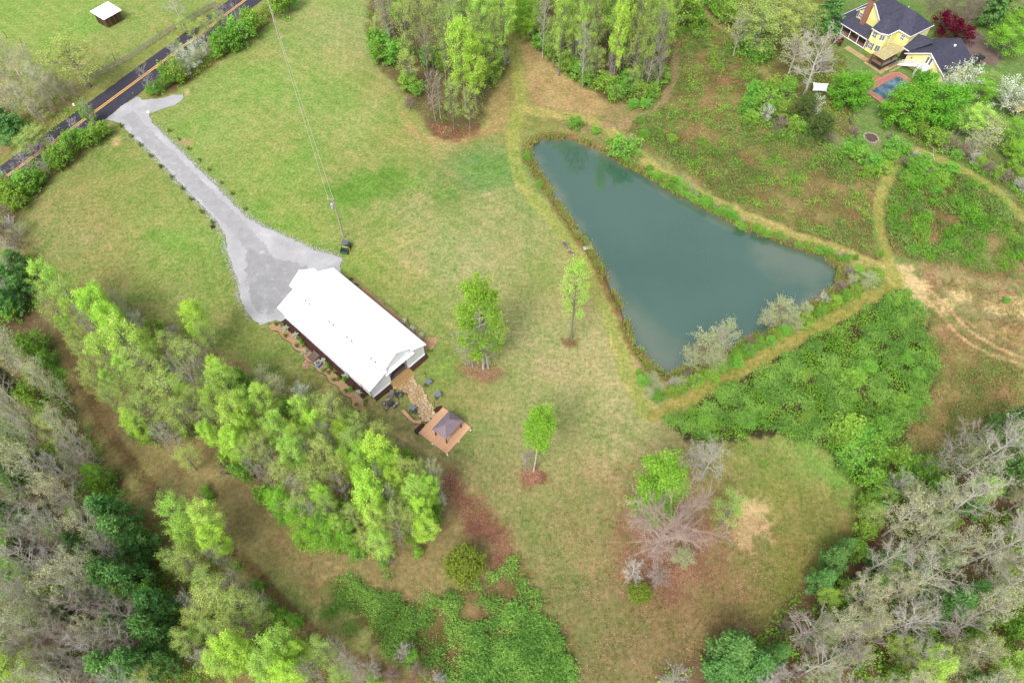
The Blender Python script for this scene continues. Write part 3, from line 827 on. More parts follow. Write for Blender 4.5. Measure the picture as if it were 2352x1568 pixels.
# mulch beds and borders
sheet('dark_mulch_strip', ragged([bw(*p) for p in [(-7.0, 1.4), (-5.85, 1.4), (-5.85, 12.4), (-5.85, 23.9), (-7.0, 23.9)]], .5, .03, 3), .10, MULCH, .12)
MB_ = MB()
for y0, y1 in ((.6, 12.9), (14.6, 24.0)):
    MB_.b2(-7.12, -6.98, y0, y1, 0, .22)
o = MB_.build('bed_timber_edging', EDGE); o.matrix_world = bx
tag(o, 'dark timber edging along the mulch bed on the left side of the barn', 'edging')
wav = []
for i in range(40):
    y = -.2 + i * .64
    wav.append((-8.3 - .5 * abs(math.sin(i * .62)) - (.5 if i < 4 else 0) - (.35 if i > 36 else 0), y))
bedo = [(-7.12, -.4)] + wav + [(-7.12, 24.6)]
sheet('orange_mulch_bed', ragged([bw(*p) for p in bedo], .6, .03, 4), .06, MULCHO, .09)
o = MB()
for a, b_ in zip(wav[:-1], wav[1:]): o.bar((a[0], a[1], .06), (b_[0], b_[1], .06), .07, .12)
o = o.build('bed_border', EDGE); o.matrix_world = bx
tag(o, 'scalloped dark border around the orange mulch bed left of the barn', 'edging')
wav2 = [(8.0 + .35 * abs(math.sin(i * .9)) + (1.2 if i < 2 else 0), .7 + i * .9) for i in range(25)]
sheet('orange_mulch_bed', ragged([bw(*p) for p in ([(5.85, .9)] + [(7.6, .2), (9.6, 1.0)] + wav2[1:] + [(5.85, 22.4)])], .6, .03, 6), .06, MULCHO, .09)
sheet('red_mulch_bed', ragged([bw(*p) for p in [(-5.7, .3), (-5.8, -.55), (-2.2, -.75), (-2.1, .3)]], .5, .04, 7), .07, MULCH, .1)
sheet('red_mulch_bed', ragged([bw(*p) for p in [(2.1, .3), (2.2, -.75), (5.9, -.6), (6.1, .3)]], .5, .04, 8), .07, MULCH, .1)
# side steps
st = thing('side_steps', (*bw(-7.3, 12.9 + .85), 0), BA, 'weathered wooden steps up to the side door of the barn', 'steps')
for i in range(4):
    MB().box((-.85 + i * .42, 0, .14 + i * .12), (.38, 1.5, .06)).build('tread', PLANKG, st)
for y in (-.78, .78): MB().slab([(-1.0, y, .02), (.85, y, .02), (.85, y, .52), (-1.0, y, .1)], .06).build('stringer', TIMBER, st)
slab = thing('stepping_slab', (*bw(-9.1, 13.4), 0), BA, 'pink flat stepping stones at the foot of the side steps', 'stepping stones')
for i, (x, y) in enumerate([(0, 0), (.15, .62), (-.5, .3), (-.45, -.35)]):
    a = random.Random(i)
    pts = [(x + (.3 + a.uniform(-.06, .06)) * math.cos(t * 1.05), y + (.3 + a.uniform(-.06, .06)) * math.sin(t * 1.05)) for t in range(6)]
    MB().prism(pts, .03, .11).build('stone', pm('pink_slab', alb(206, 160, 140), alb(180, 134, 116), 2, .9), slab)
# air conditioner
ac = thing('air_conditioner', (*bw(-8.0, 11.7), .06), BA, 'grey air conditioning unit with round black fan beside the side steps', 'air conditioner')
gm = pm('grey_ac_casing', alb(176, 186, 200), alb(160, 170, 186), 3, .5)
MB().box((0, 0, .05), (1.05, 1.05, .1)).build('base_pad', pad.data.materials[0], ac)
MB().box((0, 0, .55), (.86, .86, .9)).build('casing', gm, ac, bevel=.05)
lv = MB()
for k in range(8):
    for sx, sy in ((1, 0), (-1, 0), (0, 1), (0, -1)):
        lv.box((sx * .435, sy * .435, .2 + k * .1), (.02 if sx else .74, .02 if sy else .74, .04))
lv.build('louvre', pm('grey_louvre', alb(130, 140, 154)), ac)
fn = MB().disc((0, 0), .33, .33, 1.0, 1.03, 20).build('fan_guard', BLACK, ac)
MB().disc((0, 0), .12, .12, 1.03, 1.06, 12).build('fan_hub', gm, fn)

# ------------------------------------------------------------------ flagstone path
def clip(poly_, p, nrm):
    out = []
    for i in range(len(poly_)):
        a, b_ = poly_[i], poly_[(i + 1) % len(poly_)]
        da = (a[0] - p[0]) * nrm[0] + (a[1] - p[1]) * nrm[1]; db = (b_[0] - p[0]) * nrm[0] + (b_[1] - p[1]) * nrm[1]
        if da <= 0: out.append(a)
        if da * db < 0:
            t = da / (da - db); out.append((a[0] + (b_[0] - a[0]) * t, a[1] + (b_[1] - a[1]) * t))
    return out
def flagstones():
    pr = reg(1120, 1080, 10.456)
    Lp = [(480, 560), (600, 650), (700, 760), (800, 880), (900, 1000), (960, 1120), (1060, 1280), (1110, 1400), (1190, 1560), (1330, 1568 + 120)]
    Rp = [(900, 260), (1000, 370), (1120, 490), (1280, 640), (1340, 780), (1400, 940), (1490, 1120), (1560, 1210), (1600, 1370), (1660, 1420)]
    lw = [G(*pr(*p)) for p in Lp]; rw = [G(*pr(*p)) for p in Rp]
    outline = smooth_poly(lw, 1, False) + smooth_poly(rw, 1, False)[::-1]
    base = sheet('stone_path', outline, .03, pm('path_grit', alb(126, 100, 70), alb(96, 76, 54), 6, .95), .05)
    rg = random.Random(12)
    P = np.array(outline); x0, x1, y0, y1 = P[:, 0].min(), P[:, 0].max(), P[:, 1].min(), P[:, 1].max()
    sites = []
    for _ in range(6000):
        s = (rg.uniform(x0, x1), rg.uniform(y0, y1))
        if all((s[0] - q[0]) ** 2 + (s[1] - q[1]) ** 2 > (.43 if rg.random() < .8 else .6) ** 2 for q in sites): sites.append(s)
    A = np.array(sites)
    ins = sdist(A[:, 0], A[:, 1], outline, 3.0)
    n = 0
    for i, s in enumerate(sites):
        if ins[i] < -.06: continue
        cell = [(s[0] - .8, s[1] - .8), (s[0] + .8, s[1] - .8), (s[0] + .8, s[1] + .8), (s[0] - .8, s[1] + .8)]
        for j, q in enumerate(sites):
            if i == j: continue
            dx, dy = q[0] - s[0], q[1] - s[1]; d = math.hypot(dx, dy)
            if d > 2: continue
            nn = (dx / d, dy / d); g_ = .035
            cell = clip(cell, (s[0] + dx / 2 - nn[0] * g_, s[1] + dy / 2 - nn[1] * g_), nn)
            if len(cell) < 3: break
        if len(cell) < 3: continue
        z = .085 + rg.uniform(0, .05)
        mb = MB()
        k = len(cell)
        inn = [(s[0] + (p[0] - s[0]) * .93, s[1] + (p[1] - s[1]) * .93) for p in cell]
        tl = (rg.uniform(-.03, .03), rg.uniform(-.03, .03))
        zt = lambda p: z + (p[0] - s[0]) * tl[0] + (p[1] - s[1]) * tl[1]
        vs = [(p[0], p[1], .032) for p in cell] + [(p[0], p[1], zt(p) - .02) for p in cell] + [(p[0], p[1], zt(p)) for p in inn]
        a = sum(cell[m][0] * cell[(m + 1) % k][1] - cell[(m + 1) % k][0] * cell[m][1] for m in range(k))
        if a < 0: vs = vs[:k][::-1] + vs[k:2 * k][::-1] + vs[2 * k:][::-1]
        fs = [(m, (m + 1) % k, k + (m + 1) % k, k + m) for m in range(k)] + [(k + m, k + (m + 1) % k, 2 * k + (m + 1) % k, 2 * k + m) for m in range(k)] + [tuple(range(2 * k, 3 * k))]
        mb.add(vs, fs).build('flagstone', STONES[rg.choice((0, 0, 1, 1, 2, 3))], base)
flagstones()

# ------------------------------------------------------------------ gazebo and its deck
DK = [np.array(p) for p in ((-11.23, 54.42), (-6.53, 50.74), (-10.16, 46.16), (-14.80, 49.77))]
dc = sum(DK) / 4
ang = math.atan2(*( (DK[0] - DK[3]) + (DK[1] - DK[2]))[::-1])      # x axis: along the boards' cross direction
DA = ang
DW = (np.linalg.norm(DK[0] - DK[3]) + np.linalg.norm(DK[1] - DK[2])) / 2; DH = (np.linalg.norm(DK[1] - DK[0]) + np.linalg.norm(DK[2] - DK[3])) / 2
deck = thing('timber_deck', (dc[0], dc[1], 0), DA, 'square cedar-coloured timber deck under the brown gazebo at the end of the flagstone path', 'deck')
nb = 42; bw_ = DH / nb
bm_ = MB().box((0, 0, 0), (DW, bw_ - .014, .04)).mesh('deck_board', DECKW)
for i in range(nb):
    link('deck_board', bm_, deck, (0, -DH / 2 + (i + .5) * bw_, .33))
for sx, sy, s in ((0, -DH / 2 + .02, (DW - .04, .04, .24)), (0, DH / 2 - .02, (DW - .04, .04, .24)), (-DW / 2 + .02, 0, (.04, DH - .1, .24)), (DW / 2 - .02, 0, (.04, DH - .1, .24))):
    MB().box((sx, sy, .185), s).build('fascia_board', DECKW, deck)
GZ = [np.array(p) for p in ((-10.03, 52.52), (-7.67, 50.82), (-10.17, 47.62), (-12.45, 49.32))]
gc = sum(GZ) / 4
gx = np.linalg.norm(GZ[0] - GZ[3]) / 2 + .05; gy = np.linalg.norm(GZ[1] - GZ[0]) / 2
GA = math.atan2(*((GZ[0] - GZ[3]) + (GZ[1] - GZ[2]))[::-1])
gaz = thing('gazebo', (gc[0], gc[1], .352), GA, 'brown metal hip-roofed gazebo on four posts standing on the timber deck', 'gazebo')
GR = pm('brown_metal_roof', alb(158, 140, 150), alb(140, 122, 132), 1.0, .45)
zt, zr, rl = 2.12, 3.05, .62
cor = [(-gx, -gy, zt), (gx, -gy, zt), (gx, gy, zt), (-gx, gy, zt)]
ra, rb = (-rl, 0, zr), (rl, 0, zr)
faces = [[cor[0], cor[1], rb, ra], [cor[2], cor[3], ra, rb], [cor[1], cor[2], rb], [cor[3], cor[0], ra]]
for fpts in faces:
    rp = MB().slab(fpts, .04).build('roof_panel', GR, gaz)
    ss = MB()
    a, b_ = Vector(fpts[0]), Vector(fpts[1]); nseam = int((b_ - a).length / .2)
    e = (b_ - a).normalized()
    top0, top1 = Vector(fpts[-1]), Vector(fpts[2])
    mid = (a + b_) / 2; perp = ((top0 + top1) / 2 - mid).normalized(); Hs = ((top0 + top1) / 2 - mid).length
    t0 = (top0 - a).dot(e); t1 = (top1 - a).dot(e); Lw = (b_ - a).length
    for i in range(1, nseam):
        x = Lw * i / nseam
        hgt = Hs * min(1, x / t0 if t0 > 0 else 1, (Lw - x) / (Lw - t1) if Lw > t1 else 1)
        p = a + e * x; ss.bar(p + Vector((0, 0, .02)), p + perp * hgt + Vector((0, 0, .02)), .025, .035)
    ss.build('seams', GR, rp)
hip = MB()
for p, q in ((cor[0], ra), (cor[3], ra), (cor[1], rb), (cor[2], rb), (ra, rb)):
    hip.bar(Vector(p) + Vector((0, 0, .03)), Vector(q) + Vector((0, 0, .03)), .08, .05)
hip.build('hip_cap', GR, gaz)
for sx in (-1, 1):
    for sy in (-1, 1):
        p_ = MB().box((sx * (gx - .32), sy * (gy - .32), 1.04), (.15, .15, 2.08)).box((sx * (gx - .32), sy * (gy - .32), .06), (.22, .22, .12)).build('post', CEDARP, gaz)
for sy in (-1, 1): MB().box((0, sy * (gy - .32), 2.03), (2 * gx - .8, .1, .16)).build('beam', CEDARP, gaz)
for sx in (-1, 1): MB().box((sx * (gx - .32), 0, 2.03), (.1, 2 * gy - .8, .16)).build('beam', CEDARP, gaz)
rg6 = reg(1080, 1040, 5.228)
sheet('red_mulch_bed', ragged(smooth_poly(poly([rg6(*p) for p in [(985, 860), (1060, 780), (1130, 770), (1150, 800), (1020, 900)]]), 1), .4, .05, 9), .06, MULCH, .08)
sheet('red_mulch_bed', ragged(smooth_poly(poly([rg6(*p) for p in [(830, 1030), (880, 1060), (780, 1180), (760, 1215), (705, 1195), (700, 1140), (740, 1110), (770, 1080)]]), 1), .4, .05, 10), .06, MULCH, .08)
# small white lamps beside the deck, curved wooden seat wall
def lamp(p, lab):
    t = thing('garden_light', (*G(*p), 0), 0, lab, 'garden light', 'small white lights around the deck')
    MB().tube((0, 0, 0), (0, 0, .2), .03).build('stake', BLACK, t)
    MB().disc((0, 0), .14, .14, .2, .32, 10, .6).build('lamp_head', TRIM, t)
gz = reg(1180, 1160, 8.709)
for p, lab in (((1730, 880), 'white garden light by the right corner of the timber deck'), ((1435, 1170), 'white garden light midway along the lower right edge of the timber deck'),
               ((1140, 1505), 'white garden light at the lowest corner of the timber deck'), ((760, 1235), 'white garden light along the lower left edge of the timber deck')):
    lamp(gz(*p), lab)
bc = reg(1080, 1130, 12.06)
cl = smooth_poly([G(*bc(*p), .0) for p in [(1215, 890), (1450, 1160), (1560, 1270), (1690, 1325), (1860, 1300)]], 2, False)
wall = thing('curved_bench', (0, 0, 0), 0, 'curved low bench of salmon boards lying in the grass beside the flagstone path', 'bench')
PINKW = pm('salmon_board', alb(228, 176, 142), alb(210, 156, 122), 2, .6)
cl = np.array(cl)
for i in range(0, len(cl) - 1):
    a, b_ = cl[i], cl[i + 1]
    d = (b_ - a) / np.linalg.norm(b_ - a); nn = np.array((-d[1], d[0])) * .26
    MB().prism([tuple(a - nn), tuple(b_ - nn), tuple(b_ + nn), tuple(a + nn)], .34, .41).build('seat_board', PINKW, wall)
for i in range(0, len(cl), 4):
    MB().box((cl[i][0], cl[i][1], .17), (.3, .3, .34)).build('leg', CEDARP, wall)

# ------------------------------------------------------------------ patio tables and chairs
def bar_table(p, rz, lab, dark=False):
    t = thing('patio_table', (*G(*p, .95), 0), rz, lab, 'table', 'square patio tables beside the flagstone path')
    s = .46
    pts = []
    for cx_, cy_, a0 in ((s - .12, s - .12, 0), (-s + .12, s - .12, 90), (-s + .12, -s + .12, 180), (s - .12, -s + .12, 270)):
        for k in range(4):
            a = math.radians(a0 + k * 30); pts.append((cx_ + .12 * math.cos(a), cy_ + .12 * math.sin(a)))
    MB().prism(pts, .93, .97).build('table_top', BLACK if dark else GREYT, t)
    if dark: MB().prism([(-.3, -.42), (.42, -.42), (.42, .05)], .971, .98).build('top_panel', GREYT, t)
    for sx in (-1, 1):
        for sy in (-1, 1): MB().bar((sx * .3, sy * .3, .93), (sx * .4, sy * .4, 0), .05).build('leg', BLACK, t)
    return t
def stool(p, rz, lab):
    t = thing('bar_stool', (*G(*p, .65), 0), rz, lab, 'stool', 'black stools at the patio tables')
    MB().box((0, 0, .66), (.36, .36, .05)).build('seat', BLACK, t, bevel=.02)
    MB().disc((0, 0), .06, .06, .686, .695, 8).build('seat_hole', GREYT, t)
    for sx in (-1, 1):
        for sy in (-1, 1): MB().bar((sx * .14, sy * .14, .64), (sx * .2, sy * .2, 0), .035).build('leg', BLACK, t)
    r_ = MB()
    for sx in (-1, 1):
        r_.bar((sx * .185, -.185, .2), (sx * .185, .185, .2), .02).bar((-.185, sx * .185, .2), (.185, sx * .185, .2), .02)
    r_.build('foot_rail', BLACK, t)
tb = reg(1120, 1080, 10.456)
bar_table(tb(1415, 390), .75, 'square grey table nearest the barn, right of the flagstone path')
bar_table(tb(1705, 770), .5, 'square grey mottled table farthest right of the flagstone path')
bar_table(tb(925, 1185), .75, 'square grey table left of the flagstone path, by the curved bench')
bar_table(tb(495, 790), .7, 'black and grey square table between the mulch bed and the flagstone path', True)
stool(tb(1318, 480), .6, 'black stool at the grey table nearest the barn')
stool(tb(1645, 870), .6, 'black stool at the mottled grey table farthest right')
stool(tb(860, 1285), .6, 'left black stool at the grey table by the curved bench')
stool(tb(1000, 1305), .6, 'right black stool at the grey table by the curved bench')
stool(tb(590, 735), .6, 'black stool at the right side of the black and grey table')
stool(tb(395, 770), .6, 'black stool at the left side of the black and grey table')
WICK = pm('brown_wicker', alb(134, 120, 124), alb(106, 92, 96), 12, .8, .5, 40)
CUSH = pm('grey_brown_cushion', alb(174, 162, 168), alb(156, 144, 150), 4, .85)
def lounge(p, rz, lab):
    t = thing('patio_chair', (*G(*p, .4), 0), rz, lab, 'chair', 'wicker patio chairs around the black fire table'); t.scale = (.74, .74, .8)
    MB().b2(-.34, .34, -.34, .34, .08, .36).build('base', WICK, t)
    MB().b2(-.3, .3, -.3, .34, .37, .46).build('seat_cushion', CUSH, t, bevel=.03)
    MB().box((0, .36, .58), (.66, .1, .46)).build('backrest', WICK, t)
    for sx in (-1, 1): MB().b2(sx * .36 - .05, sx * .36 + .05, -.3, .3, .3, .58).build('arm', WICK, t)
pc = reg(1080, 1130, 12.06)
lounge(pc(530, 615), 1.7, 'brown wicker chair left of the black fire table')
lounge(pc(600, 790), 2.4, 'brown wicker chair nearest the trees, below the black fire table')
lounge(pc(900, 710), -2.2, 'brown wicker chair right of the black fire table')
o_ = thing('footstool', (*G(*pc(1000, 615), .35), 0), -.7, 'small brown wicker footstool between the chairs and the path', 'footstool')
MB().b2(-.26, .26, -.26, .26, .05, .34).build('base', WICK, o_); MB().b2(-.24, .24, -.24, .24, .345, .42).build('cushion', CUSH, o_, bevel=.03)
o_ = thing('footstool', (*G(*pc(665, 485), .3), 0), .2, 'low grey wicker footstool beside the brown lounger', 'footstool')
MB().b2(-.38, .38, -.2, .2, .05, .28).build('base', WICK, o_); MB().b2(-.36, .36, -.18, .18, .285, .35).build('cushion', CUSH, o_, bevel=.03)
o_ = thing('sun_lounger', (*G(*pc(790, 370), .3), 0), -.15, 'brown reclining lounger by the red mulch bed of the barn', 'lounger')
MB().b2(-.32, .32, -.5, .35, .24, .34).build('seat', WICK, o_)
MB().slab([(-.32, .35, .34), (.32, .35, .34), (.32, .95, .8), (-.32, .95, .8)], .08).build('backrest', WICK, o_)
for sx in (-1, 1):
    for y in (-.42, .3): MB().box((sx * .27, y, .12), (.06, .06, .24)).build('leg', BLACK, o_)
o_ = thing('fire_table', (*G(*pc(765, 610), .5), 0), .63, 'black rectangular fire table in the middle of the wicker chairs', 'fire table'); o_.scale = (.78, .78, .9)
MB().b2(-.62, .62, -.4, .4, .05, .5).build('body', BLACK, o_)
MB().b2(-.68, .68, -.45, .45, .505, .55).build('table_top', BLACK, o_)
MB().b2(-.4, .4, -.12, .12, .552, .57).build('burner_tray', pm('burner_glass', (.05, .06, .1, 1), (.02, .02, .04, 1), 9, .2), o_)
for p, lab in (((1020, 430), 'thin black garden pole beside the black and grey table'), ((1755, 1120), 'thin black garden pole at the lower left of the flagstone path')):
    q = G(*pc(*p)); MBp = MB().tube((0, 0, 0), (0, 0, 1.9), .035).disc((0, 0), .1, .1, 1.9, 2.0, 8)
    o = MBp.build('garden_pole', BLACK); o.location = (q[0], q[1], 0); tag(o, lab, 'pole', 'thin black garden poles')
for p, lab in (((1355, 300), 'thin black garden pole behind the grey table nearest the barn'), ((1615, 1170), 'thin black garden pole at the upper corner of the timber deck')):
    q = G(*tb(*p)); o = MB().tube((0, 0, 0), (0, 0, 1.9), .035).disc((0, 0), .1, .1, 1.9, 2.0, 8).build('garden_pole', BLACK); o.location = (q[0], q[1], 0); tag(o, lab, 'pole', 'thin black garden poles')

# ------------------------------------------------------------------ green utility cart and its yellow rake handle
gt = reg(980, 700, 22.4)
c0 = G(*gt(720, 560), .8)
cart = thing('utility_cart', (c0[0], c0[1], 0), math.radians(-10), 'small green two-seat utility cart with black roof parked by the power pole', 'utility cart')
GRN = pm('green_paint', (.02, .16, .06, 1), (.015, .12, .045, 1), 3, .35)
YEL = pm('yellow_seat', alb(236, 206, 118), alb(216, 180, 90), 4, .6)
MB().b2(-.62, .62, -1.2, 1.3, .38, .5).build('chassis', BLACK, cart)
bedm = MB().b2(-.66, .66, -1.35, -.2, .62, .68)
bedm.build('bed_floor', BLACK, cart)
for x0, x1, y0, y1 in ((-.70, -.66, -1.35, -.2), (.66, .70, -1.35, -.2), (-.70, .70, -1.39, -1.351), (-.70, .70, -.199, -.16)):
    MB().b2(x0, x1, y0, y1, .62, .98).build('bed_side', GRN, cart)
MB().b2(-.55, .55, -.12, .3, .52, .8).build('seat', YEL, cart, bevel=.04)
MB().box((0, -.12, 1.0), (1.1, .12, .4)).build('seat_back', YEL, cart, bevel=.03)
hood = MB()
hood.add([(-.6, .75, .5), (.6, .75, .5), (.5, 1.5, .5), (-.5, 1.5, .5), (-.58, .75, .98), (.58, .75, .98), (.44, 1.45, .78), (-.44, 1.45, .78)],
         [(3, 2, 1, 0), (4, 5, 6, 7), (0, 1, 5, 4), (1, 2, 6, 5), (2, 3, 7, 6), (3, 0, 4, 7)])
hood.build('bonnet', GRN, cart, bevel=.06)
MB().b2(-.62, .62, -.22, .98, 1.82, 1.88).build('roof', pm('dark_grey_roof', (.10, .105, .13, 1), (.07, .075, .09, 1), 2, .4), cart, bevel=.03)
for sx in (-1, 1):
    for y in (-.18, .92): MB().bar((sx * .58, y, .5), (sx * .58, y, 1.82), .05).build('roof_post', BLACK, cart)
MB().tube((-.25, .55, .95), (-.25, .5, 1.0), .17, .17, 12).build('steering_wheel', BLACK, cart)
wm = None
for sx in (-1, 1):
    for y in (-.85, 1.1):
        w = MB().tube((sx * .52, y, .3), (sx * .74, y, .3), .3, .3, 16).build('wheel', BLACK, cart)
        MB().tube((sx * .741, y, .3), (sx * .755, y, .3), .16, .16, 12).build('rim', YEL, w)
for sx in (-1, 1): MB().disc((sx * .38, 1.44), .07, .05, .62, .72, 8).build('headlight', TRIM, cart)
q0, q1 = G(*gt(915, 470), 1.1), G(*gt(1140, 1280), .02)
o = MB().tube((q0[0], q0[1], 1.1), (q1[0], q1[1], .05), .035).build('rake_handle', YEL); tag(o, 'long pale yellow pole leaning on the green utility cart', 'pole')

# ------------------------------------------------------------------ power poles and lines
PW = pm('grey_pole_wood', alb(196, 186, 172), alb(158, 148, 136), 3, .85, .3, 12, stretch=(4, 4, .4))
p1 = G(1008 * .784, 697 * .784)
def power_pole(p, lab, transf):
    t = thing('utility_pole', (p[0], p[1], 0), 0, lab, 'utility pole', 'wooden utility poles of the power line')
    MB().tube((0, 0, -.1), (0, 0, 10.6), .17, .11, 10).build('pole', PW, t)
    MB().bar((-.9, 0, 10.2), (.25, 0, 10.2), .1, .12).build('crossarm', PW, t)
    for x in (-.85, .15): MB().tube((x, 0, 10.26), (x, 0, 10.5), .05, .035, 8).build('insulator', TRIM, t)
    if transf:
        tr = MB().tube((-.42, -.1, 8.2), (-.42, -.1, 9.1), .28, .28, 14).build('transformer', pm('pale_grey_steel', alb(214, 218, 226), alb(190, 194, 204), 3, .4), t)
        MB().tube((-.42, -.1, 9.1), (-.42, -.1, 9.3), .06, .05, 8).build('bushing', TRIM, tr)
        MB().bar((-.75, 0, 7.6), (0, 0, 7.9), .07).build('bracket', PW, t)
power_pole(p1, 'grey wooden utility pole with white transformer behind the green utility cart', True)
p2 = G(641, 86)
power_pole(p2, 'tall grey utility pole by the road at the top edge of the lawn', False)
for dx, sag, lab in ((-.8, 1.5, 'upper left power line wire across the lawn between the two poles'), (.1, 1.9, 'lower right power line wire across the lawn between the two poles')):
    mb = MB(); prev = None
    for i in range(25):
        t = i / 24
        q = (p1[0] + (p2[0] - p1[0]) * t + dx * (1 - t) + .15 * t * dx, p1[1] + (p2[1] - p1[1]) * t, 10.45 - sag * 4 * t * (1 - t) * .35)
        if prev: mb.tube(prev, q, .03, .03, 5, False)
        prev = q
    tag(mb.build('power_line', pm('pale_cable', alb(214, 208, 196))), lab, 'cable', 'power line wires')

# ------------------------------------------------------------------ pasture shed beyond the road
sb = np.array((-100.18, 161.27)); sr = np.array((-97.6, 164.97)); sl = np.array((-103.28, 163.85))
sa = math.atan2(*(sr - sb)[::-1])
shd = thing('pasture_shed', (sb[0], sb[1], 0), sa, 'small brown plank shed with white roof in the pasture beyond the road', 'shed')
sw, sd, h1, h0 = 4.5, 4.0, 2.5, 2.9
SHW = [pm('shed_plank_%s' % k, a, b_, 2, .9, .5, 10, stretch=(6, 6, .5)) for k, a, b_ in (('warm', alb(124, 92, 58), alb(88, 64, 42)), ('pale', alb(148, 120, 82), alb(112, 88, 60)), ('dark', alb(96, 70, 46), alb(66, 48, 34)))]
rr_ = random.Random(4)
n = 16
for i in range(n):
    x = (i + .5) * sw / n; h = h1 + rr_.uniform(-.06, .03)
    MB().box((x, 0, h / 2), (sw / n - .02, .04 + rr_.uniform(0, .02), h)).build('plank', SHW[rr_.randrange(3)], shd)
n = 14
for i in range(n):
    y = .06 + (i + .5) * sd / n; h = h1 + (h0 - h1) * y / sd - .03
    MB().box((0, y, h / 2), (.05, sd / n - .02, h)).build('plank', SHW[rr_.choice((0, 2, 2))], shd)
MB().b2(sw - .04, sw, .06, sd, 0, h1).build('side_wall', SHW[2], shd)
MB().b2(.06, sw - .06, sd - .05, sd, 0, h1 + .2).build('rear_wall', SHW[2], shd)
MB().slab([(-.45, -.5, h1 + .02), (sw + .4, -.5, h1 + .02), (sw + .4, sd + .5, h0 + .2), (-.45, sd + .5, h0 + .2)], .08).build('roof', WHITE, shd)
MB().box((2.2, -.05, 2.25), (.3, .08, .2)).build('shed_light', TRIM, shd)

# ------------------------------------------------------------------ plank fence and field posts
FW = pm('grey_fence_board', alb(200, 186, 172, 1.4), alb(164, 150, 136, 1.4), 2, .9, .4, 10, stretch=(1, 1, 1))
fpx = [(110, 1420), (245, 1340), (390, 1270), (540, 1190), (675, 1125), (815, 1045), (945, 955), (1070, 865), (1195, 780), (1330, 690), (1460, 610), (1590, 530), (1715, 455), (1835, 385), (1955, 315), (2085, 245), (2200, 178), (2320, 110)]
shr = reg(250, 0, 6.031)
fp = [G(*shr(*p)) for p in fpx]
fen = thing('board_fence', (0, 0, 0), 0, 'grey four-rail board fence running along the far side of the road', 'fence')
for p in fp: MB().box((p[0], p[1], .75), (.14, .14, 1.5)).build('post', FW, fen)
for a, b_ in zip(fp[:-1], fp[1:]):
    for z in (.35, .68, 1.01, 1.34):
        MB().bar((a[0] + .09, a[1] - .05, z), (b_[0] + .09, b_[1] - .05, z), .04, .15, up=(0, 0, 1)).build('rail', FW, fen)
for p, lab in (((1295, 605), 'dark wire-fence post standing behind the board fence, right one of two near the shed'), ((535, 1075), 'dark wire-fence post standing behind the board fence, left one of two'),):
    q = G(*shr(*p)); o = MB().tube((0, 0, 0), (0, 0, 1.7), .06, .05, 6).build('fence_post', EDGE); o.location = (q[0], q[1], 0); tag(o, lab, 'post', 'thin posts of the pasture wire fence')
p0 = reg(0, 0, 2.351)
for p, lab in (((50, 262), 'thin dark pasture post at the far left edge'), ((160, 315), 'thin dark pasture post second from the left edge')):
    q = G(*p0(*p)); o = MB().tube((0, 0, 0), (0, 0, 1.7), .06, .05, 6).build('fence_post', EDGE); o.location = (q[0], q[1], 0); tag(o, lab, 'post', 'thin posts of the pasture wire fence')
# roadside mailbox, sign and marker flags
q = G(*p0(527, 755)); t = thing('mailbox', (q[0], q[1], 0), .5, 'white mailbox on a post across the road', 'mailbox')
MB().box((0, 0, .55), (.1, .1, 1.1)).build('post', TIMBER, t); MB().box((0, 0, 1.25), (.32, .75, .34)).build('box', TRIM, t, bevel=.06)
q = G(*p0(930, 672)); t = thing('mailbox', (q[0], q[1], 0), .5, 'small grey mailbox at the corner of the drive and the road', 'mailbox')
MB().box((0, 0, .5), (.1, .1, 1.0)).build('post', TIMBER, t); MB().box((0, 0, 1.12), (.24, .5, .24)).build('box', GREYT, t, bevel=.05)
q = G(*p0(1022, 776)); t = thing('marker_boulder', (q[0], q[1], 0), .3, 'white painted boulder at the mouth of the gravel drive', 'boulder')
MB().disc((0, 0), .42, .32, 0, .22, 9, .85).disc((0, .02), .35, .27, .221, .38, 9, .5).build('stone', TRIM, t)
for p, lab in (((1455, 460), 'orange marker flag by the hedge along the road'), ((1245, 1482), 'orange marker flag in the lawn left of the drive')):
    q = G(*p0(*p)); t = thing('marker_flag', (q[0], q[1], 0), .7, lab, 'flag', 'orange marker flags')
    MB().tube((0, 0, 0), (0, 0, .7), .012, .012, 5).build('wire', BLACK, t); MB().box((.14, 0, .58), (.3, .015, .24)).build('flag', pm('orange_plastic', (.75, .12, .03, 1), (.7, .1, .02, 1)), t)
q = G(*p0(1467, 1568)); t = thing('plant_pot', (q[0], q[1], 0), 0, 'round black plant pot left of the gravel drive', 'pot')
MB().disc((0, 0), .34, .34, 0, .4, 14, 1.2).build('pot', BLACK, t); MB().disc((0, 0), .36, .36, .401, .41, 14).build('soil', MULCH, t)

# ------------------------------------------------------------------ pond-side benches and slab
bp = reg(1640, 690, 17.425)
def bench(p, rz, lab, light=True):
    q = G(*p, .45); t = thing('garden_bench', (q[0], q[1], 0), rz, lab, 'bench', 'weathered benches facing the pond')
    GW = pm('weathered_bench_wood', alb(150, 140, 128), alb(116, 106, 98), 3, .85, .3, 12); LW = pm('pale_bench_frame', alb(222, 210, 194), alb(196, 184, 168), 3, .8)
    for k in range(4): MB().box((0, -.26 + k * .15, .46), (1.5, .13, .035)).build('seat_slat', GW, t)
    for k in range(3): MB().box((0, .34 + k * .03, .6 + k * .14), (1.5, .03, .11)).build('back_slat', GW, t)
    for sx in (-1, 1):
        MB().bar((sx * .74, -.28, 0), (sx * .74, -.28, .68), .06).build('leg', LW, t); MB().bar((sx * .74, .3, 0), (sx * .74, .42, .98), .06).build('leg', LW, t)
        MB().box((sx * .74, .04, .7), (.09, .74, .045)).build('arm', LW, t)
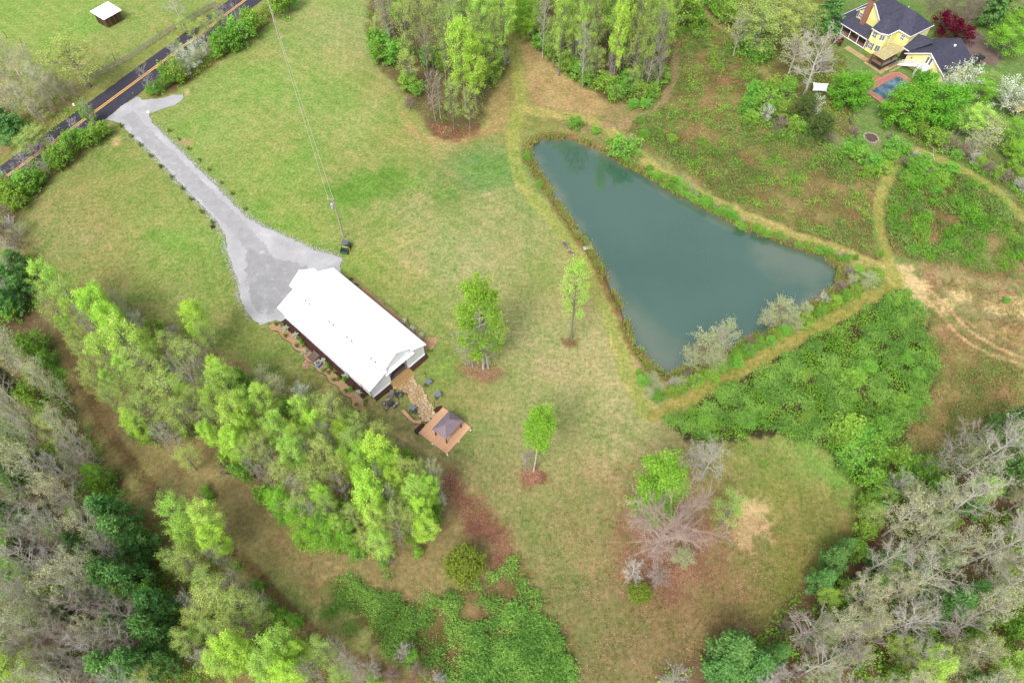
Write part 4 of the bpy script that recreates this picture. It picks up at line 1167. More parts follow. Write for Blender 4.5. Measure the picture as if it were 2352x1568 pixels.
bench(bp(300, 470), math.radians(118), 'weathered bench farther from the slab, left of the pond')
bench(bp(620, 900), math.radians(140), 'weathered bench nearer the pale slab, left of the pond')
c4 = [G(*bp(*p), .25) for p in [(1175, 595), (1565, 450), (1670, 620), (1260, 740)]]
t = thing('pond_platform', (0, 0, 0), 0, 'pale concrete slab platform at the left edge of the pond', 'platform')
MB().prism(c4, .1, .25).build('slab', pm('pale_concrete', alb(206, 202, 196), alb(186, 182, 178), 2, .9, .3, 10), t)
for p in c4: MB().box((p[0] * .94 + .06 * sum(x[0] for x in c4) / 4, p[1] * .94 + .06 * sum(x[1] for x in c4) / 4, -.45), (.14, .14, 1.09)).build('pier', TIMBER, t)
# ------------------------------------------------------------------ yellow farmhouse (x = p, y = -q in its own frame)
HO = (86.5, 149.8); HA = math.atan2(.552, .834)
house = thing('yellow_house', (HO[0], HO[1], 0), HA, 'two-storey yellow house with dark roofs and a brick chimney at the upper right', 'house')
YW = pm('yellow_siding', alb(252, 244, 168, 1.35), alb(246, 236, 150, 1.35), 1.2, .7, .12, 14, stretch=(.2, .2, 4))
SH = pm('dark_shingle', alb(78, 78, 100), alb(56, 56, 76), 1.6, .85, .5, 14)
BRK = pm('red_brick', alb(186, 134, 116), alb(150, 100, 86), 6, .9, .4, 20)
FLOORW = pm('brown_porch_floor', alb(150, 118, 100), alb(124, 96, 82), 2, .8)
def hp(p, q, z): return (p, -q, z)
def hbox(p0, p1, q0, q1, z0, z1, name, mat, par=house, bevel=0):
    return MB().b2(p0, p1, -q0, -q1, z0, z1).build(name, mat, par, bevel=bevel)
def hslab(pts, name, mat, par=house, th=.12):
    P = [Vector(hp(*p)) for p in pts]
    if (P[1] - P[0]).cross(P[2] - P[1]).z < 0: P = P[::-1]
    return MB().slab(P, th).build(name, mat, par)
def hbar(a, b_, name, mat, w=.14, h=.2, par=house):
    return MB().bar(hp(*a), hp(*b_), w, h).build(name, mat, par)
E1 = 5.5
# main walls: gable block to the north, bay wing, long block to the south-east
hbox(3.0, 12.6, -10.0, .6, 0, E1, 'wall', YW)
hbox(4.9, 12.55, .59, 3.7, 0, E1 - .01, 'wall', YW)
bay = [(.1, -3.0), (.1, -.9), (1.0, .45), (3.0, .45), (3.0, -3.0)]
MB().prism([(p, -q) for p, q in bay], 0, E1 - .02).build('bay_wall', YW, house)
# roofs
RZ = 8.6
hslab([(12.9, -10.2, E1), (12.9, 4.0, E1), (8.4, 1.0, RZ), (8.4, -6.6, RZ)], 'roof', SH)
hslab([(4.5, 4.0, E1), (12.9, 4.0, E1), (8.4, 1.0, RZ)], 'roof', SH)
hslab([(4.5, .62, E1), (4.5, 4.0, E1), (8.4, 1.0, RZ), (8.4, -2.2, RZ)], 'roof', SH)
hslab([(-.25, -.95, E1), (.8, .75, E1), (4.5, .75, E1), (8.4, -2.2, RZ), (3.3, -2.2, RZ - .5)], 'roof', SH)
hslab([(-.25, -3.2, E1), (-.25, -.95, E1), (3.3, -2.2, RZ - .5), (2.6, -3.2, E1 + 2.2)], 'roof', SH)
hslab([(2.6, -10.2, E1), (12.9, -10.2, E1), (12.9, -10.0, E1), (8.4, -6.6, RZ), (3.0, -6.6, RZ + .3)], 'roof', SH)
hslab([(2.6, -3.1, E1), (2.6, -6.6, RZ + .32), (8.4, -6.6, RZ + .02), (8.4, -2.2, RZ + .02), (5.0, -2.2, RZ - .6)], 'roof', SH)
MB().slab([hp(2.97, -9.9, E1 - .1), hp(2.97, -3.3, E1 - .1), hp(2.97, -6.6, RZ + .1)], .1).build('gable_wall', YW, house)
for a, b_ in (((2.55, -10.3, E1), (2.55, -6.6, RZ + .35)), ((2.55, -3.0, E1), (2.55, -6.6, RZ + .35)), ((-.3, -3.2, E1 - .05), (-.3, -.95, E1 - .05)), ((-.3, -.95, E1 - .05), (.8, .8, E1 - .05)),
              ((.8, .8, E1 - .05), (4.5, .8, E1 - .05)), ((4.45, .8, E1 - .05), (4.45, 4.0, E1 - .05)), ((4.45, 4.05, E1 - .05), (12.9, 4.05, E1 - .05))):
    hbar(a, b_, 'fascia', TRIM, .1, .2)
MB().tube(hp(2.9, -5.4, 7.3), hp(2.84, -5.4, 7.3), .22, .22, 12).build('gable_vent', TRIM, house)
ch = MB().b2(2.1, 2.94, 8.1, 6.9, 0, 9.7).build('chimney', BRK, house)
MB().b2(2.0, 3.05, 8.2, 6.8, 9.71, 9.95).build('chimney_cap', BLACK, ch)
MB().tube(hp(10.3, -2.4, 7.3), hp(10.3, -2.4, 7.9), .08).build('vent_pipe', TRIM, house)
def window(p, q, z, w, h, ax, shutters=False):
    """ax 'p': faces -p; 'q': faces +q"""
    if ax == 'p': o = MB().b2(p - .05, p - .004, -q - w / 2, -q + w / 2, z, z + h)
    else: o = MB().b2(p - w / 2, p + w / 2, -q - .05, -q - .004, z, z + h)
    o = o.build('window', pm('grey_window_glass', (.16, .18, .21, 1), (.10, .12, .15, 1), 1, .15), house)
    fr = MB()
    for k in (-1, 0, 1):
        if ax == 'p': fr.box((p - .07, -q + k * w / 2, z + h / 2), (.05, .07, h))
        else: fr.box((p + k * w / 2, -q - .07, z + h / 2), (.07, .05, h))
    for zz in (z, z + h / 2, z + h):
        if ax == 'p': fr.box((p - .07, -q, zz), (.06, w + .1, .07))
        else: fr.box((p, -q - .07, zz), (w + .1, .06, .07))
    fr.build('window_frame', TRIM, o)
    if shutters:
        for k in (-1, 1):
            if ax == 'p': s = MB().box((p - .06, -q + k * (w / 2 + .24), z + h / 2), (.05, .36, h + .1))
            else: s = MB().box((p + k * (w / 2 + .24), -q - .06, z + h / 2), (.36, .05, h + .1))
            s.build('shutter', pm('grey_shutter', alb(132, 130, 126), alb(112, 110, 108), 4, .7), o)
window(.1, -2.0, 3.7, 1.1, 1.3, 'p', False); window(.1, -2.0, .9, .9, 1.5, 'p', True)
window(3.0, -9.0, 4.2, .9, 1.2, 'p', True)
window(2.0, .45, 3.7, .9, 1.3, 'q'); window(3.9, .6, 1.1, .9, 1.3, 'q'); window(10.6, 3.7, 4.0, .8, 1.1, 'q')
window(4.9, 2.2, 3.6, .9, 1.2, 'p')
# angled bay window pane facing between the two walls
m_ = Matrix.Rotation(math.atan2(-1.35, .9), 3, 'Z')
o = MB().box((.52, .25, 4.35), (1.0, .06, 1.25), M=m_).build('window', MATS['grey_window_glass'], house)
MB().box((.51, .245, 4.98), (1.15, .1, .08), M=m_).box((.51, .245, 3.7), (1.15, .1, .08), M=m_).box((.5, .24, 4.35), (.07, .1, 1.25), M=m_).build('window_frame', TRIM, o)
o = MB().box((.52, .25, 1.65), (1.0, .06, 1.5), M=m_).build('window', MATS['grey_window_glass'], house)
MB().box((.51, .245, 2.42), (1.15, .1, .08), M=m_).box((.51, .245, .88), (1.15, .1, .08), M=m_).box((.5, .24, 1.65), (.07, .1, 1.5), M=m_).build('window_frame', TRIM, o)
# wrap-around porch
hslab([(-.3, -13.4, 2.7), (-.3, -3.1, 2.7), (2.95, -3.1, 3.85), (2.95, -10.2, 3.85)], 'porch_roof', SH)
hslab([(-.3, -13.4, 2.7), (2.95, -10.2, 3.85), (12.6, -10.2, 3.85), (12.6, -13.4, 2.7)], 'porch_roof', SH)
hbar((-.35, -13.4, 2.66), (-.35, -3.1, 2.66), 'fascia', TRIM, .1, .18); hbar((-.3, -13.45, 2.66), (12.6, -13.45, 2.66), 'fascia', TRIM, .1, .18)
hbox(-.1, 3.0, -13.2, -3.1, .05, .4, 'porch_floor', FLOORW); hbox(-.14, -.1, -13.2, -3.05, .2, .42, 'porch_edge', TRIM)
for q in (-13.1, -10.6, -8.1, -5.6, -3.3): MB().tube(hp(.05, q, .4), hp(.05, q, 2.62), .1, .08, 8).build('porch_post', TRIM, house)
# garage and connecting wing
gar = thing('yellow_garage', (HO[0], HO[1], 0), HA, 'yellow gabled garage with dark roof joined to the right of the yellow house', 'garage')
G0, G1, Q0, Q1, GE, GZR = 3.3, 13.2, 5.9, 15.9, 2.75, 5.7
hbox(G0, G1, Q0, Q1, 0, GE, 'wall', YW, gar)
for p_ in (G0 + .05, G1 - .05):
    MB().slab([hp(p_ - .05, Q0, GE - .02), hp(p_ - .05, Q1, GE - .02), hp(p_ - .05, 10.9, GZR - .12)], .1).build('gable_wall', YW, gar)
hslab([(G0 - .5, Q0 - .45, GE - .1), (G1 + .4, Q0 - .45, GE - .1), (G1 + .4, 10.9, GZR), (G0 - .5, 10.9, GZR)], 'roof', SH, gar)
hslab([(G0 - .5, Q1 + .45, GE - .1), (G1 + .4, Q1 + .45, GE - .1), (G1 + .4, 10.9, GZR), (G0 - .5, 10.9, GZR)], 'roof', SH, gar)
hbar((G0 - .52, Q0 - .5, GE - .16), (G0 - .52, 10.9, GZR - .05), 'fascia', TRIM, .08, .2, gar); hbar((G0 - .52, Q1 + .5, GE - .16), (G0 - .52, 10.9, GZR - .05), 'fascia', TRIM, .08, .2, gar)
MB().box(hp(10.5, 11.8, 5.35), (.4, .4, .35)).build('roof_vent', TRIM, gar)
hbox(4.6, 12.0, 3.72, 5.88, 0, 2.6, 'wing_wall', YW, gar)
hslab([(4.2, 3.72, 2.75), (4.2, 5.5, 2.75), (8.4, 7.9, 4.7), (8.4, 3.72, 4.7)], 'wing_roof', SH, gar)
hslab([(12.4, 3.72, 2.75), (12.4, 5.5, 2.75), (8.4, 7.9, 4.7), (8.4, 3.72, 4.7)], 'wing_roof', SH, gar)
hbar((4.15, 3.8, 2.7), (4.15, 5.5, 2.7), 'fascia', TRIM, .08, .16, gar)
MB().b2(4.52, 4.6, -3.9, -5.4, .05, 2.2).build('wing_opening', EDGE, gar)
dd = MB().b2(3.22, 3.296, -10.4, -12.0, 2.7, 4.7).build('balcony_door', TRIM, gar)
for q in (10.8, 11.6): MB().b2(3.19, 3.22, -q - .26, -q + .26, 2.95, 4.5).build('door_pane', MATS['grey_shutter'], dd)
MB().tube(hp(3.28, 7.2, 2.3), hp(3.18, 7.2, 2.3), .18, .18, 12).build('wall_lamp', BRK, gar)
# white balcony and stair
bal = thing('white_balcony', (HO[0], HO[1], 0), HA, 'white railed balcony and staircase against the gable of the yellow garage', 'balcony')
WT = pm('white_painted_wood', (.80, .80, .82, 1), (.74, .74, .76, 1), 2, .5)
bpts = [(3.2, 9.9), (1.7, 9.9), (.8, 10.6), (.8, 12.0), (1.7, 12.7), (3.2, 12.7)]
MB().prism([(p, -q) for p, q in bpts], 2.45, 2.58).build('floor', WT, bal)
for a, b_ in list(zip(bpts[:-1], bpts[1:]))[1:]:
    hbar((a[0], a[1], 3.5), (b_[0], b_[1], 3.5), 'hand_rail', WT, .07, .09, bal); hbar((a[0], a[1], 2.75), (b_[0], b_[1], 2.75), 'bottom_rail', WT, .05, .05, bal)
    k = int(math.dist(a, b_) / .17); bs = MB()
    for i in range(k + 1):
        t_ = i / k; bs.box(hp(a[0] + (b_[0] - a[0]) * t_, a[1] + (b_[1] - a[1]) * t_, 3.1), (.045, .045, .75))
    bs.build('balusters', WT, bal)
for p, q in ((.9, 10.6), (.9, 12.0), (1.8, 9.95)): MB().box(hp(p, q, 1.22), (.12, .12, 2.44)).build('support_post', WT, bal)
ns = 11
for i in range(ns):
    q = 9.7 - i * .38; z = 2.4 - i * .21
    MB().box(hp(2.2, q, z), (1.0, .36, .05)).build('stair_tread', WT, bal)
for p in (1.66, 2.74):
    MB().slab([hp(p, 9.9, 2.55), hp(p, 5.6, .18), hp(p, 5.6, -.0), hp(p, 9.9, 2.1)], .06).build('stringer', WT, bal)
    hbar((p, 9.9, 3.5), (p, 5.6, 1.1), 'hand_rail', WT, .07, .09, bal)
    bs = MB()
    for i in range(22):
        t_ = i / 21; bs.box(hp(p, 9.8 - 4.1 * t_, 2.9 - 2.3 * t_), (.045, .045, .9))
    bs.build('balusters', WT, bal)
# pergola and outdoor bar
per = thing('patio_cover', (HO[0], HO[1], 0), HA, 'tan slatted patio cover on dark posts beside the yellow house', 'patio cover')
TAN = pm('tan_cover_slat', alb(216, 204, 152), alb(192, 180, 124), 1.5, .8)
k = 20
for i in range(k):
    p = -3.4 + (i + .5) * 7.1 / k
    MB().box(hp(p, 2.9, 2.62 + (p + 3.4) * .03), (7.1 / k - .025, 3.3, .05)).build('slat', TAN, per)
for q in (1.4, 4.4): hbar((-3.4, q, 2.5), (3.7, q, 2.7), 'beam', BLACK, .1, .16, per)
for p, q in ((-3.3, 1.4), (-3.3, 4.4), (3.4, 4.4), (.2, 4.4)): MB().box(hp(p, q, 1.22), (.14, .14, 2.44)).build('post', BLACK, per)
brr = thing('outdoor_bar', (HO[0], HO[1], 0), HA, 'black outdoor bar counter with brown top under the tan patio cover', 'bar counter')
hbox(-3.2, -2.3, 1.7, 4.5, .05, .95, 'counter', BLACK, brr); hbox(-2.29, 2.4, 3.9, 4.5, .05, .95, 'counter', BLACK, brr)
hbox(-3.3, -2.1, 1.6, 4.6, .951, 1.02, 'counter_top', FLOORW, brr); hbox(-2.09, 2.5, 3.8, 4.6, .951, 1.02, 'counter_top', pm('grey_counter', alb(150, 140, 132)), brr)
for i in range(4):
    t = thing('patio_stool', Matrix.Translation((HO[0], HO[1], 0)) @ Matrix.Rotation(HA, 4, 'Z') @ Vector(hp(-.6 + i * .8, 5.1, 0)), HA, 'stool %s along the black outdoor bar by the yellow house' % ('nearest the lawn', 'second from the lawn', 'third from the lawn', 'nearest the garage')[i], 'stool', 'stools along the outdoor bar')
    MB().disc((0, 0), .2, .2, .62, .68, 10).build('seat', GREYT, t)
    for a in range(4): MB().bar((.12 * math.cos(a * 1.57), .12 * math.sin(a * 1.57), .62), (.2 * math.cos(a * 1.57), .2 * math.sin(a * 1.57), 0), .03).build('leg', BLACK, t)
hm = Matrix.Translation((HO[0], HO[1], 0)) @ Matrix.Rotation(HA, 4, 'Z')
def hw(p, q): v = hm @ Vector((p, -q, 0)); return (v.x, v.y)
CON = pm('tan_paving', alb(206, 182, 132), alb(180, 154, 106), 1.2, .9, .2, 8)
walk = thing('paved_walk', (HO[0], HO[1], 0), HA, 'tan paved walk wrapping around the corner of the yellow house', 'walkway')
for i in range(9): hbox(-3.6 if i < 5 else -4.2, -2.0 if i < 5 else -3.5, -6 + i * 1.3, -6 + i * 1.3 + 1.26, 0, .08, 'paving_slab', CON, walk)
for i in range(5): hbox(-3.45 + i * 1.3, -3.45 + i * 1.3 + 1.26, 4.7, 5.65, 0, .085, 'paving_slab', CON, walk)
hbox(-3.45, 3.0, -.9, 4.66, 0, .07, 'paving_slab', pm('brown_paving', alb(150, 122, 88), alb(126, 100, 72), 1.5, .9), walk)
for i in range(7):
    t = MB().box((0, 0, .05), (.75, .42, .1)).build('stepping_stone', CON, walk); t.location = hp(-1.4 + i * .75, 6.3 + (i % 2) * .12, 0)
# pool with pink brick surround
pool = thing('swimming_pool', (HO[0], HO[1], 0), HA, 'covered swimming pool with blue cover and pink brick surround below the yellow house', 'swimming pool')
PB = pm('pink_brick_paving', alb(206, 140, 124), alb(178, 112, 98), 3, .9, .3, 16, wear=(alb(220, 170, 152), 1.2, .58))
ring = [(-12.8, 8.6), (-11.4, 7.3), (-8.6, 7.0), (-2.4, 7.0), (-.6, 8.1), (-.6, 12.4), (-2.2, 14.4), (-11.4, 14.4), (-12.8, 13.2)]
for pts_ in ([(-12.8, 8.6), (-11.4, 7.3), (-8.6, 7.0), (-2.4, 7.0), (-.6, 8.1), (-.6, 8.7), (-12.8, 8.7)], [(-12.8, 12.9), (-.6, 12.9), (-2.2, 14.4), (-11.4, 14.4), (-12.8, 13.2)],
             [(-12.8, 8.702), (-11.35, 8.702), (-11.35, 12.898), (-12.8, 12.898)], [(-1.85, 8.702), (-.6, 8.702), (-.6, 12.898), (-1.85, 12.898)]):
    MB().prism([(p, -q) for p, q in pts_], 0, .32).build('surround', PB, pool)
cap = MB()
for a, b_ in zip(ring, ring[1:] + ring[:1]): cap.bar(hp(a[0], a[1], .34), hp(b_[0], b_[1], .34), .3, .05)
cap.build('edge_bricks', pm('pale_pink_brick', alb(224, 170, 152), alb(200, 144, 126), 6, .9), pool)
def pool_cover():
    nx, ny = 40, 22
    vs = []
    for j in range(ny):
        for i in range(nx):
            p = -11.35 + 9.5 * i / (nx - 1); q = 8.7 + 4.2 * j / (ny - 1)
            e = min(i, nx - 1 - i, j, ny - 1 - j)
            z = .27 - min(e, 4) * .02 + (float(fbm(np.array([p * .6]), np.array([q * .6]), 77)[0]) - .5) * .22 * min(1, e / 3)
            vs.append(hp(p, q, z))
    fs = [(j * nx + i, (j + 1) * nx + i, (j + 1) * nx + i + 1, j * nx + i + 1) for j in range(ny - 1) for i in range(nx - 1)]
    m, n, l, out = nmat('blue_pool_cover')
    b = n.new('ShaderNodeBsdfPrincipled'); tc = n.new('ShaderNodeTexCoord')
    c = ramp(n, l, noise(n, l, tc.outputs['Object'], .45, 3.0, .5), [(.38, alb(62, 92, 110)), (.52, alb(98, 134, 150)), (.64, alb(140, 170, 182))])
    l.new(c, b.inputs['Base Color']); b.inputs['Roughness'].default_value = .35
    l.new(b.outputs[0], out.inputs['Surface'])
    o = MB().add(vs, fs).build('pool_cover', m, pool)
pool_cover()
t = thing('pool_ladder_chair', (*hw(-12.9, 13.9), 0), HA + .6, 'white slatted lounger beside the rounded corner of the pool surround', 'lounger')
MB().b2(-.3, .3, -.8, .4, .28, .34).build('seat', WT, t); MB().slab([(-.3, .4, .34), (.3, .4, .34), (.3, .85, .8), (-.3, .85, .8)], .05).build('backrest', WT, t)
for sx in (-1, 1):
    for y in (-.7, .3): MB().box((sx * .27, y, .14), (.05, .05, .28)).build('leg', WT, t)
t.name = 'pool_lounger'
u4 = reg(2250, 0, 2.351)
ring_c = G(*u4(738, 538))
tag(sheet('round_flower_bed', [(ring_c[0] + 1.5 * math.cos(a * .4), ring_c[1] + 1.3 * math.sin(a * .4)) for a in range(16)], .05, pm('clay_soil', alb(196, 140, 98), alb(160, 112, 78), 2, .95, .5, 8), .06))
# concrete parking apron and dark car
dr_ = poly([reg(2640, 60, 6.534)(*p) for p in [(1330, 120), (1440, 180), (1950, 740), (1790, 895), (1700, 860), (1380, 850), (1170, 500), (1150, 350)]])
sheet('concrete_apron', dr_, .05, pm('brown_stained_concrete', alb(136, 116, 106), alb(104, 86, 80), .35, .9, .2, 6, wear=(alb(172, 150, 140), .2, .58)), .06)
cq = G(*reg(2640, 60, 6.534)(1425, 745), .8)
car = thing('parked_car', (cq[0], cq[1], 0), HA + math.pi / 2, 'black pickup truck parked at the end of the garage', 'truck')
CB = pm('black_car_paint', (.02, .021, .026, 1), (.012, .013, .016, 1), 2, .2)
MB().b2(-.92, .92, -2.5, 2.5, .45, .98).build('body', CB, car, bevel=.08)
cab = MB(); cab.add([(-.86, -.6, .98), (.86, -.6, .98), (.86, 1.2, .98), (-.86, 1.2, .98), (-.7, -.45, 1.65), (.7, -.45, 1.65), (.7, .6, 1.65), (-.7, .6, 1.65)], [(3, 2, 1, 0), (4, 5, 6, 7), (0, 1, 5, 4), (1, 2, 6, 5), (2, 3, 7, 6), (3, 0, 4, 7)])
cab.build('cabin', CB, car, bevel=.05)
MB().add([(-.66, .66, 1.58), (.66, .66, 1.58), (.8, 1.16, 1.04), (-.8, 1.16, 1.04)], [(0, 3, 2, 1)]).build('windscreen', DARK, car)
MB().b2(-.8, .8, -2.4, -.7, .985, 1.0).build('cargo_bed', BLACK, car)
for sx in (-1, 1):
    for y in (-1.6, 1.6):
        w = MB().tube((sx * .7, y, .36), (sx * .95, y, .36), .36, .36, 16).build('wheel', BLACK, car); MB().tube((sx * .951, y, .36), (sx * .965, y, .36), .2, .2, 10).build('rim', GREYT, w)
    MB().box((sx * .65, 2.48, .78), (.35, .06, .16)).build('headlight', TRIM, car); MB().box((sx * .75, -2.49, .8), (.2, .05, .2)).build('tail_light', pm('red_lens', (.4, .02, .02, 1)), car)
# fire ring, yard seats, white tarp, ladder and playhouse, fallen branch
fq = G(*u4(708, 952))
fr = thing('fire_ring', (fq[0], fq[1], 0), 0, 'ring of pale stones around ash in the lawn below the pool', 'fire pit')
MB().disc((0, 0), 1.5, 1.5, .01, .06, 20).build('ash', pm('ash', alb(120, 96, 88), alb(84, 66, 60), 4, 1.0, .6, 12), fr)
r_ = random.Random(3)
for i in range(24):
    a = i / 24 * 6.283; rr = 1.55 + r_.uniform(-.1, .1)
    s = r_.uniform(.16, .27); pts = [(rr * math.cos(a) + s * math.cos(k_) * r_.uniform(.8, 1.1), rr * math.sin(a) + s * math.sin(k_) * r_.uniform(.8, 1.1)) for k_ in (0, 1.05, 2.1, 3.15, 4.2, 5.25)]
    MB().prism(pts, 0, r_.uniform(.16, .28)).build('stone', pm('pale_fieldstone', alb(206, 192, 180), alb(160, 146, 134), 3, .9), fr)
YB = pm('grey_yard_wood', alb(146, 134, 140), alb(112, 102, 108), 3, .85)
def yard_chair(p, rz, lab, w=1.5):
    q = G(*p, .4); t = thing('yard_seat', (q[0], q[1], 0), rz, lab, 'seat', 'wooden seats around the fire ring')
    for k_ in range(4): MB().box((0, -.25 + k_ * .16, .4), (w, .14, .035)).build('seat_slat', YB, t)
    for k_ in range(3): MB().box((0, .34 + k_ * .06, .55 + k_ * .17), (w, .03, .14)).build('back_slat', YB, t)
    for sx in (-1, 1):
        MB().bar((sx * (w / 2 - .04), -.28, 0), (sx * (w / 2 - .04), -.28, .6), .07).build('leg', YB, t); MB().bar((sx * (w / 2 - .04), .28, 0), (sx * (w / 2 - .04), .42, .9), .07).build('leg', YB, t)
        MB().box((sx * (w / 2 - .04), .03, .62), (.1, .7, .04)).build('arm', YB, t)
yard_chair(u4(810, 850), math.radians(-40), 'grey wooden bench right of the lawn between the fire ring and the dense green tree', 1.6)
yard_chair(u4(573, 832), math.radians(80), 'dark wooden chair under the green tree above the fire ring', .9)
yard_chair(u4(595, 936), math.radians(130), 'grey wooden chair left of the fire ring', .9)
yard_chair(u4(832, 945), math.radians(-80), 'brown wooden chair right of the fire ring', .8)
tq = [G(*u4(*p), z) + (z,) for p, z in (((310, 568), 2.3), ((420, 575), 2.2), ((405, 632), 2.0), ((306, 625), 1.9))]
tarp = thing('white_tarp', (0, 0, 0), 0, 'white tarp canopy tied below the big pale bare tree', 'tarp')
nn = 10; vs = []
for j in range(nn + 1):
    for i in range(nn + 1):
        a = Vector(tq[0]).lerp(Vector(tq[1]), i / nn); b_ = Vector(tq[3]).lerp(Vector(tq[2]), i / nn)
        p = a.lerp(b_, j / nn); p.z -= .5 * math.sin(math.pi * i / nn) * math.sin(math.pi * j / nn)
        c_ = sum((Vector(x) for x in tq), Vector()) / 4
        k_ = 1 - .12 * (math.sin(math.pi * i / nn) if j in (0, nn) else 0) - .1 * (math.sin(math.pi * j / nn) if i in (0, nn) else 0)
        vs.append(c_ + (p - c_) * k_)
o = MB().add(vs, [(j * (nn + 1) + i, j * (nn + 1) + i + 1, (j + 1) * (nn + 1) + i + 1, (j + 1) * (nn + 1) + i) for j in range(nn) for i in range(nn)]).build('cloth', pm('white_cloth', (.62, .62, .64, 1), (.5, .5, .52, 1), 3, .8), tarp)
for p in tq: MB().tube((p[0], p[1], 0), p, .04, .03, 6).build('pole', TIMBER, tarp)
lad = reg(2700, 200, 4.357)
la, lb = G(*lad(850, 580)), G(*lad(890, 470), 1.6)
pl_ = thing('wooden_ladder', (0, 0, 0), 0, 'wooden ladder leaning into the tree at the right edge', 'ladder')
off = Vector((.28, .12, 0))
for sx in (-1, 1): MB().bar(Vector((la[0], la[1], 0)) + off * sx, Vector((lb[0], lb[1], 2.1)) + off * sx, .07).build('rail', TIMBER, pl_)
for i in range(6):
    c_ = Vector((la[0], la[1], 0)).lerp(Vector((lb[0], lb[1], 2.1)), (i + .6) / 6.4); MB().bar(c_ - off, c_ + off, .05).build('rung', TIMBER, pl_)
yq = G(*lad(1225, 500), 2.2)
ph = thing('playhouse', (yq[0], yq[1], 0), .5, 'small yellow-roofed playhouse under the white blossoming tree at the right edge', 'playhouse')
for sx in (-1, 1):
    for sy in (-1, 1): MB().box((sx * .9, sy * .9, 1.0), (.12, .12, 2.0)).build('post', TIMBER, ph)
MB().b2(-.95, .95, -.95, .95, 1.0, 1.08).build('platform', TIMBER, ph)
MB().slab([(-1.1, -1.1, 1.9), (1.1, -1.1, 1.9), (1.1, 0, 2.5), (-1.1, 0, 2.5)], .05).build('roof_panel', YEL, ph); MB().slab([(1.1, 1.1, 1.9), (-1.1, 1.1, 1.9), (-1.1, 0, 2.5), (1.1, 0, 2.5)], .05).build('roof_panel', YEL, ph)
bq = G(*u4(1145, 1110)); tp = G(*u4(1125, 1050))
o = MB().tube((bq[0], bq[1], .1), (bq[0] + .1, bq[1] + 1.6, .4), .08, .06, 6).tube((bq[0] + .1, bq[1] + 1.6, .4), (bq[0] - 1.5, bq[1] + 2.3, .6), .05, .03, 6).tube((bq[0] + .1, bq[1] + 1.6, .4), (bq[0] + .6, bq[1] + 3.2, .7), .05, .03, 6).tube((bq[0] + .6, bq[1] + 3.2, .7), (bq[0] - .3, bq[1] + 4.0, .8), .03, .02, 5)
tag(o.build('fallen_branch', pm('bleached_wood', alb(232, 226, 206), alb(200, 190, 170))), 'bleached forked branch lying on the mown path below the yellow house', 'branch')
# ------------------------------------------------------------------ vegetation prototypes
LEAF = {
    'yg': leafm('leaf_yellow_green', alb(198, 228, 116, 1.0), alb(128, 172, 60, 1.0), .30, .10, .012),
    'yb': leafm('leaf_fresh_yellow_green', alb(206, 236, 108, 1.0), alb(146, 192, 64, 1.0), .32, .06, .01),
    'lg': leafm('leaf_pale_green', alb(196, 214, 124, 1.08), alb(132, 160, 70, 1.08), .30, .10, .015),
    'bg': leafm('leaf_bright_green', alb(172, 214, 84, 1.12), alb(122, 178, 52, 1.12), .36, .10, .012),
    'dg': leafm('leaf_deep_green', alb(142, 200, 74, 1.08), alb(84, 148, 40, 1.08), .34, .10, .012),
    'tb': leafm('bud_tan', alb(204, 208, 156, 1.15), alb(164, 170, 116, 1.15), .28, .12, .02),
    'ev': leafm('needle_dark_green', alb(126, 172, 96, 1.05), alb(76, 124, 62, 1.05), .24, .12, .012),
    'ce': leafm('needle_olive', alb(136, 152, 60, 1.15), alb(98, 114, 40, 1.15), .12, .08, .01),
    'cd': leafm('needle_cedar', alb(112, 132, 72, 1.2), alb(76, 96, 50, 1.2), .12, .08, .01),
    'bl': leafm('blossom_white', alb(238, 240, 226, 1.35), alb(170, 196, 136, 1.35), .25, .06, .01),
    'rd': leafm('leaf_dark_red', alb(132, 26, 62, 1.3), alb(84, 12, 36, 1.3), .3, .06, .01),
    'sh': leafm('leaf_shrub_green', alb(160, 204, 90, 1.12), alb(102, 154, 50, 1.12), .34, .14, .022),
    'bram': leafm('leaf_bramble', alb(154, 196, 94, 1.0), alb(68, 112, 48, 1.0), .28, .02, .004),
    'fld': leafm('leaf_field_weed', alb(150, 180, 94, 1.12), alb(86, 116, 58, 1.12), .3, .02, .004),
    'sg': leafm('bud_grey_green', alb(196, 204, 150, 1.15), alb(160, 172, 116, 1.15), .3, .10, .012),
    'dry': leafm('dry_grass', alb(206, 178, 128, 1.25), alb(150, 120, 80, 1.25), .2, .02, .004),
    'litl': leafm('fallen_leaf', alb(208, 164, 136, 1.3), alb(128, 74, 60, 1.3), .1, .02, .004),
}
TWIG = pm('grey_twigs', alb(208, 202, 192, 1.35), alb(174, 168, 158, 1.35), .8, .9)
TWIGL = pm('pale_grey_bark', alb(218, 213, 203, 1.45), alb(184, 179, 170, 1.45), .8, .9)
TWIGB = pm('brown_twigs', alb(176, 154, 142, 1.5), alb(140, 120, 110, 1.5), .8, .9)
BARKD = pm('brown_bark', alb(136, 122, 106), alb(96, 84, 72), 1.5, .9, .4, 10)

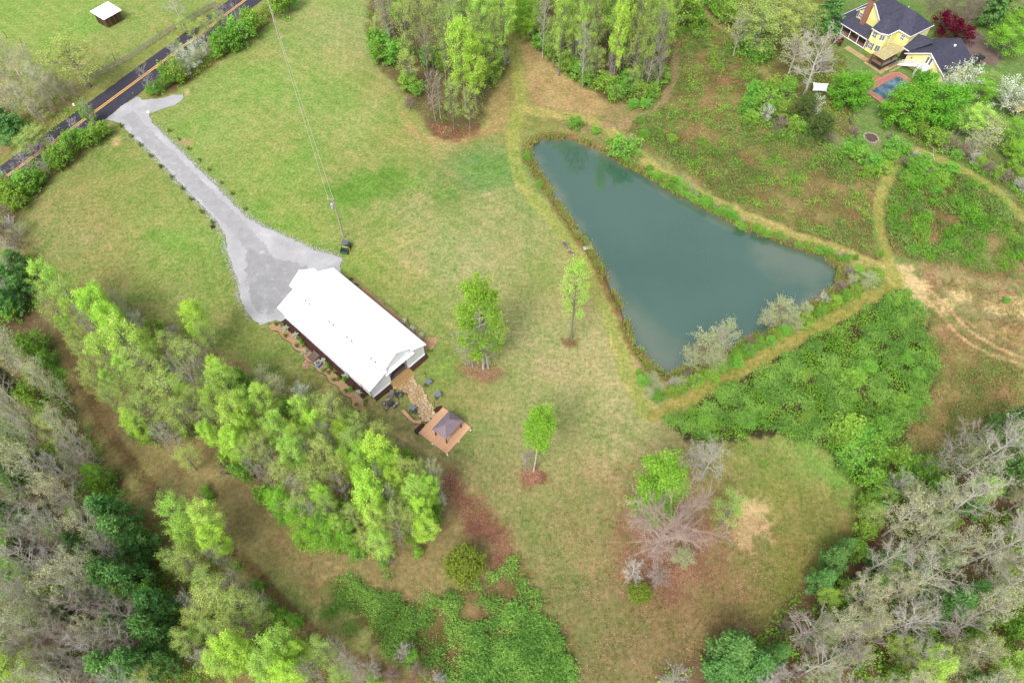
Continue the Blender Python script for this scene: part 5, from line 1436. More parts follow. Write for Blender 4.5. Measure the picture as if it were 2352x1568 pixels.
def tubes_np(segs, n):
    """segs: (p0(3), p1(3), r0, r1) rows -> open tubes"""
    S = np.array(segs, float)
    P, Q, R0, R1 = S[:, 0:3], S[:, 3:6], S[:, 6], S[:, 7]
    d = Q - P; d /= np.linalg.norm(d, axis=1)[:, None] + 1e-9
    u = np.where(np.abs(d[:, 2:3]) < .9, np.array([[0, 0, 1.]]), np.array([[1., 0, 0]]))
    x = np.cross(u, d); x /= np.linalg.norm(x, axis=1)[:, None]; y = np.cross(d, x)
    V = np.zeros((len(S), 2 * n, 3))
    for i in range(n):
        a = 2 * math.pi * i / n
        o = x * math.cos(a) + y * math.sin(a)
        V[:, i] = P + o * R0[:, None]; V[:, n + i] = Q + o * R1[:, None]
    f = np.array([(i, (i + 1) % n, n + (i + 1) % n, n + i) for i in range(n)])
    Fc = (np.arange(len(S))[:, None, None] * 2 * n + f[None]).reshape(-1, 4)
    return V.reshape(-1, 3), Fc

def leaf_quads(rg, C, size, up=.5, asp=1.0, axis=None):
    """rhombic leaves at points C with random facing (biased upward)"""
    N = len(C)
    nrm = rg.normal(0, 1, (N, 3)); nrm /= np.linalg.norm(nrm, axis=1)[:, None]
    nrm[:, 2] = np.abs(nrm[:, 2]) + up; nrm /= np.linalg.norm(nrm, axis=1)[:, None]
    t = rg.normal(0, 1, (N, 3)) if axis is None else axis + rg.normal(0, .35, (N, 3))
    t -= nrm * (t * nrm).sum(1)[:, None]; t /= np.linalg.norm(t, axis=1)[:, None] + 1e-9
    b = np.cross(nrm, t)
    s = np.asarray(size) * rg.uniform(.65, 1.3, N)
    V = np.zeros((N, 4, 3))
    V[:, 0] = C - t * (s * .5)[:, None]; V[:, 2] = C + t * (s * .5)[:, None]
    V[:, 1] = C + b * (s * .36 * asp)[:, None] + t * (s * .05)[:, None] + nrm * (s * .1)[:, None]; V[:, 3] = C - b * (s * .36 * asp)[:, None] + t * (s * .05)[:, None] + nrm * (s * .1)[:, None]
    return V.reshape(-1, 3), np.arange(4 * N).reshape(N, 4)

def skeleton(seed, H, R, cb, nb, prof, up, nsub, ntw, wob=.03, tr=None, sprd=.9, fork=False):
    """returns trunk segments, limb segments, twig segments, tips"""
    rg = np.random.default_rng(seed)
    tr = tr or H * .013 + .05
    T, Lm, Tw, tips = [], [], [], []
    nt = 12
    pts = [np.zeros(3)]
    off = np.zeros(2); drift = rg.normal(0, wob, 2)
    for i in range(1, nt + 1):
        off = off + drift * H / nt + rg.normal(0, wob * .7, 2) * H / nt
        pts.append(np.array((off[0], off[1], H * .97 * i / nt)))
    rad = lambda t: tr * (1 - t) ** .85 + .025
    for i in range(nt): T.append((*pts[i], *pts[i + 1], rad(i / nt) * (1.25 if i == 0 else 1), rad((i + 1) / nt)))
    at = lambda t: pts[min(nt - 1, int(t * nt))] * (1 - (t * nt - min(nt - 1, int(t * nt)))) + pts[min(nt - 1, int(t * nt)) + 1] * (t * nt - min(nt - 1, int(t * nt)))
    az = rg.uniform(0, 6.28)
    for k in range(nb):
        t = cb + (.99 - cb) * ((k + rg.uniform(0, .8)) / nb)
        az += 2.4 + rg.normal(0, .35)
        u = (t - cb) / (1 - cb)
        Lb = R * prof(u) * rg.uniform(.78, 1.12)
        ru = up * (0.55 + .9 * u) + rg.normal(0, .12)
        p = at(t); d = np.array((math.cos(az), math.sin(az), ru)); d /= np.linalg.norm(d)
        r0 = min(rad(t) * .55, .018 + Lb * .013)
        ns = 4; cur = p.copy(); nodes = [cur]
        for s in range(ns):
            d = d + np.array((*rg.normal(0, .14, 2), rg.normal(.05, .10))); d /= np.linalg.norm(d)
            nx = cur + d * Lb / ns
            Lm.append((*cur, *nx, r0 * (1 - s / ns) + .016, r0 * (1 - (s + 1) / ns) + .014)); cur = nx; nodes.append(cur)
        tips.append(cur)
        for s in range(nsub):
            v = .3 + .7 * (s + rg.uniform(0, .8)) / nsub
            j = min(ns - 1, int(v * ns)); q = nodes[j] + (nodes[j + 1] - nodes[j]) * (v * ns - j)
            dd = d + rg.normal(0, sprd * .62, 3); dd[2] += .12; dd /= np.linalg.norm(dd)
            ls = Lb * rg.uniform(.28, .5) * (1.15 - .5 * v)
            c2 = q; d2 = dd
            for s2 in range(2):
                d2 = d2 + rg.normal(0, .22, 3); d2 /= np.linalg.norm(d2)
                n2 = c2 + d2 * ls / 2
                Lm.append((*c2, *n2, max(.016, r0 * .45 * (1 - s2 * .4)), max(.013, r0 * .3 * (1 - s2 * .4))))
                tips.append(n2)
                for w in range(ntw):
                    d3 = d2 + rg.normal(0, .55, 3); d3 /= np.linalg.norm(d3)
                    st_ = c2 + (n2 - c2) * rg.uniform(.1, 1)
                    l3 = ls * rg.uniform(.35, .75)
                    e3 = st_ + d3 * l3
                    Tw.append((*st_, *e3, .016, .010)); tips.append(e3)
                c2 = n2
    tips.append(pts[-1])
    return T, Lm, Tw, np.array(tips)

PROT = {}
def finish(key, H, R, cf, trunk, crown, names):
    PROT.setdefault(key, []).append(dict(H=H, R=R, cf=cf, parts=list(zip(names, (trunk, crown)))))

def leafy(key, seed, H, R, cb, nb, prof, up, nsub, per, sig, size, mat, bark, gap=0.0, upb=.5, cf=.62, tr=None, asp=1.0, twigs=0, droop=0.0, tone=None, sprd=.9):
    rg = np.random.default_rng(seed + 500)
    T, Lm, Tw, tips = skeleton(seed, H, R, cb, nb, prof, up, nsub, twigs, tr=tr, sprd=sprd)
    V1, F1 = tubes_np(T + Lm[::1], 5)
    tm = np_mesh('trunk', V1, F1, bark, smooth=True)
    if gap:   # leave holes: drop tips in some lumps of space
        g = vnoise(tips[:, 0] * .7 + 31, tips[:, 1] * .7 + tips[:, 2] * .6 + 7, seed)
        tips = tips[g > gap * .8]
    C = np.repeat(tips, per, axis=0)
    C = C + rg.normal(0, sig, C.shape) * np.array((1, 1, .75))
    C[:, 2] = np.maximum(C[:, 2] - droop * np.abs(rg.normal(0, 1, len(C))), .12)
    ct = np.repeat(rg.uniform(0, 1, len(tips)), per)
    tint = np.clip(.55 * ct + .45 * rg.uniform(0, 1, len(C)), 0, 1)
    if tone is not None: tint = np.where(rg.uniform(0, 1, len(C)) < tone, .75 + .25 * tint, .3 * tint)
    V2, F2 = leaf_quads(rg, C, size, upb, asp)
    a = np.repeat(tint, 4)
    cm = np_mesh('crown', V2, F2, mat, {'tint': a})
    finish(key, H, R, cf, tm, cm, ('trunk', 'crown'))

def bare(key, seed, H, R, cb, nb, prof, up, nsub, ntw, mat, buds=0, size=.16, bmat=None, cf=.6, tr=None, sprd=.9, trad=1.0):
    rg = np.random.default_rng(seed + 900)
    T, Lm, Tw, tips = skeleton(seed, H, R, cb, nb, prof, up, nsub, ntw, wob=.05, tr=tr, sprd=sprd)
    V1, F1 = tubes_np(T + Lm, 5)
    tm = np_mesh('trunk', V1, F1, mat, smooth=True)
    TT = np.array(Tw); TT[:, 6:] *= trad
    V2, F2 = tubes_np(TT, 3)
    cm = np_mesh('twigs', V2, F2, mat)
    if buds:
        C = np.repeat(tips, buds, axis=0); C = C + rg.normal(0, .22, C.shape)
        V3, F3 = leaf_quads(rg, C, size, .4)
        lm = np_mesh('buds', V3, F3, bmat, {'tint': np.repeat(rg.uniform(0, 1, len(C)), 4)})
        PROT.setdefault(key, []).append(dict(H=H, R=R, cf=cf, parts=[('trunk', tm), ('twigs', cm), ('buds', lm)]))
    else:
        PROT.setdefault(key, []).append(dict(H=H, R=R, cf=cf, parts=[('trunk', tm), ('twigs', cm)]))

ovate = lambda u: .35 + .75 * math.sin(math.pi * min(1, u * .85 + .12)) ** .8 if u < .8 else .35 + .75 * max(0, math.sin(math.pi * (u * .85 + .12))) ** .8
cone = lambda u: 1.05 * (1 - u) ** .8 + .12
globe = lambda u: .45 + .6 * math.sqrt(max(0, 1 - (u * 1.5 - .55) ** 2)) if u < .9 else .4
vase = lambda u: .55 + .5 * u if u < .75 else .9 - .5 * (u - .75) / .25
def build_protos():
    for s in range(4): leafy('yg', 10 + s, 17, 3.5, .30 + .03 * s, 38, ovate if s % 2 else globe, .5, 4, 26, .36, .21, LEAF['yg'], BARK, gap=.2)
    for s in range(4): leafy('lg', 20 + s, 17, 3.4, .33, 36, ovate if s % 2 else globe, .55, 4, 13, .36, .19, LEAF['lg'], BARK, gap=.2, twigs=0, tr=.17)
    for s in range(3): leafy('yb', 120 + s, 16, 3.4, .28, 44, (globe, ovate, ovate)[s], .45, 5, 24, .36, .24, LEAF['yb'], BARK, gap=.14)
    for s in range(2): leafy('bt', 25 + s, 17, 3.3, .22 + .26 * s, 48, lambda u: .7 + .35 * math.sin(math.pi * min(1, u + .1)) if u < .9 else .55, .35, 5, 26, .42, .25, LEAF['bg'], TWIG, gap=.04, tr=.2, cf=.64)
    for s in range(2): bare('bb', 28 + s, 7, 4.4, .08, 26, vase, .8, 5, 5, TWIGB, tr=.14)
    for s in range(3): leafy('bg', 30 + s, 14, 4.2, .22, 34, globe, .4, 5, 22, .45, .26, LEAF['bg'], BARK, gap=.3)
    for s in range(2): leafy('dg', 36 + s, 10, 4.6, .06, 46, globe, .35, 6, 20, .40, .32, LEAF['dg'], BARKD, gap=.22, cf=.5)
    for s in range(4): bare('br', 40 + s, 14, 4.6, .22, 26, vase, .8, 6, 5, TWIG if s % 2 else pm('brown_grey_twigs', alb(190, 178, 168, 1.4), alb(152, 142, 134, 1.4), .8, .9), tr=.15, trad=.85)
    for s in range(2): bare('bw', 46 + s, 17, 6.0, .28, 18, vase, .75, 8, 5, TWIGL, buds=1, size=.15, bmat=LEAF['tb'], tr=.27, trad=1.1)
    for s in range(4): bare('tb', 50 + s, 14, 4.8, .25, 30, vase, .8, 5, 4, TWIG, buds=2, size=.2, bmat=LEAF['tb'], tr=.22)
    bare('big', 60, 13, 9.0, .24, 34, lambda u: .70 + .35 * u, .62, 9, 8, pm('pinkish_twigs', alb(214, 192, 180, 1.3), alb(184, 160, 150, 1.3), .8, .9), tr=.26, cf=.6, trad=1.1)
    # layered pines
    for s in range(3):
        rg = np.random.default_rng(70 + s)
        T, Lm, Tw, tips = skeleton(70 + s, 13, 3.4, .12, 46, cone, .12, 4, 0, tr=.2)
        V1, F1 = tubes_np(T + Lm, 5); tm = np_mesh('trunk', V1, F1, BARKD, smooth=True)
        C = np.repeat(tips, 15, axis=0); off_ = rg.normal(0, .34, C.shape) * np.array((1, 1, .5)); C = C + off_
        ax = C * np.array((1, 1, 0)); ax /= np.linalg.norm(ax, axis=1)[:, None] + 1e-6
        V2, F2 = leaf_quads(rg, C, .44, .5, .7, ax)
        tint = np.clip(np.repeat(rg.uniform(0, 1, len(tips)), 15) * .6 + rg.uniform(0, .4, len(C)), 0, 1)
        finish('ev', 13, 3.4, .5, tm, np_mesh('crown', V2, F2, LEAF['ev'], {'tint': np.repeat(tint, 4)}), ('trunk', 'crown'))
    for key, mt, R_ in (('ce', 'ce', 1.7), ('cd', 'cd', 1.7)):
        rg = np.random.default_rng(80 + len(key))
        T, Lm, Tw, tips = skeleton(81, 4.0, R_, .03, 60, lambda u: .55 + .5 * math.sin(math.pi * min(1, u + .15)), .5, 4, 0, tr=.1)
        V1, F1 = tubes_np(T + Lm, 4); tm = np_mesh('trunk', V1, F1, BARKD)
        C = np.repeat(tips, 14, axis=0); C = C + rg.normal(0, .17, C.shape); C[:, 2] = np.maximum(C[:, 2], .05)
        V2, F2 = leaf_quads(rg, C, .2, .3, .6)
        finish(key, 4.0, R_, .5, tm, np_mesh('crown', V2, F2, LEAF[mt], {'tint': np.repeat(np.clip(np.repeat(rg.uniform(0, 1, len(tips)), 14) * .5 + rg.uniform(0, .5, len(C)), 0, 1), 4)}), ('trunk', 'crown'))
    for s in range(2): leafy('bl', 86 + s, 6.5, 3.2, .15, 26, globe, .5, 4, 9, .30, .24, LEAF['bl'], TWIG, gap=.2, cf=.55, tone=.55)
    leafy('rd', 90, 5.5, 3.4, .12, 26, globe, .4, 5, 12, .32, .30, LEAF['rd'], BARKD, gap=.2, cf=.5)
    for s in range(4): leafy('sh', 92 + s, 3.4, 2.0, .04, 26, globe, .7, 4, 9, .25, .27, LEAF['sh'], TWIGB, gap=.3, cf=.45, droop=.12, tr=.06)
    for s in range(3): bare('sb', 98 + s, 3.2, 1.9, .03, 26, globe, 1.0, 4, 4, TWIGB if s else TWIG, cf=.45, tr=.06)
    for s in range(2): leafy('sg', 103 + s, 4.2, 2.4, .04, 34, globe, .9, 5, 3, .22, .17, LEAF['sg'], TWIG, gap=.1, cf=.5, tr=.06, twigs=1)
    for s in range(2): leafy('sm', 106 + s, 1.1, .6, .05, 14, globe, .7, 3, 6, .10, .14, LEAF['fld'] if s == 0 else LEAF['ce'], TWIGB, cf=.45, tr=.03)
    leafy('sw', 109, 1.1, .65, .05, 14, globe, .7, 3, 6, .10, .15, LEAF['bl'], TWIGB, cf=.45, tr=.03, tone=.6)
    leafy('sc', 110, 1.3, .45, .02, 22, cone, .6, 3, 7, .08, .12, LEAF['dg'], TWIGB, cf=.45, tr=.03)
build_protos()

KIND = {'yb': ('fresh_green_tree', 'dense fresh yellow-green tree', 'tree'), 'yg': ('yellow_green_tree', 'yellow-green tree', 'tree'), 'lg': ('pale_green_tree', 'sparse pale green tree', 'tree'), 'bt': ('bright_green_tree', 'tall bright green tree', 'tree'), 'bb': ('brown_bare_tree', 'bare brown tree', 'tree'), 'bg': ('bright_green_tree', 'bright green tree', 'tree'),
        'dg': ('dense_green_tree', 'dense deep green tree', 'tree'), 'br': ('bare_tree', 'bare grey tree', 'tree'), 'bw': ('pale_bare_tree', 'thick-limbed pale bare tree', 'tree'), 'tb': ('budding_tree', 'tan budding tree', 'tree'),
        'big': ('spreading_bare_tree', 'wide spreading bare tree', 'tree'), 'ev': ('evergreen_tree', 'dark evergreen tree', 'tree'), 'ce': ('olive_cedar', 'round olive cedar', 'tree'), 'cd': ('dark_cedar', 'dark cedar', 'tree'),
        'bl': ('blossoming_tree', 'white blossoming tree', 'tree'), 'rd': ('red_maple', 'dark red maple', 'tree'), 'sh': ('green_shrub', 'green leafy shrub', 'shrub'), 'sb': ('bare_shrub', 'bare twiggy shrub', 'shrub'),
        'sg': ('budding_shrub', 'pale budding shrub', 'shrub'), 'sm': ('small_shrub', 'small low shrub', 'shrub'), 'sw': ('variegated_shrub', 'small white-green shrub', 'shrub'), 'sc': ('small_conifer', 'small pointed green conifer', 'shrub')}
SPECS = []
SLIM = {'the row left of the barn': .80, 'the row below the barn': .82, 'the clump below the track': .84}
def T(kind, cx, cy, r, h, zone, label=None):
    if kind == 'yg' and zone in SLIM and len(SPECS) % 5 < 2: kind = 'yb'
    if kind in ('yg', 'lg', 'yb') and zone in SLIM: r *= SLIM[zone]; h *= .88
    cf = PROT[kind][0]['cf']
    x, y = G(cx, cy, h * cf)
    SPECS.append(dict(k=kind, px=cx, py=cy, x=x, y=y, R=r * MPP(cx, cy, h * cf), h=h, z=zone, label=label))
def B(kind, bx, by, r, h, zone, label=None):
    x, y = G(bx, by)
    SPECS.append(dict(k=kind, px=bx, py=by, x=x, y=y, R=r * MPP(bx, by, h * .6), h=h, z=zone, label=label))
def FILL(zone, pts, gap, kinds, rr, hr, seed, avoid=True):
    """scatter trees of given kinds inside an outline of the survey grid, keeping a distance"""
    rg = random.Random(seed)
    P = np.array(pts, float); x0, x1, y0, y1 = P[:, 0].min(), P[:, 0].max(), P[:, 1].min(), P[:, 1].max()
    names = [k for k, w in kinds for _ in range(w)]
    got = [(s['px'], s['py']) for s in SPECS] if avoid else []
    for _ in range(2500):
        a, b_ = rg.uniform(x0, x1), rg.uniform(y0, y1)
        if sdist(np.array([a]), np.array([b_]), pts, 5.0)[0] < 0: continue
        if any((a - q[0]) ** 2 + (b_ - q[1]) ** 2 < gap * gap for q in got): continue
        got.append((a, b_)); k = rg.choice(names)
        h = rg.uniform(*hr[k] if isinstance(hr, dict) else hr); r = rg.uniform(*rr[k] if isinstance(rr, dict) else rr)
        T(k, a, b_, r, h, zone)
# ------------------------------------------------------------------ trees and shrubs of the place
# lone trees on the lower lawn
B('yg', 1312, 778, 34, 20, 'lawn', 'tall thin pale green tree with a long bare grey trunk beside the pond')
B('bt', 1110, 848, 47, 23, 'lawn', 'tall bright green tree on the lawn right of the barn')
B('br', 1086, 842, 62, 12.5, 'lawn', 'bare grey tree just left of the tall bright green tree')
B('br', 1122, 846, 52, 12, 'lawn', 'bare grey tree just right of the tall bright green tree')
B('bt', 1226, 1082, 33, 20.5, 'lawn', 'narrow bright green tree on the lawn between the deck and the pond')
B('br', 1208, 1080, 30, 7.5, 'lawn', 'small bare tree left of the narrow bright green tree')
B('bt', 1484, 1200, 57, 20.5, 'lawn', 'bright green tree leaning over the spreading bare tree')
B('big', 1500, 1264, 112, 13, 'lawn', 'wide spreading bare tree over red leaf litter on the lower lawn')
B('br', 1450, 1328, 44, 5, 'lawn', 'small bare tree left of the lower round olive cedar')
B('br', 1508, 1340, 40, 5.5, 'lawn', 'small bare tree above and right of the lower olive cedar')
B('bw', 1615, 1090, 58, 8.5, 'lawn', 'whitish bare tree at the edge of the right-hand thicket')
B('br', 1590, 1085, 46, 7.5, 'lawn', 'thin bare grey tree between the bright green tree and thicket')
B('lg', 1655, 1205, 36, 9, 'lawn', 'small pale green tree beside the bare sandy patch')
B('sg', 1560, 1290, 30, 3.5, 'lawn', 'low pale green sapling under the spreading bare tree')
T('ce', 1470, 1362, 27, 3.0, 'lawn', 'small oval olive cedar below the spreading bare tree')
T('ce', 1067, 1297, 46, 4.6, 'lawn', 'large round olive cedar by the bramble patch')
T('sh', 1452, 1354, 11, 1.2, 'lawn', 'tiny green shrub left of the small oval cedar')
# tree island in the upper middle
Z = 'the upper tree island'
B('yb', 1070, 250, 33, 21.5, Z, 'tall yellow-green tree at the front left of the upper tree island')
B('yb', 1094, 248, 29, 17, Z, 'shorter yellow-green tree beside the tall front one')
B('lg', 1043, 303, 22, 12.5, Z, 'slim pale tree, left of two white-trunked ones')
B('lg', 1080, 306, 18, 11.5, Z, 'slim pale tree, right of two white-trunked ones')
B('br', 1000, 278, 24, 12, Z, 'bare grey tree left of the two white-trunked trees')
B('br', 1012, 272, 18, 11, Z)
T('sb', 941, 241, 19, 2.6, Z, 'round bare grey shrub at the left tip of the tree island')
T('sh', 938, 190, 24, 3.4, Z); T('sh', 958, 206, 18, 2.6, Z); T('lg', 936, 150, 26, 10, Z)
for a in ((880, 108, 34), (905, 128, 30), (862, 95, 22), (925, 118, 24), (868, 128, 18), (1132, 172, 24), (1140, 150, 20), (985, 135, 22), (1012, 150, 16)): T('sh', *a, 4.2, Z)
for a in ((1128, 120, 30, 12), (1150, 60, 26, 19), (1110, 60, 30, 20), (1060, 30, 30, 21), (1090, 20, 26, 21), (1120, 15, 26, 21), (1150, 10, 26, 21)): T('yg', *a, Z)
for a in ((960, 40, 26, 20), (930, 70, 26, 18), (985, 70, 24, 18), (1015, 85, 24, 18), (1000, 20, 28, 21), (945, 15, 26, 20), (1135, 90, 22, 17), (1030, 130, 20, 12)): T('lg', *a, Z)
for a in ((890, 45, 32, 15), (1042, 62, 24, 17), (975, 110, 22, 12),): T('br', *a, Z)
for a in ((880, 15, 30, 12), (1090, 95, 22, 17), (868, 70, 22, 8),): T('lg', *a, Z)
FILL(Z, [(870, -30), (1160, -30), (1150, 20), (860, 10)], 34, [('yg', 3), ('lg', 3), ('br', 2)], (22, 30), (14, 18), 1)
T('bl', 1158, 135, 14, 4, Z, 'thin whitish blossoming tree at the right edge of the tree island')
# wood between the two mown tracks, upper middle right
Z = 'the upper wood above the pond'
for k_, x_, y_, r_, h_ in (('lg', 1335, 186, 24, 27), ('lg', 1352, 190, 24, 26), ('yb', 1404, 210, 24, 28), ('lg', 1446, 214, 30, 27), ('yg', 1470, 216, 24, 24)): B(k_, x_, y_, r_, h_, Z)
for a in ((1320, 165, 30, 26), (1310, 150, 22, 26), (1423, 168, 32, 26), (1416, 165, 28, 26), (1506, 185, 32, 26), (1456, 150, 30, 26), (1390, 130, 28, 26)): B('lg', *a, Z)
for a in ((1290, 60, 26, 20), (1330, 40, 28, 21), (1380, 30, 28, 21), (1420, 30, 30, 23), (1460, 20, 28, 23), (1430, 75, 26, 19), (1300, 15, 26, 21), (1355, 85, 24, 18), (1530, 40, 26, 21), (1525, 85, 24, 19)): T('yg', *a, Z)
for a in ((1250, 40, 26, 17), (1500, 110, 30, 19), (1345, 120, 26, 15), (1405, 165, 24, 9), (1490, 20, 28, 21), (1520, 150, 22, 12),): T('br', *a, Z)
for a in ((1480, 60, 32, 21), (1275, 90, 24, 12), (1372, 145, 24, 9), (1465, 120, 26, 17), (1240, 10, 26, 18), (1450, 185, 22, 7),): T('lg', *a, Z)
for a in ((1215, 30, 30, 9), (1225, 65, 26, 7), (1195, 55, 26, 6), (1200, 15, 28, 9)): T('bg', *a, Z)
for a in ((1248, 104, 26, 4), (1276, 122, 26, 4), (1300, 152, 22, 3.5), (1335, 172, 22, 3.6), (1352, 186, 20, 3), (1392, 195, 24, 4), (1415, 216, 22, 3.2), (1440, 200, 26, 4.2), (1466, 212, 22, 3.2), (1452, 240, 15, 1.6), (1484, 240, 16, 1.6), (1500, 215, 18, 3), (1462, 178, 20, 5), (1320, 160, 20, 3.2), (1520, 180, 20, 3.4)): T('sh', *a, Z)
FILL(Z, [(1190, -40), (1545, -40), (1545, 10), (1190, 0)], 34, [('yg', 3), ('lg', 3), ('br', 3)], (24, 32), (13, 18), 2)
FILL(Z, [(1290, 90), (1500, 90), (1520, 170), (1400, 180), (1310, 140)], 26, [('br', 3), ('sb', 1), ('sg', 2)], {'br': (16, 24), 'sb': (14, 20), 'sg': (14, 20)}, {'br': (8, 12), 'sb': (2.5, 4), 'sg': (4, 6)}, 3)
# right of the wood: shrubs, then the pale trees towards the house
Z = 'the strip left of the house'
for a in ((1575, 34, 34, 6), (1600, 45, 20, 3.5), (1560, 15, 26, 7)): T('sh', *a, Z)
for a in ((1650, 18, 28, 5), (1672, 40, 22, 4.5), (1640, -5, 26, 6)): T('sh', *a, Z)
for a in ((1745, 70, 52, 12), (1720, 30, 50, 13), (1780, 20, 48, 13), (1790, 60, 40, 11), (1830, 20, 40, 12), (1850, 50, 36, 11)): T('lg', *a, Z)
B('bw', 1846, 222, 76, 14.5, Z, 'big pale bare tree with long limbs left of the yellow house')
for a in ((1830, 120, 46, 9), (1700, 75, 30, 10)): T('tb', *a, Z)
T('ev', 1905, 34, 34, 11, Z, 'dark evergreen tree left of the brick chimney'); T('ev', 1890, 50, 24, 8, Z)
T('dg', 1953, 210, 44, 6.5, Z, 'bright green bushy tree left of the swimming pool')
T('cd', 1885, 292, 30, 5.6, Z, 'dark cedar beside the lawn with the fire ring'); T('cd', 1848, 250, 28, 6.0, Z, 'dark cedar below the big pale bare tree')
T('bl', 1872, 250, 20, 4.6, Z, 'white blossoming dogwood between the two dark cedars'); T('bl', 1762, 262, 16, 4, Z, 'small white blossoming dogwood at the brush edge')
for a in ((1715, 105, 30, 4.5), (1745, 128, 26, 3.8), (1760, 95, 24, 4), (1735, 215, 26, 3.4), (1715, 245, 24, 2.8), (1760, 240, 26, 4), (1790, 258, 24, 3.4), (1800, 225, 24, 4), (1775, 205, 22, 3.4), (1825, 290, 20, 2.6), (1810, 200, 20, 3), (1850, 300, 16, 2), (1725, 270, 20, 2)): T('sh', *a, Z)
for a in ((1790, 290, 24, 3), (1905, 320, 18, 2), (1890, 150, 26, 4)): T('sb', *a, Z)
for a in ((1965, 335, 22, 2.4), (1975, 358, 24, 2.4), (2005, 378, 26, 2.6), (2035, 365, 24, 2.6), (2055, 340, 22, 2.6), (1945, 345, 18, 2), (2025, 390, 22, 2.2), (1990, 395, 18, 1.8)): T('sh', *a, 'the hedge below the fire ring')
# around the house
Z = 'the yellow house garden'
T('dg', 2078, 252, 50, 7.5, Z, 'dense deep green tree beside the pool, left of two'); T('dg', 2152, 246, 54, 8.5, Z, 'dense deep green tree beside the pool, right of two')
T('bl', 2208, 188, 42, 6.5, Z, 'grey-white blossoming tree in front of the yellow garage'); T('bl', 2180, 205, 30, 5.5, Z, 'smaller grey-white blossoming tree behind the dense green tree')
T('bl', 2318, 222, 42, 6, Z, 'white blossoming tree over the small playhouse'); T('bl', 2345, 235, 34, 5.5, Z, 'white blossoming tree at the right edge of the picture')
T('dg', 2112, 208, 32, 7.0, Z, 'smaller deep green tree behind the two dense ones by the pool'); T('rd', 2172, 62, 36, 4.6, Z, 'dark red maple behind the yellow garage, left of two'); T('rd', 2208, 82, 28, 4.2, Z, 'dark red maple behind the yellow garage, right of two')
for a in ((2190, 15, 50, 7), (2240, 25, 46, 7), (2155, -5, 34, 7), (2215, 30, 40, 6.5)): T('bb', *a, Z)
for a in ((2290, 20, 34, 9), (2310, -10, 36, 10), (2330, 50, 24, 7)): T('ev', *a, Z)
T('bg', 2318, 88, 42, 7.5, Z); T('bg', 2345, 60, 36, 8, Z); T('lg', 2345, 15, 32, 10, Z); T('bg', 2262, 205, 32, 5, Z); T('lg', 2270, 185, 22, 6, Z)
T('yg', 2222, 272, 36, 7, Z, 'yellow-green tree right of the dense deep green trees'); T('sg', 2260, 310, 42, 5, Z); T('lg', 2275, 290, 36, 6, Z); T('sg', 2235, 335, 28, 4, Z)
T('bg', 2345, 300, 34, 5.5, Z); T('bg', 2348, 350, 32, 4.5, Z); T('sh', 2320, 345, 20, 3, Z)
for a in ((2110, 300, 20, 2.6), (2140, 318, 22, 2.8), (2080, 285, 22, 2.4), (2165, 325, 20, 2.6), (2050, 255, 22, 3)): T('sh', *a, Z)
for a in ((2182, 335, 22, 2.8), (2210, 350, 22, 2.8), (2235, 368, 20, 2.4), (2270, 390, 22, 2.4), (2310, 410, 22, 2.2), (2345, 430, 24, 2.2)): T('sb', *a, 'the right-hand hedge')
for a in ((2195, 358, 14, 1.8), (2250, 372, 16, 2), (2290, 398, 14, 1.8), (2330, 400, 16, 2.2)): T('sh', *a, 'the right-hand hedge')
T('rd', 1925, 95, 12, 2.2, Z, 'small pink-red flowering bush beside the porch')
T('sb', 1960, 305, 18, 1.8, Z)
# brush right of the mown path
Z = 'the brush field'
for a in ((2075, 345, 22, 2), (2100, 385, 24, 2), (2130, 400, 24, 2), (2160, 415, 22, 1.8), (2180, 390, 22, 2), (2085, 415, 20, 1.8), (2120, 370, 20, 1.8), (2150, 440, 18, 1.5), (1545, 320, 14, 1.4), (1480, 310, 13, 1.2), (1470, 275, 10, 1)): T('sh', *a, Z)
for a in ((2076, 372, 18, 1.6), (2100, 360, 16, 1.6)): T('sb', *a, Z)
for a in ((2022, 585, 9, 1), (2338, 590, 10, 1), (2310, 690, 9, .9)): T('sh', *a, Z)
# pond margin
Z = 'the pond shore'
T('sh', 1437, 346, 38, 3.6, Z, 'large drooping light green shrub at the upper right shore of the pond')
T('sh', 1323, 286, 20, 1.9, Z, 'bright green shrub above the upper tip of the pond')
for a in ((1370, 300, 13, 1.0), (1212, 360, 11, 1), (1238, 425, 10, .9), (1400, 325, 10, 1)): T('sh', *a, Z)
Z = 'the right pond shore'
for i in range(22):
    t_ = i / 21; a = np.array((1475, 385)); b_ = np.array((1690, 512)); c_ = a + (b_ - a) * t_
    r_ = random.Random(i)
    if r_.random() < .8: T(r_.choice(('sh', 'sh', 'sh', 'sg')), c_[0] + 12 + r_.uniform(-10, 8), c_[1] - 4 + r_.uniform(-8, 7), r_.uniform(6, 15), r_.uniform(.5, 1.5), Z)
for i in range(20):
    t_ = i / 19; a = np.array((1700, 512)); b_ = np.array((1960, 600)); c_ = a + (b_ - a) * t_
    r_ = random.Random(i + 50)
    if r_.random() < .8: T(r_.choice(('sh', 'sh', 'sh', 'sb')), c_[0] + r_.uniform(-9, 9), c_[1] + r_.uniform(-8, 6), r_.uniform(5, 13), r_.uniform(.4, 1.2), Z)
Z = 'the lower pond shore'
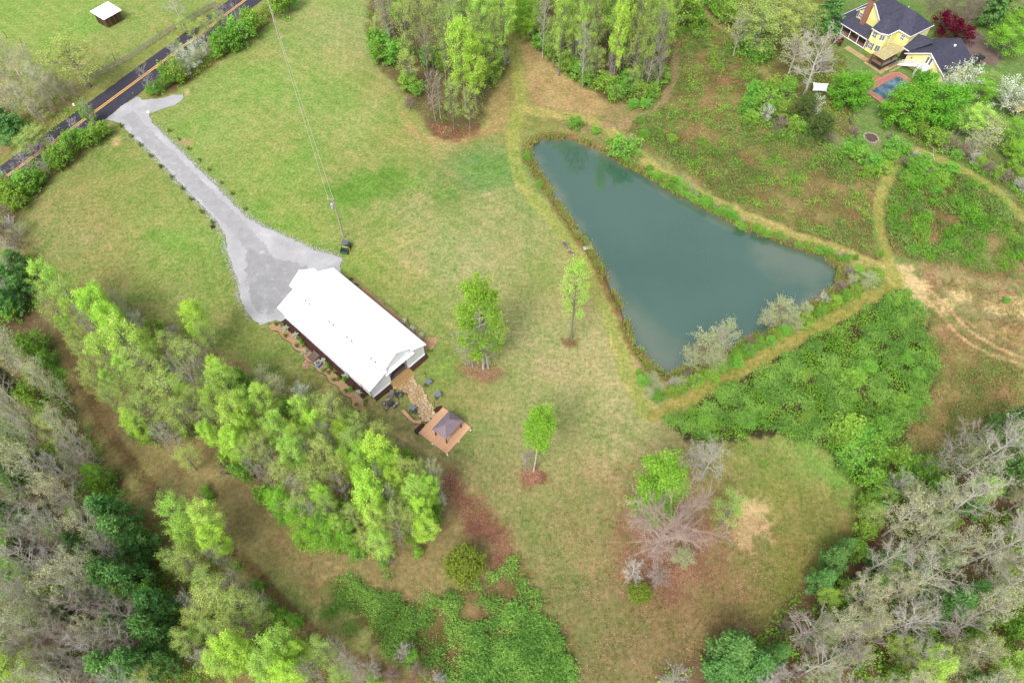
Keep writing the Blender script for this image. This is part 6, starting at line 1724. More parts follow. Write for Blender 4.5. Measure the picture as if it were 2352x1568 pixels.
for a in ((1975, 630, 20), (2000, 640, 22), (2018, 632, 16), (1985, 655, 22), (1960, 665, 18), (1935, 680, 17), (1910, 695, 18), (1880, 715, 18), (1850, 735, 20), (1830, 750, 18), (1800, 765, 20), (1770, 782, 18), (1745, 795, 20), (1715, 812, 20), (1690, 830, 18), (1660, 845, 22), (1630, 862, 20), (1600, 880, 20), (1570, 895, 20), (1545, 905, 20), (1515, 910, 18), (1490, 900, 24), (1510, 890, 20), (1475, 880, 16), (1462, 855, 13), (1640, 832, 18), (1690, 812, 16)):
    r_ = random.Random(a[0]); T(r_.choice(('sh', 'sh', 'sh', 'sg')), a[0] + r_.uniform(-7, 7), a[1] + r_.uniform(-6, 6), a[2] * r_.uniform(.6, 1.15), r_.uniform(1.0, 2.3), Z)
for a in ((1625, 800, 46, 5), (1665, 775, 30, 5.5), (1590, 825, 30, 4), (1790, 715, 34, 4.2), (1815, 735, 24, 3.4), (1765, 735, 24, 3.2), (1640, 830, 30, 4), (1500, 872, 18, 2.4), (1560, 880, 18, 2.2), (1850, 712, 16, 2), (1955, 645, 16, 2)): T('sg', *a, Z)
for a in ((1610, 815, 34, 4.2), (1650, 790, 30, 5), (1785, 725, 24, 3.5), (1720, 790, 20, 2.2), (1890, 690, 20, 1.8), (1930, 660, 22, 1.6), (1950, 625, 20, 1.3), (1545, 880, 16, 1.4), (1580, 862, 16, 1.4)): T('sb', *a, Z)
# hedge along the near side of the road
Z = 'the roadside hedge'
for a in ((555, 78, 32, 5), (578, 60, 24, 5), (520, 98, 28, 5), (500, 112, 22, 4.2), (400, 170, 28, 4.4), (388, 182, 20, 3.4), (540, 100, 22, 3.6), (645, 15, 28, 5.5), (660, 0, 24, 5.5), (352, 208, 16, 2.2), (368, 200, 14, 2)): T('sh', *a, Z)
for a in ((437, 138, 26, 5), (455, 118, 24, 5), (425, 152, 20, 4)): T('bl', *a, Z)
for a in ((470, 105, 24, 5.5), (340, 180, 26, 7), (400, 130, 26, 6.5), (520, 40, 24, 7), (545, 35, 18, 6.5)): T('br', *a, Z)
for a in ((475, 65, 22, 6), (445, 70, 20, 5), (405, 105, 18, 4.5)): T('lg', *a, Z)
for a in ((140, 362, 28, 4), (125, 375, 20, 3.2), (165, 330, 22, 3.4), (185, 318, 22, 3), (205, 322, 22, 3.2), (225, 305, 20, 2.8), (242, 300, 16, 2.4), (60, 425, 26, 3.8), (25, 450, 30, 4.2), (40, 465, 24, 3.4), (85, 415, 20, 3), (10, 430, 24, 4), (70, 440, 18, 2.4), (205, 268, 16, 4)): T('sh', *a, Z)
for a in ((205, 255, 22, 6), (175, 292, 22, 5), (95, 350, 26, 5), (60, 370, 26, 5), (35, 395, 22, 4.5), (130, 335, 20, 5), (105, 385, 22, 3)): T('br', *a, Z)
for a in ((50, 410, 14, 3.6), (15, 415, 12, 3.6)): T('bl', *a, Z)
T('lg', 85, 315, 30, 6, Z); T('lg', 55, 330, 26, 5.5, Z)
# far side of the road
Z = 'the clump beyond the road'
B('lg', 207, 200, 66, 12, Z, 'wide pale yellow-green tree beyond the road, below the pasture shed')
B('bw', 424, 66, 44, 12, Z, 'gnarled bare tree with thick dark trunk beside the board fence')
for a in ((28, 190, 42, 9), (60, 150, 40, 9), (95, 185, 38, 8), (50, 225, 38, 8), (100, 225, 30, 7), (18, 235, 34, 8), (80, 250, 26, 6), (15, 130, 34, 9), (125, 195, 26, 7)): T('tb', *a, Z)
for a in ((20, 298, 30, 7), (45, 290, 24, 6), (5, 270, 24, 7)): T('ev', *a, Z)
for a in ((140, 195, 18, 5), (165, 205, 14, 4)): T('br', *a, Z)
T('lg', 420, 55, 20, 4, Z); T('lg', 505, 45, 20, 4.5, Z)
# left edge
Z = 'the left edge'
for a in ((15, 500, 26, 4), (35, 530, 24, 4), (10, 545, 28, 5), (40, 560, 20, 3.5)): T('sb', *a, Z)
for a in ((20, 640, 32, 7), (45, 660, 28, 6), (10, 690, 30, 7), (30, 600, 26, 5), (55, 625, 20, 4)): T('ev', *a, Z)
for a in ((20, 570, 24, 6), (15, 615, 26, 6), (8, 660, 26, 7)): T('br', *a, Z)
for a in ((60, 640, 14, 2.4), (70, 600, 12, 2), (30, 720, 20, 3)): T('sh', *a, Z)
# row of yellow-green trees left of the barn
Z = 'the row left of the barn'
for a in ((118, 648, 38, 16), (150, 660, 30, 15), (230, 718, 40, 16), (268, 748, 32, 16), (300, 790, 56, 17), (246, 806, 34, 15), (262, 880, 24, 12), (318, 975, 26, 12), (232, 690, 22, 13), (520, 875, 40, 15), (500, 925, 32, 14), (530, 968, 44, 16), (510, 860, 24, 14)): T('yg', *a, Z)
for a in ((165, 690, 36, 15), (137, 715, 32, 14), (195, 690, 30, 14), (333, 850, 52, 16), (195, 815, 25, 12), (207, 862, 30, 11), (390, 800, 28, 14), (440, 830, 44, 15), (385, 905, 56, 16), (355, 955, 48, 15), (340, 900, 36, 14), (415, 960, 42, 13), (290, 905, 28, 12), (300, 950, 24, 10)): T('lg', *a, Z)
T('yg', 446, 742, 34, 14, Z, 'lone yellow-green tree between the tree row and the gravel drive'); T('lg', 470, 770, 30, 11, Z)
for a in ((447, 890, 36, 14), (205, 745, 24, 12), (225, 770, 22, 11), (420, 860, 26, 12), (455, 960, 28, 10), (395, 1000, 30, 9), (270, 850, 22, 10), (370, 1010, 26, 8)): T('br', *a, Z)
for a in ((358, 762, 22, 3.5), (560, 880, 24, 4), (540, 900, 22, 4), (320, 985, 26, 5), (345, 1005, 22, 4), (250, 760, 20, 4), (400, 935, 20, 4), (425, 990, 20, 3), (580, 905, 18, 3.4)): T('sh', *a, Z)
T('bl', 316, 738, 18, 4.5, Z, 'thin white blossoming shrub behind the tree row by the lawn'); T('sg', 265, 700, 26, 5, Z); T('sg', 290, 725, 24, 4.5, Z); T('sb', 400, 765, 18, 2.5, Z)
Z = 'the row below the barn'
for a in ((575, 945, 36, 15), (610, 925, 36, 15), (560, 985, 32, 14), (545, 1020, 34, 13), (640, 1000, 38, 16), (670, 1040, 38, 16), (700, 950, 34, 14), (865, 1055, 46, 15), (842, 1140, 46, 15), (955, 1140, 42, 15), (870, 1250, 38, 12), (635, 985, 26, 14), (985, 1130, 28, 14)): T('yg', *a, Z)
for a in ((765, 960, 46, 15), (600, 1040, 38, 14), (740, 1055, 42, 15), (800, 1030, 38, 14), (655, 1100, 38, 13), (720, 1105, 44, 14), (775, 1085, 36, 14), (700, 1165, 36, 12), (910, 1195, 40, 13), (760, 1170, 34, 12), (940, 1210, 36, 12), (925, 1085, 32, 13), (880, 1010, 36, 13), (825, 980, 30, 13), (810, 1195, 30, 11)): T('lg', *a, Z)
for a in ((740, 1220, 40, 8), (700, 1215, 32, 7), (690, 1185, 28, 7), (640, 1150, 30, 8), (800, 1235, 26, 6)): T('bg', *a, Z)
for a in ((620, 1105, 28, 10), (680, 1125, 26, 10), (790, 1130, 30, 11), (870, 1115, 28, 12), (590, 1080, 26, 10), (900, 1150, 26, 11), (760, 1010, 26, 12)): T('br', *a, Z)
for a in ((530, 1060, 24, 4), (560, 1085, 26, 4.5), (610, 1140, 22, 3.4), (660, 1190, 20, 3), (780, 1250, 24, 3), (820, 1270, 20, 2), (880, 1290, 16, 1.6), (700, 1250, 18, 2.2), (950, 1240, 18, 2.4), (960, 1270, 14, 1.6), (480, 1145, 13, 1.3), (470, 1125, 12, 1.2), (690, 1240, 16, 2)): T('sh', *a, Z)
T('bl', 690, 905, 24, 4.2, Z, 'white blossoming shrub between the barn lawn and the tree row'); T('sg', 640, 890, 26, 4, Z); T('sg', 760, 925, 20, 3, Z); T('sg', 605, 870, 24, 4, Z)
T('tb', 1000, 1095, 32, 11, Z, 'gold-tinged budding tree at the right end of the tree row'); T('bl', 1015, 1150, 14, 4, Z)
T('tb', 620, 1060, 28, 9, Z); T('sb', 890, 1285, 22, 2.2, Z); T('sb', 520, 1080, 22, 3, Z)
T('lg', 425, 1050, 34, 8, Z, 'leaning pale tree reaching out over the brown track')
# group across the brown track, lower left
FILL('the row left of the barn', [(110, 650), (180, 655), (300, 750), (400, 790), (450, 800), (540, 850), (560, 960), (480, 1000), (330, 1000), (240, 910), (190, 830), (130, 740)], 30, [('yg', 4), ('lg', 4), ('br', 1), ('sh', 1)], {'yg': (22, 32), 'lg': (22, 32), 'br': (20, 28), 'sh': (16, 24)}, {'yg': (10, 14), 'lg': (9, 13), 'br': (9, 12), 'sh': (2.5, 4)}, 21)
FILL('the row below the barn', [(560, 930), (640, 920), (700, 930), (800, 960), (880, 1010), (980, 1090), (1010, 1170), (950, 1240), (860, 1270), (740, 1230), (640, 1150), (560, 1080), (520, 1010)], 30, [('yg', 4), ('lg', 4), ('br', 1), ('sh', 1)], {'yg': (24, 34), 'lg': (24, 34), 'br': (20, 28), 'sh': (18, 26)}, {'yg': (10, 14), 'lg': (9, 13), 'br': (9, 12), 'sh': (2.5, 4)}, 22)
Z = 'the clump below the track'
for a in ((405, 1180, 40, 14), (470, 1215, 44, 14), (430, 1235, 40, 13), (495, 1240, 36, 13), (540, 1500, 46, 14), (515, 1525, 40, 13), (640, 1480, 46, 14), (600, 1530, 44, 14), (665, 1540, 40, 13), (690, 1500, 28, 11)): T('yg', *a, Z)
for a in ((430, 1300, 44, 12), (500, 1375, 52, 13), (475, 1345, 38, 12), (560, 1390, 44, 12), (745, 1505, 38, 12), (400, 1290, 30, 11), (450, 1420, 38, 10), (520, 1440, 36, 10), (430, 1480, 34, 10), (600, 1415, 34, 9), (490, 1450, 30, 10), (780, 1545, 30, 11)): T('lg', *a, Z)
for a in ((550, 1340, 40, 10), (610, 1385, 28, 7), (510, 1285, 32, 10), (440, 1380, 28, 9), (560, 1450, 30, 8), (470, 1510, 30, 9), (720, 1545, 40, 11), (800, 1520, 40, 10), (850, 1535, 36, 9), (770, 1490, 30, 8), (820, 1555, 34, 9)): T('br', *a, Z)
for a in ((615, 1395, 22, 3), (650, 1420, 22, 3), (590, 1350, 18, 2.4), (680, 1425, 18, 2.6), (540, 1420, 20, 3), (450, 1455, 20, 3), (860, 1560, 20, 2), (945, 1505, 16, 2)): T('sh', *a, Z)
for a in ((930, 1500, 26, 3), (960, 1540, 26, 3), (900, 1550, 24, 3), (1010, 1560, 22, 2.4)): T('sb', *a, Z)
# big wood, lower left
Z = 'the lower left wood'
for a in ((262, 1185, 42, 13), (290, 1235, 42, 13), (315, 1255, 28, 9), (255, 1330, 48, 13), (295, 1330, 40, 12), (360, 1395, 42, 12), (345, 1450, 40, 12), (320, 1520, 44, 12), (260, 1530, 46, 12), (20, 1180, 34, 12), (385, 1520, 26, 8), (30, 1090, 28, 10), (180, 1250, 26, 9)): T('ev', *a, Z)
T('yg', 25, 1545, 40, 12, Z, 'golden yellow-green tree in the bottom left corner'); T('yg', 40, 1310, 22, 9, Z); T('bg', 220, 1090, 22, 7, Z); T('bg', 110, 960, 22, 7, Z)
for a in ((300, 1345, 26, 5), (350, 1370, 26, 5), (330, 1280, 18, 3), (230, 1125, 22, 4), (90, 790, 24, 4), (60, 800, 22, 4), (110, 830, 18, 3), (70, 910, 24, 4), (120, 1050, 22, 4)): T('sh', *a, Z)
T('tb', 40, 830, 46, 13, Z, 'large golden budding tree at the left edge, top of the bare wood')
FILL(Z, [(0, 770), (50, 760), (95, 830), (140, 920), (185, 1010), (210, 1085), (245, 1150), (235, 1230), (290, 1290), (330, 1480), (300, 1580), (-30, 1580), (-30, 770)], 46, [('br', 8), ('tb', 4), ('bw', 1)], {'br': (40, 56), 'tb': (40, 58), 'bw': (50, 66)}, (11, 16), 11)
FILL(Z, [(0, 780), (60, 800), (110, 900), (190, 1090), (210, 1180), (290, 1380), (340, 1560), (0, 1560)], 70, [('sh', 3), ('sg', 3), ('cd', 1), ('lg', 3)], {'sh': (20, 30), 'sg': (24, 36), 'cd': (18, 28), 'lg': (20, 30)}, {'sh': (4, 6), 'sg': (5, 8), 'cd': (6, 9), 'lg': (8, 12)}, 12, False)
# big wood, lower right
Z = 'the lower right wood'
for a in ((1690, 1500, 56, 9), (1735, 1530, 44, 9), (1660, 1540, 40, 8)): T('ev', *a, Z)
for a in ((1920, 1285, 32, 7), (1890, 1335, 30, 7), (1945, 1255, 20, 5), (2040, 1290, 30, 9), (2185, 1390, 40, 10), (2340, 1075, 46, 12), (2230, 1360, 26, 8), (2330, 970, 36, 9), (2000, 1340, 26, 8), (2100, 1330, 30, 9), (1790, 1500, 26, 7)): T('ev', *a, Z)
for a in ((2330, 1535, 40, 10), (2150, 1545, 44, 9), (2260, 1125, 30, 9), (1905, 1370, 24, 5)): T('yg', *a, Z)
for a in ((2265, 1480, 32, 8), (2080, 1500, 36, 7), (2010, 1180, 30, 6), (2030, 1140, 26, 5), (2190, 1500, 30, 7)): T('lg', *a, Z)
for a in ((2000, 1100, 30, 3.5), (1985, 1160, 28, 3), (2020, 1150, 28, 4), (1985, 1220, 24, 3), (1960, 1265, 26, 3.5), (2060, 1060, 28, 3.5), (2110, 1080, 30, 4), (2060, 1110, 26, 4), (2120, 1460, 30, 4), (2060, 1480, 26, 4), (2290, 1500, 26, 4), (2330, 1440, 24, 4), (2150, 1130, 28, 5)): T('sh', *a, Z)
for a in ((2280, 1030, 76, 16), (2345, 1010, 60, 15), (2220, 1150, 84, 16), (2120, 1330, 76, 15), (2290, 1250, 84, 16), (2345, 1340, 76, 15), (2020, 1290, 60, 13)): T('bw', *a, Z)
for a in ((1845, 1440, 70, 9), (2080, 1420, 76, 11), (1960, 1490, 66, 10), (1760, 1570, 50, 8), (1540, 1560, 46, 6), (2110, 1500, 50, 10), (2190, 1450, 60, 12), (2060, 1110, 40, 8), (2160, 1060, 40, 9)): T('br', *a, Z)
for a in ((2080, 1190, 60, 12), (2140, 1160, 52, 12), (2190, 1260, 56, 12), (1990, 1370, 56, 12), (2060, 1350, 50, 12), (2270, 1400, 60, 13), (2230, 1500, 50, 11), (2130, 1240, 50, 12)): T('tb', *a, Z)
FILL(Z, [(2190, 1010), (2380, 960), (2380, 1590), (1900, 1590), (1840, 1520), (1900, 1400), (2010, 1250), (2080, 1130)], 64, [('br', 5), ('tb', 3), ('bw', 1)], {'br': (40, 56), 'tb': (40, 56), 'bw': (56, 70)}, (10, 14), 13)
FILL(Z, [(2190, 1010), (2352, 970), (2352, 1568), (1900, 1568), (1850, 1500), (1900, 1400), (2010, 1250), (2080, 1130)], 72, [('sh', 3), ('sg', 3), ('sb', 1), ('lg', 2), ('ev', 1)], {'sh': (22, 32), 'sg': (26, 38), 'sb': (24, 34), 'lg': (22, 30), 'ev': (20, 28)}, {'sh': (3, 5), 'sg': (4, 7), 'sb': (2, 3.5), 'lg': (7, 10), 'ev': (6, 9)}, 14, False)
for a in ((1800, 1440, 24, 3), (1870, 1500, 30, 3.5), (1790, 1545, 30, 3), (1830, 1550, 30, 3)): T('sb', *a, Z)
# thicket on the right: taller leafy bushes among the brambles
Z = 'the green thicket'
for a in ((1960, 870, 26, 2.4), (1990, 845, 22, 2.2), (1760, 1060, 5, .5), (2050, 690, 18, 1.6), (1950, 990, 40, 3), (1980, 1010, 36, 3), (2010, 1040, 34, 3), (1960, 1050, 34, 2.8), (2020, 985, 30, 2.5), (1945, 1020, 30, 2.4), (2080, 830, 16, 1.4), (2110, 860, 16, 1.2), (2070, 920, 20, 1.4), (2100, 930, 18, 1.3)): T('sh', *a, Z)
FILL(Z, [(1600, 980), (1700, 900), (1850, 810), (2000, 725), (2070, 700), (2120, 830), (2090, 930), (2040, 1020), (1960, 1060), (1880, 1000), (1780, 970), (1690, 985)], 88, [('sh', 1)], (12, 22), (.9, 1.7), 23)
# small planted bushes along the drive and around the barn
Z = 'the left drive edge'
for x, y in ((277, 289), (300, 313), (322, 333), (345, 358), (368, 383), (393, 407), (418, 433), (438, 458), (463, 487), (487, 512)): T('sm', x, y, 5.0, .85, Z)
Z = 'the right drive edge'
for x, y in ((388, 300), (410, 320), (433, 342), (458, 367), (480, 390), (508, 420), (533, 445), (563, 480)): T('sm', x, y, 4.2, .65, Z)
r3 = reg(800, 880, 4.75); r2 = reg(1020, 960, 7.129)
Z = 'the bed left of the barn'
for x, y in ((180, 395), (315, 490), (435, 725), (700, 850), (1010, 1060), (1190, 1290)): T('sw', *r3(x, y), 6.5, .9, Z)
for x, y in ((385, 565), (760, 905), (1080, 1230), (990, 1095)): T('sc', *r3(x, y), 5, 1.3, Z)
for x, y in ((45, 330), (125, 345), (170, 495), (320, 630), (430, 630), (700, 975), (770, 1000), (840, 1105), (910, 1095), (1010, 1255), (860, 990), (1280, 1395), (1285, 1455), (1160, 1450)): T('sm', *r3(x, y), 5, .7, Z)
Z = 'the bed right of the barn'
for x, y in ((1350, 35), (1530, 180), (1180, -110)): T('sw', *r2(x, y), 7, 1.0, Z)
for x, y in ((1660, 485), (1740, 475)): T('sm', *r2(x, y), 4, .5, Z)
r1 = reg(780, 770, 7.468)
for x, y in ((1860, 360), (1960, 480)): T('sm', *r1(x, y), 5, .6, Z)

ORD = ['first', 'second', 'third', 'fourth', 'fifth', 'sixth', 'seventh', 'eighth', 'ninth']
NUM = ['no', 'one', 'two', 'three', 'four', 'five', 'six', 'seven', 'eight', 'nine']
def label_specs():
    by = {}
    for s in SPECS:
        s['vis'] = -20 < s['px'] < 2372 and -40 < s['py'] < 1600
        if s['z'] == 'the lower left wood' and s['py'] < 1140: s['z'] = 'the mid left wood'
        if s['z'] == 'the lower right wood' and s['py'] < 1290: s['z'] = 'the mid right wood'
        if s['label'] is None: by.setdefault((s['k'], s['z']), []).append(s)
    for (k, z), L_ in by.items():
        d = KIND[k][1]
        pre = ''
        z = z.replace('the ', '', 1)
        for s in L_: s['group'] = '%ss of the %s' % (d, z) if len(L_) > 1 else None
        L_.sort(key=lambda s: s['py'])
        nb_ = 1 if len(L_) <= 9 else (2 if len(L_) <= 18 else 3)
        for bi in range(nb_):
            M_ = sorted(L_[bi * len(L_) // nb_:(bi + 1) * len(L_) // nb_], key=lambda s: s['px'])
            n = len(M_)
            part = '' if nb_ == 1 else ('upper ', 'lower ')[bi] + 'part, ' if nb_ == 2 else ('upper ', 'middle ', 'lower ')[bi] + 'part, '
            for i, s in enumerate(M_):
                if n == 1: s['label'] = '%s in the %s%s' % (d, part.replace(', ', ' of the '), z); continue
                if n > 9: s['label'] = '%s among many, %s%s' % (d, part, z); continue
                if n == 2: t_ = ('left' if i == 0 else 'right') + ' one of two'
                elif i == 0: t_ = 'leftmost of %s' % NUM[n]
                elif i == n - 1: t_ = 'rightmost of %s' % NUM[n]
                else: t_ = '%s from left of %s' % (ORD[i], NUM[n])
                s['label'] = '%s, %s, %s%s' % (d, t_, part, z)
label_specs()
rgT = random.Random(77)
CNT = {}
for s in SPECS:
    pl = PROT[s['k']]
    CNT[s['k']] = CNT.get(s['k'], rgT.randrange(9)) + 1
    p = pl[CNT[s['k']] % len(pl)]
    nm, dsc, cat = KIND[s['k']]
    zb = -.03
    o = thing(nm, (s['x'], s['y'], zb), rgT.uniform(0, 6.283), s['label'], cat, s.get('group'))
    k = s['R'] / p['R']
    o.scale = (k, k * rgT.uniform(.92, 1.08), s['h'] / p['H'])
    for pn, me in p['parts']:
        c_ = link(pn, me, o)
        if pn in ('twigs', 'buds'): c_['kind'] = 'stuff'

# ------------------------------------------------------------------ ground cover that nobody could count
def scatter(outl, n, seed, warp=1.5):
    """random points inside an outline with a ragged border"""
    rg = np.random.default_rng(seed)
    P = np.array(poly(outl)); C = []
    got = 0
    while got < n:
        q = np.stack([rg.uniform(P[:, 0].min() - 1, P[:, 0].max() + 1, n), rg.uniform(P[:, 1].min() - 1, P[:, 1].max() + 1, n)], 1)
        d = sdist(q[:, 0], q[:, 1], [tuple(x) for x in P], 6.0) + (fbm(q[:, 0] * .4, q[:, 1] * .4, seed + 3) - .5) * 2 * warp
        q = q[d > 0]; C.append(q); got += len(q)
    return np.concatenate(C)[:n], rg
def brush(name, lab, cat, outl, n, seed, mat, size, hfun, thr, per=5, sig=.22, freq=.3, up=.5, asp=.9, streak=False, warp=1.5):
    q, rg = scatter(outl, n, seed, warp)
    m = fbm(q[:, 0] * freq, q[:, 1] * freq, seed + 9)
    q = q[m > thr + rg.normal(0, .04, len(q))]
    for pl_, hw_, _c in PATHS:
        w_ = hw_ * MPP(*pl_[len(pl_) // 2]); q = q[pline(q[:, 0], q[:, 1], smooth_poly(poly(pl_), 1, closed=False)) > w_ * (1.0 if w_ > 1 else .6)]
    m = fbm(q[:, 0] * freq, q[:, 1] * freq, seed + 9)
    h = hfun(m, rg)
    C = np.repeat(np.stack([q[:, 0], q[:, 1], h], 1), per, axis=0)
    if streak:      # arching canes: leaves strung along a direction
        a = rg.uniform(0, 6.283, len(q)); t = np.tile(np.linspace(-.5, .5, per), len(q)) * rg.uniform(.8, 2.0, len(q)).repeat(per)
        C[:, 0] += np.cos(a).repeat(per) * t; C[:, 1] += np.sin(a).repeat(per) * t; C[:, 2] += .25 * (.3 - t * t)
        C += rg.normal(0, .07, C.shape)
    else:
        C += rg.normal(0, sig, C.shape)
    C[:, 2] = np.maximum(C[:, 2], .04)
    V, Fc = leaf_quads(rg, C, size, up, asp)
    pt = sstep(.36, .66, fbm(q[:, 0] * .35 + 50, q[:, 1] * .35, seed + 21, 3))
    tint = np.clip(np.repeat(rg.uniform(0, 1, len(q)) * .55 + .45 * pt, per) * .8 + rg.uniform(0, .25, len(C)) - .05, 0, 1)
    o = link(name, np_mesh(name, V, Fc, mat, {'tint': np.repeat(tint, 4)}))
    tag(o, lab, cat, kind='stuff')
TH = ZONES[4][0]; BT = ZONES[5][0]
mound = lambda lo, hi: (lambda m, rg: np.clip(lo + (hi - lo) * sstep(.36, .68, m) + rg.normal(0, .10 + .16 * hi, len(m)), .05, 9))
brush('bramble_thicket', 'bright green bramble thicket below the mown path right of the pond', 'thicket', TH, 19000, 31, LEAF['bram'], .22, mound(.06, .85), .475, 8, streak=True, freq=.5, warp=3.0)
brush('bramble_undergrowth', 'deeper green leaves low in the bramble thicket', 'thicket', TH, 8000, 32, LEAF['dg'], .26, mound(.08, .6), .36, 4, streak=True, freq=.45)
brush('bramble_patch', 'bright green bramble canes covering the bottom middle of the ground', 'bramble', BT, 8200, 33, LEAF['bram'], .20, mound(.08, .6), .48, 8, streak=True, freq=.5, warp=3.0)
brush('bramble_patch', 'dense bright green bushes at the lower right end of the bramble patch', 'bramble', [(1090, 1440), (1190, 1400), (1262, 1430), (1310, 1500), (1310, 1600), (1040, 1600)], 6000, 34, LEAF['bram'], .23, mound(.1, .9), .44, 8, streak=True, freq=.4)
RF = [z[0] for z in ZONES[:4]]
brush('field_brush', 'dark green leafy clumps in the brown field right of the pond', 'brush', RF[0], 6500, 45, LEAF['dg'], .26, mound(.15, 1.1), .56, 7, .3, freq=.42)
brush('field_brush', 'dark green leafy clumps in the brush below the right-hand path', 'brush', RF[1], 4500, 46, LEAF['dg'], .27, mound(.2, 1.3), .52, 7, .3, freq=.42)
brush('shore_hedge', 'low green hedge of leaves along the lower right shore of the pond', 'hedge', [(1462, 850), (1480, 880), (1510, 888), (1600, 858), (1700, 800), (1830, 732), (1960, 652), (2010, 612), (2036, 632), (1990, 668), (1850, 748), (1700, 832), (1600, 888), (1530, 918), (1490, 918), (1466, 890)], 3600, 35, LEAF['sh'], .25, mound(.2, 1.0), .36, 6, .25, freq=.4, warp=.6)
brush('shore_hedge', 'low green hedge of leaves along the upper right shore of the pond', 'hedge', [(1462, 378), (1500, 392), (1560, 430), (1640, 470), (1740, 515), (1900, 574), (1960, 596), (1950, 608), (1890, 588), (1760, 540), (1640, 492), (1540, 440), (1480, 400)], 2600, 36, LEAF['sh'], .24, mound(.1, .7), .42, 6, .22, freq=.5, warp=.5)
brush('field_brush', 'green weeds and brush sprouting in the brown field right of the pond', 'brush', RF[0], 15000, 41, LEAF['fld'], .27, mound(.08, .8), .49, 5, streak=True, freq=.22)
brush('field_brush', 'green brush in the field below the right-hand path', 'brush', RF[1], 9500, 42, LEAF['fld'], .26, mound(.1, .9), .485, 5, streak=True, freq=.24)
brush('field_brush', 'scattered green weeds around the bare orange dirt', 'brush', RF[2] , 1500, 43, LEAF['fld'], .2, mound(.05, .3), .56, 4, freq=.4)
brush('field_brush', 'scattered weeds between the thicket and the dirt track', 'brush', RF[3], 3600, 44, LEAF['fld'], .22, mound(.05, .4), .50, 5, streak=True, freq=.3)
for i, (z_, n_) in enumerate(((RF[0], 9000), (RF[1], 4500), (RF[2], 4200), (RF[3], 4800))):
    brush('dry_stalks', ('tan dead stalks in the brown field above the pond', 'tan dead stalks among the brush by the right-hand path', 'dead stalks around the orange dirt at the right edge', 'dead stalks between the thicket and the right-hand wood')[i], 'dry grass', z_, n_, 60 + i, LEAF['dry'], .30, mound(.04, .3), .40, 3, .16, freq=.3, up=.1, asp=.35)
TR = ZONES[6][0]
brush('woodland_weeds', 'small green weeds over the brown leaf-strewn track', 'weeds', TR, 5200, 51, LEAF['fld'], .16, mound(.03, .25), .52, 4, .18, freq=.4)
WL_ = ZONES[7][0]; WR_ = ZONES[9][0]; WC_ = ZONES[8][0]
brush('woodland_undergrowth', 'low green undergrowth beneath the lower left wood', 'undergrowth', WL_, 5200, 52, LEAF['dg'], .3, mound(.1, 1.0), .50, 5, .3, freq=.2)
brush('woodland_undergrowth', 'low green undergrowth beneath the lower right wood', 'undergrowth', WR_, 5200, 53, LEAF['dg'], .3, mound(.1, 1.0), .48, 5, .3, freq=.2)
brush('woodland_undergrowth', 'low green undergrowth beneath the clump below the track', 'undergrowth', WC_, 2200, 54, LEAF['sh'], .24, mound(.05, .5), .48, 5, .25, freq=.3)
brush('woodland_undergrowth', 'low green undergrowth beneath the wood above the pond', 'undergrowth', ZONES[11][0], 4200, 55, LEAF['sh'], .3, mound(.1, .9), .44, 5, .3, freq=.3)
brush('woodland_undergrowth', 'low green undergrowth beneath the upper tree island', 'undergrowth', ZONES[10][0], 2600, 56, LEAF['sh'], .28, mound(.05, .7), .5, 5, .3, freq=.3)
brush('woodland_undergrowth', 'weeds beneath the trees left of the yellow house', 'undergrowth', ZONES[12][0], 4200, 57, LEAF['sh'], .3, mound(.1, .9), .42, 5, .3, freq=.25)
for i, (zi, n_) in enumerate(((14, 1800), (15, 2200), (16, 1800), (13, 2400))):
    brush('hedge_weeds', ('weeds under the trees beyond the road', 'weeds under the hedge left of the drive', 'weeds under the hedge right of the drive', 'weeds under the trees right of the long mown path')[i], 'weeds', ZONES[zi][0], n_, 70 + i, LEAF['sh'], .26, mound(.05, .6), .44, 5, .25, freq=.4)
# fallen leaves
LT = [(ZONES[18][0], 2600, 'red-brown fallen leaves along the edge of the lower lawn'), (ZONES[19][0], 5200, 'red-brown fallen leaves under the spreading bare tree'), (ZONES[20][0], 700, 'red-brown fallen leaves under the narrow green tree'),
      (ZONES[21][0], 700, 'fallen leaves at the foot of the tall bright green tree'), (ZONES[22][0], 900, 'fallen leaves under the white-trunked trees'), ([(1280, 1100), (1480, 1050), (1660, 1150), (1900, 1280), (1860, 1360), (1700, 1500), (1450, 1560), (1330, 1560), (1220, 1330)], 9000, 'fallen leaves scattered over the lower lawn'), (TR, 6500, 'fallen leaves covering the brown track')]
for i, (o_, n_, lb_) in enumerate(LT):
    brush('fallen_leaves', lb_, 'leaves', o_, n_, 80 + i, LEAF['litl'], .17, lambda m, rg: np.full(len(m), .04) + rg.uniform(0, .05, len(m)), .42, 1, .1, freq=.35, up=1.2, asp=1.0)
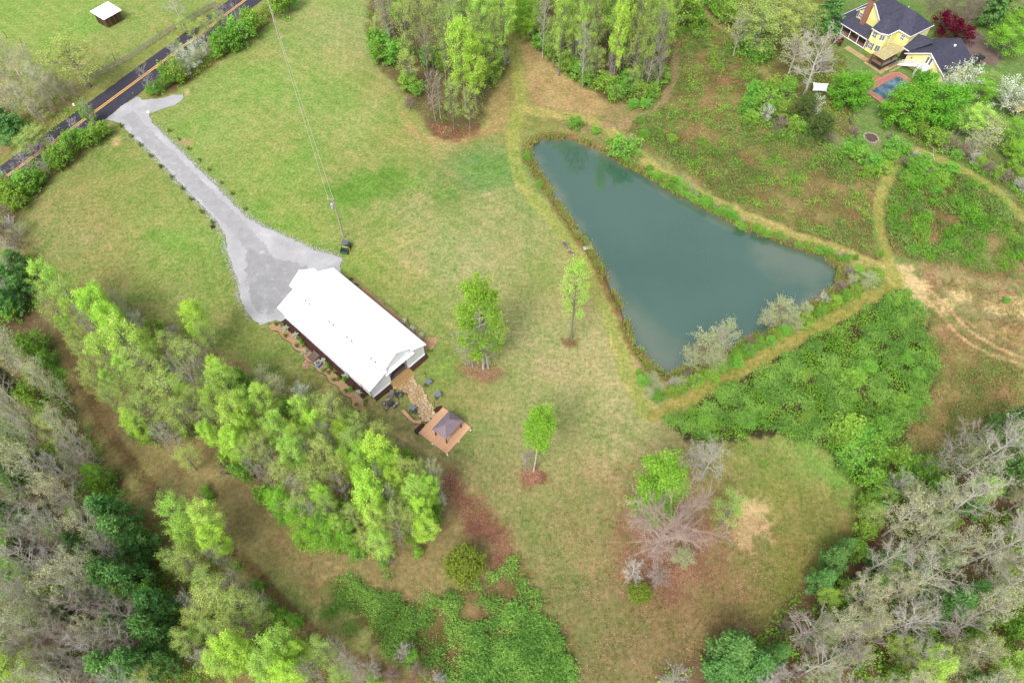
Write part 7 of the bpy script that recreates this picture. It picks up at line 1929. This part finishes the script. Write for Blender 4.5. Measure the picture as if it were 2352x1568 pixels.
# reeds and dead grass around the shore
def reeds():
    rg = np.random.default_rng(91)
    P = np.array(pond_w); nx = np.roll(P, -1, 0); seg = np.linalg.norm(nx - P, axis=1); cum = np.concatenate([[0], np.cumsum(seg)])
    n = 15000
    t = rg.uniform(0, cum[-1], n); i = np.clip(np.searchsorted(cum, t) - 1, 0, len(P) - 1)
    q = P[i] + (nx[i] - P[i]) * ((t - cum[i]) / seg[i])[:, None]
    d = (nx[i] - P[i]) / seg[i][:, None]; nn = np.stack([d[:, 1], -d[:, 0]], 1)
    if sdist(np.array([P[0, 0] + nn[0, 0]]), np.array([P[0, 1] + nn[0, 1]]), pond_w, 5)[0] > 0: nn = -nn
    q = q + nn * (rg.uniform(-.3, .95, n) * (.6 + .8 * fbm(q[:, 0] * .3, q[:, 1] * .3, 92)))[:, None]
    m = fbm(q[:, 0] * .45, q[:, 1] * .45, 93); q = q[m > .40]; k = len(q)
    h = rg.uniform(.3, .85, k); a = rg.uniform(0, 6.283, k); ln = rg.uniform(.15, .5, k)
    w = .05
    V = np.zeros((k, 4, 3))
    V[:, 0] = np.stack([q[:, 0] - w * np.sin(a), q[:, 1] + w * np.cos(a), np.full(k, -.55)], 1); V[:, 1] = np.stack([q[:, 0] + w * np.sin(a), q[:, 1] - w * np.cos(a), np.full(k, -.55)], 1)
    e = q + np.stack([np.cos(a), np.sin(a)], 1) * ln[:, None]
    V[:, 2] = np.stack([e[:, 0] + w * .4 * np.sin(a), e[:, 1] - w * .4 * np.cos(a), h], 1); V[:, 3] = np.stack([e[:, 0] - w * .4 * np.sin(a), e[:, 1] + w * .4 * np.cos(a), h], 1)
    o = link('shore_reeds', np_mesh('shore_reeds', V.reshape(-1, 3), np.arange(4 * k).reshape(k, 4), LEAF['dry'], {'tint': np.repeat(rg.uniform(0, 1, k), 4)}))
    tag(o, 'brown dead reeds and grass fringing the pond', 'reeds', kind='stuff')
    q2 = q[rg.uniform(0, 1, k) < .35]; q2 = q2 + rg.normal(0, .35, q2.shape)
    C = np.repeat(np.stack([q2[:, 0], q2[:, 1], rg.uniform(.05, .5, len(q2))], 1), 3, axis=0); C += rg.normal(0, .15, C.shape); C[:, 2] = np.maximum(C[:, 2], 0)
    V, Fc = leaf_quads(rg, C, .24, .5)
    o = link('shore_weeds', np_mesh('shore_weeds', V, Fc, LEAF['sh'], {'tint': np.repeat(rg.uniform(0, 1, len(C)), 4)}))
    tag(o, 'low green weeds among the reeds along the pond bank', 'weeds', kind='stuff')
reeds()
# grass tufts over the open lawn
def tufts():
    rg = np.random.default_rng(95)
    n = 60000
    px = rg.uniform(60, 2000, n); py = rg.uniform(10, 1560, n)
    xy = np.array([G(a, b_) for a, b_ in zip(px, py)])
    base, lit, rough, dp = ground_colour(xy[:, 0], xy[:, 1])
    ok = (rough < .15) & (dp < -1.5) & (sdist(xy[:, 0], xy[:, 1], drive_w, 5) < -.4) & (np.abs((xy[:, 0] - ROAD_A[0]) * ROAD_N[0] + (xy[:, 1] - ROAD_A[1]) * ROAD_N[1]) > 4.6)
    dl = np.array([[(p - BO[0]) for p in xy[:, 0]], [(p - BO[1]) for p in xy[:, 1]]])
    lx = dl[0] * math.cos(BA) + dl[1] * math.sin(BA); ly = -dl[0] * math.sin(BA) + dl[1] * math.cos(BA)
    ok &= ~((np.abs(lx) < 9.5) & (ly > -1.5) & (ly < 27)); ok &= ~((np.abs(lx) < 5) & (ly > -14) & (ly < 0))
    ok &= (fbm(xy[:, 0] * .5, xy[:, 1] * .5, 96) > .42)
    xy = xy[ok]; base = base[ok]
    C = np.concatenate([xy, np.full((len(xy), 1), .04)], 1)
    V, Fc = leaf_quads(rg, C, .26, .9, .9)
    c = lin(base) / KALB * rg.uniform(.55, 1.3, (len(base), 1)) * np.array((.92, 1.04, .85))
    m, nn, l, out = nmat('grass_blades')
    at = nn.new('ShaderNodeAttribute'); at.attribute_name = 'base'
    d = nn.new('ShaderNodeBsdfDiffuse'); l.new(at.outputs['Color'], d.inputs['Color']); l.new(d.outputs[0], out.inputs['Surface'])
    o = link('grass_tufts', np_mesh('grass_tufts', V, Fc, m, {'base': np.repeat(np.concatenate([c, np.ones((len(c), 1))], 1), 4, axis=0)}))
    tag(o, 'short grass tufts over the open lawns', 'grass', kind='stuff')
tufts()
print('specs', len(SPECS), 'objects', len(COL.objects))
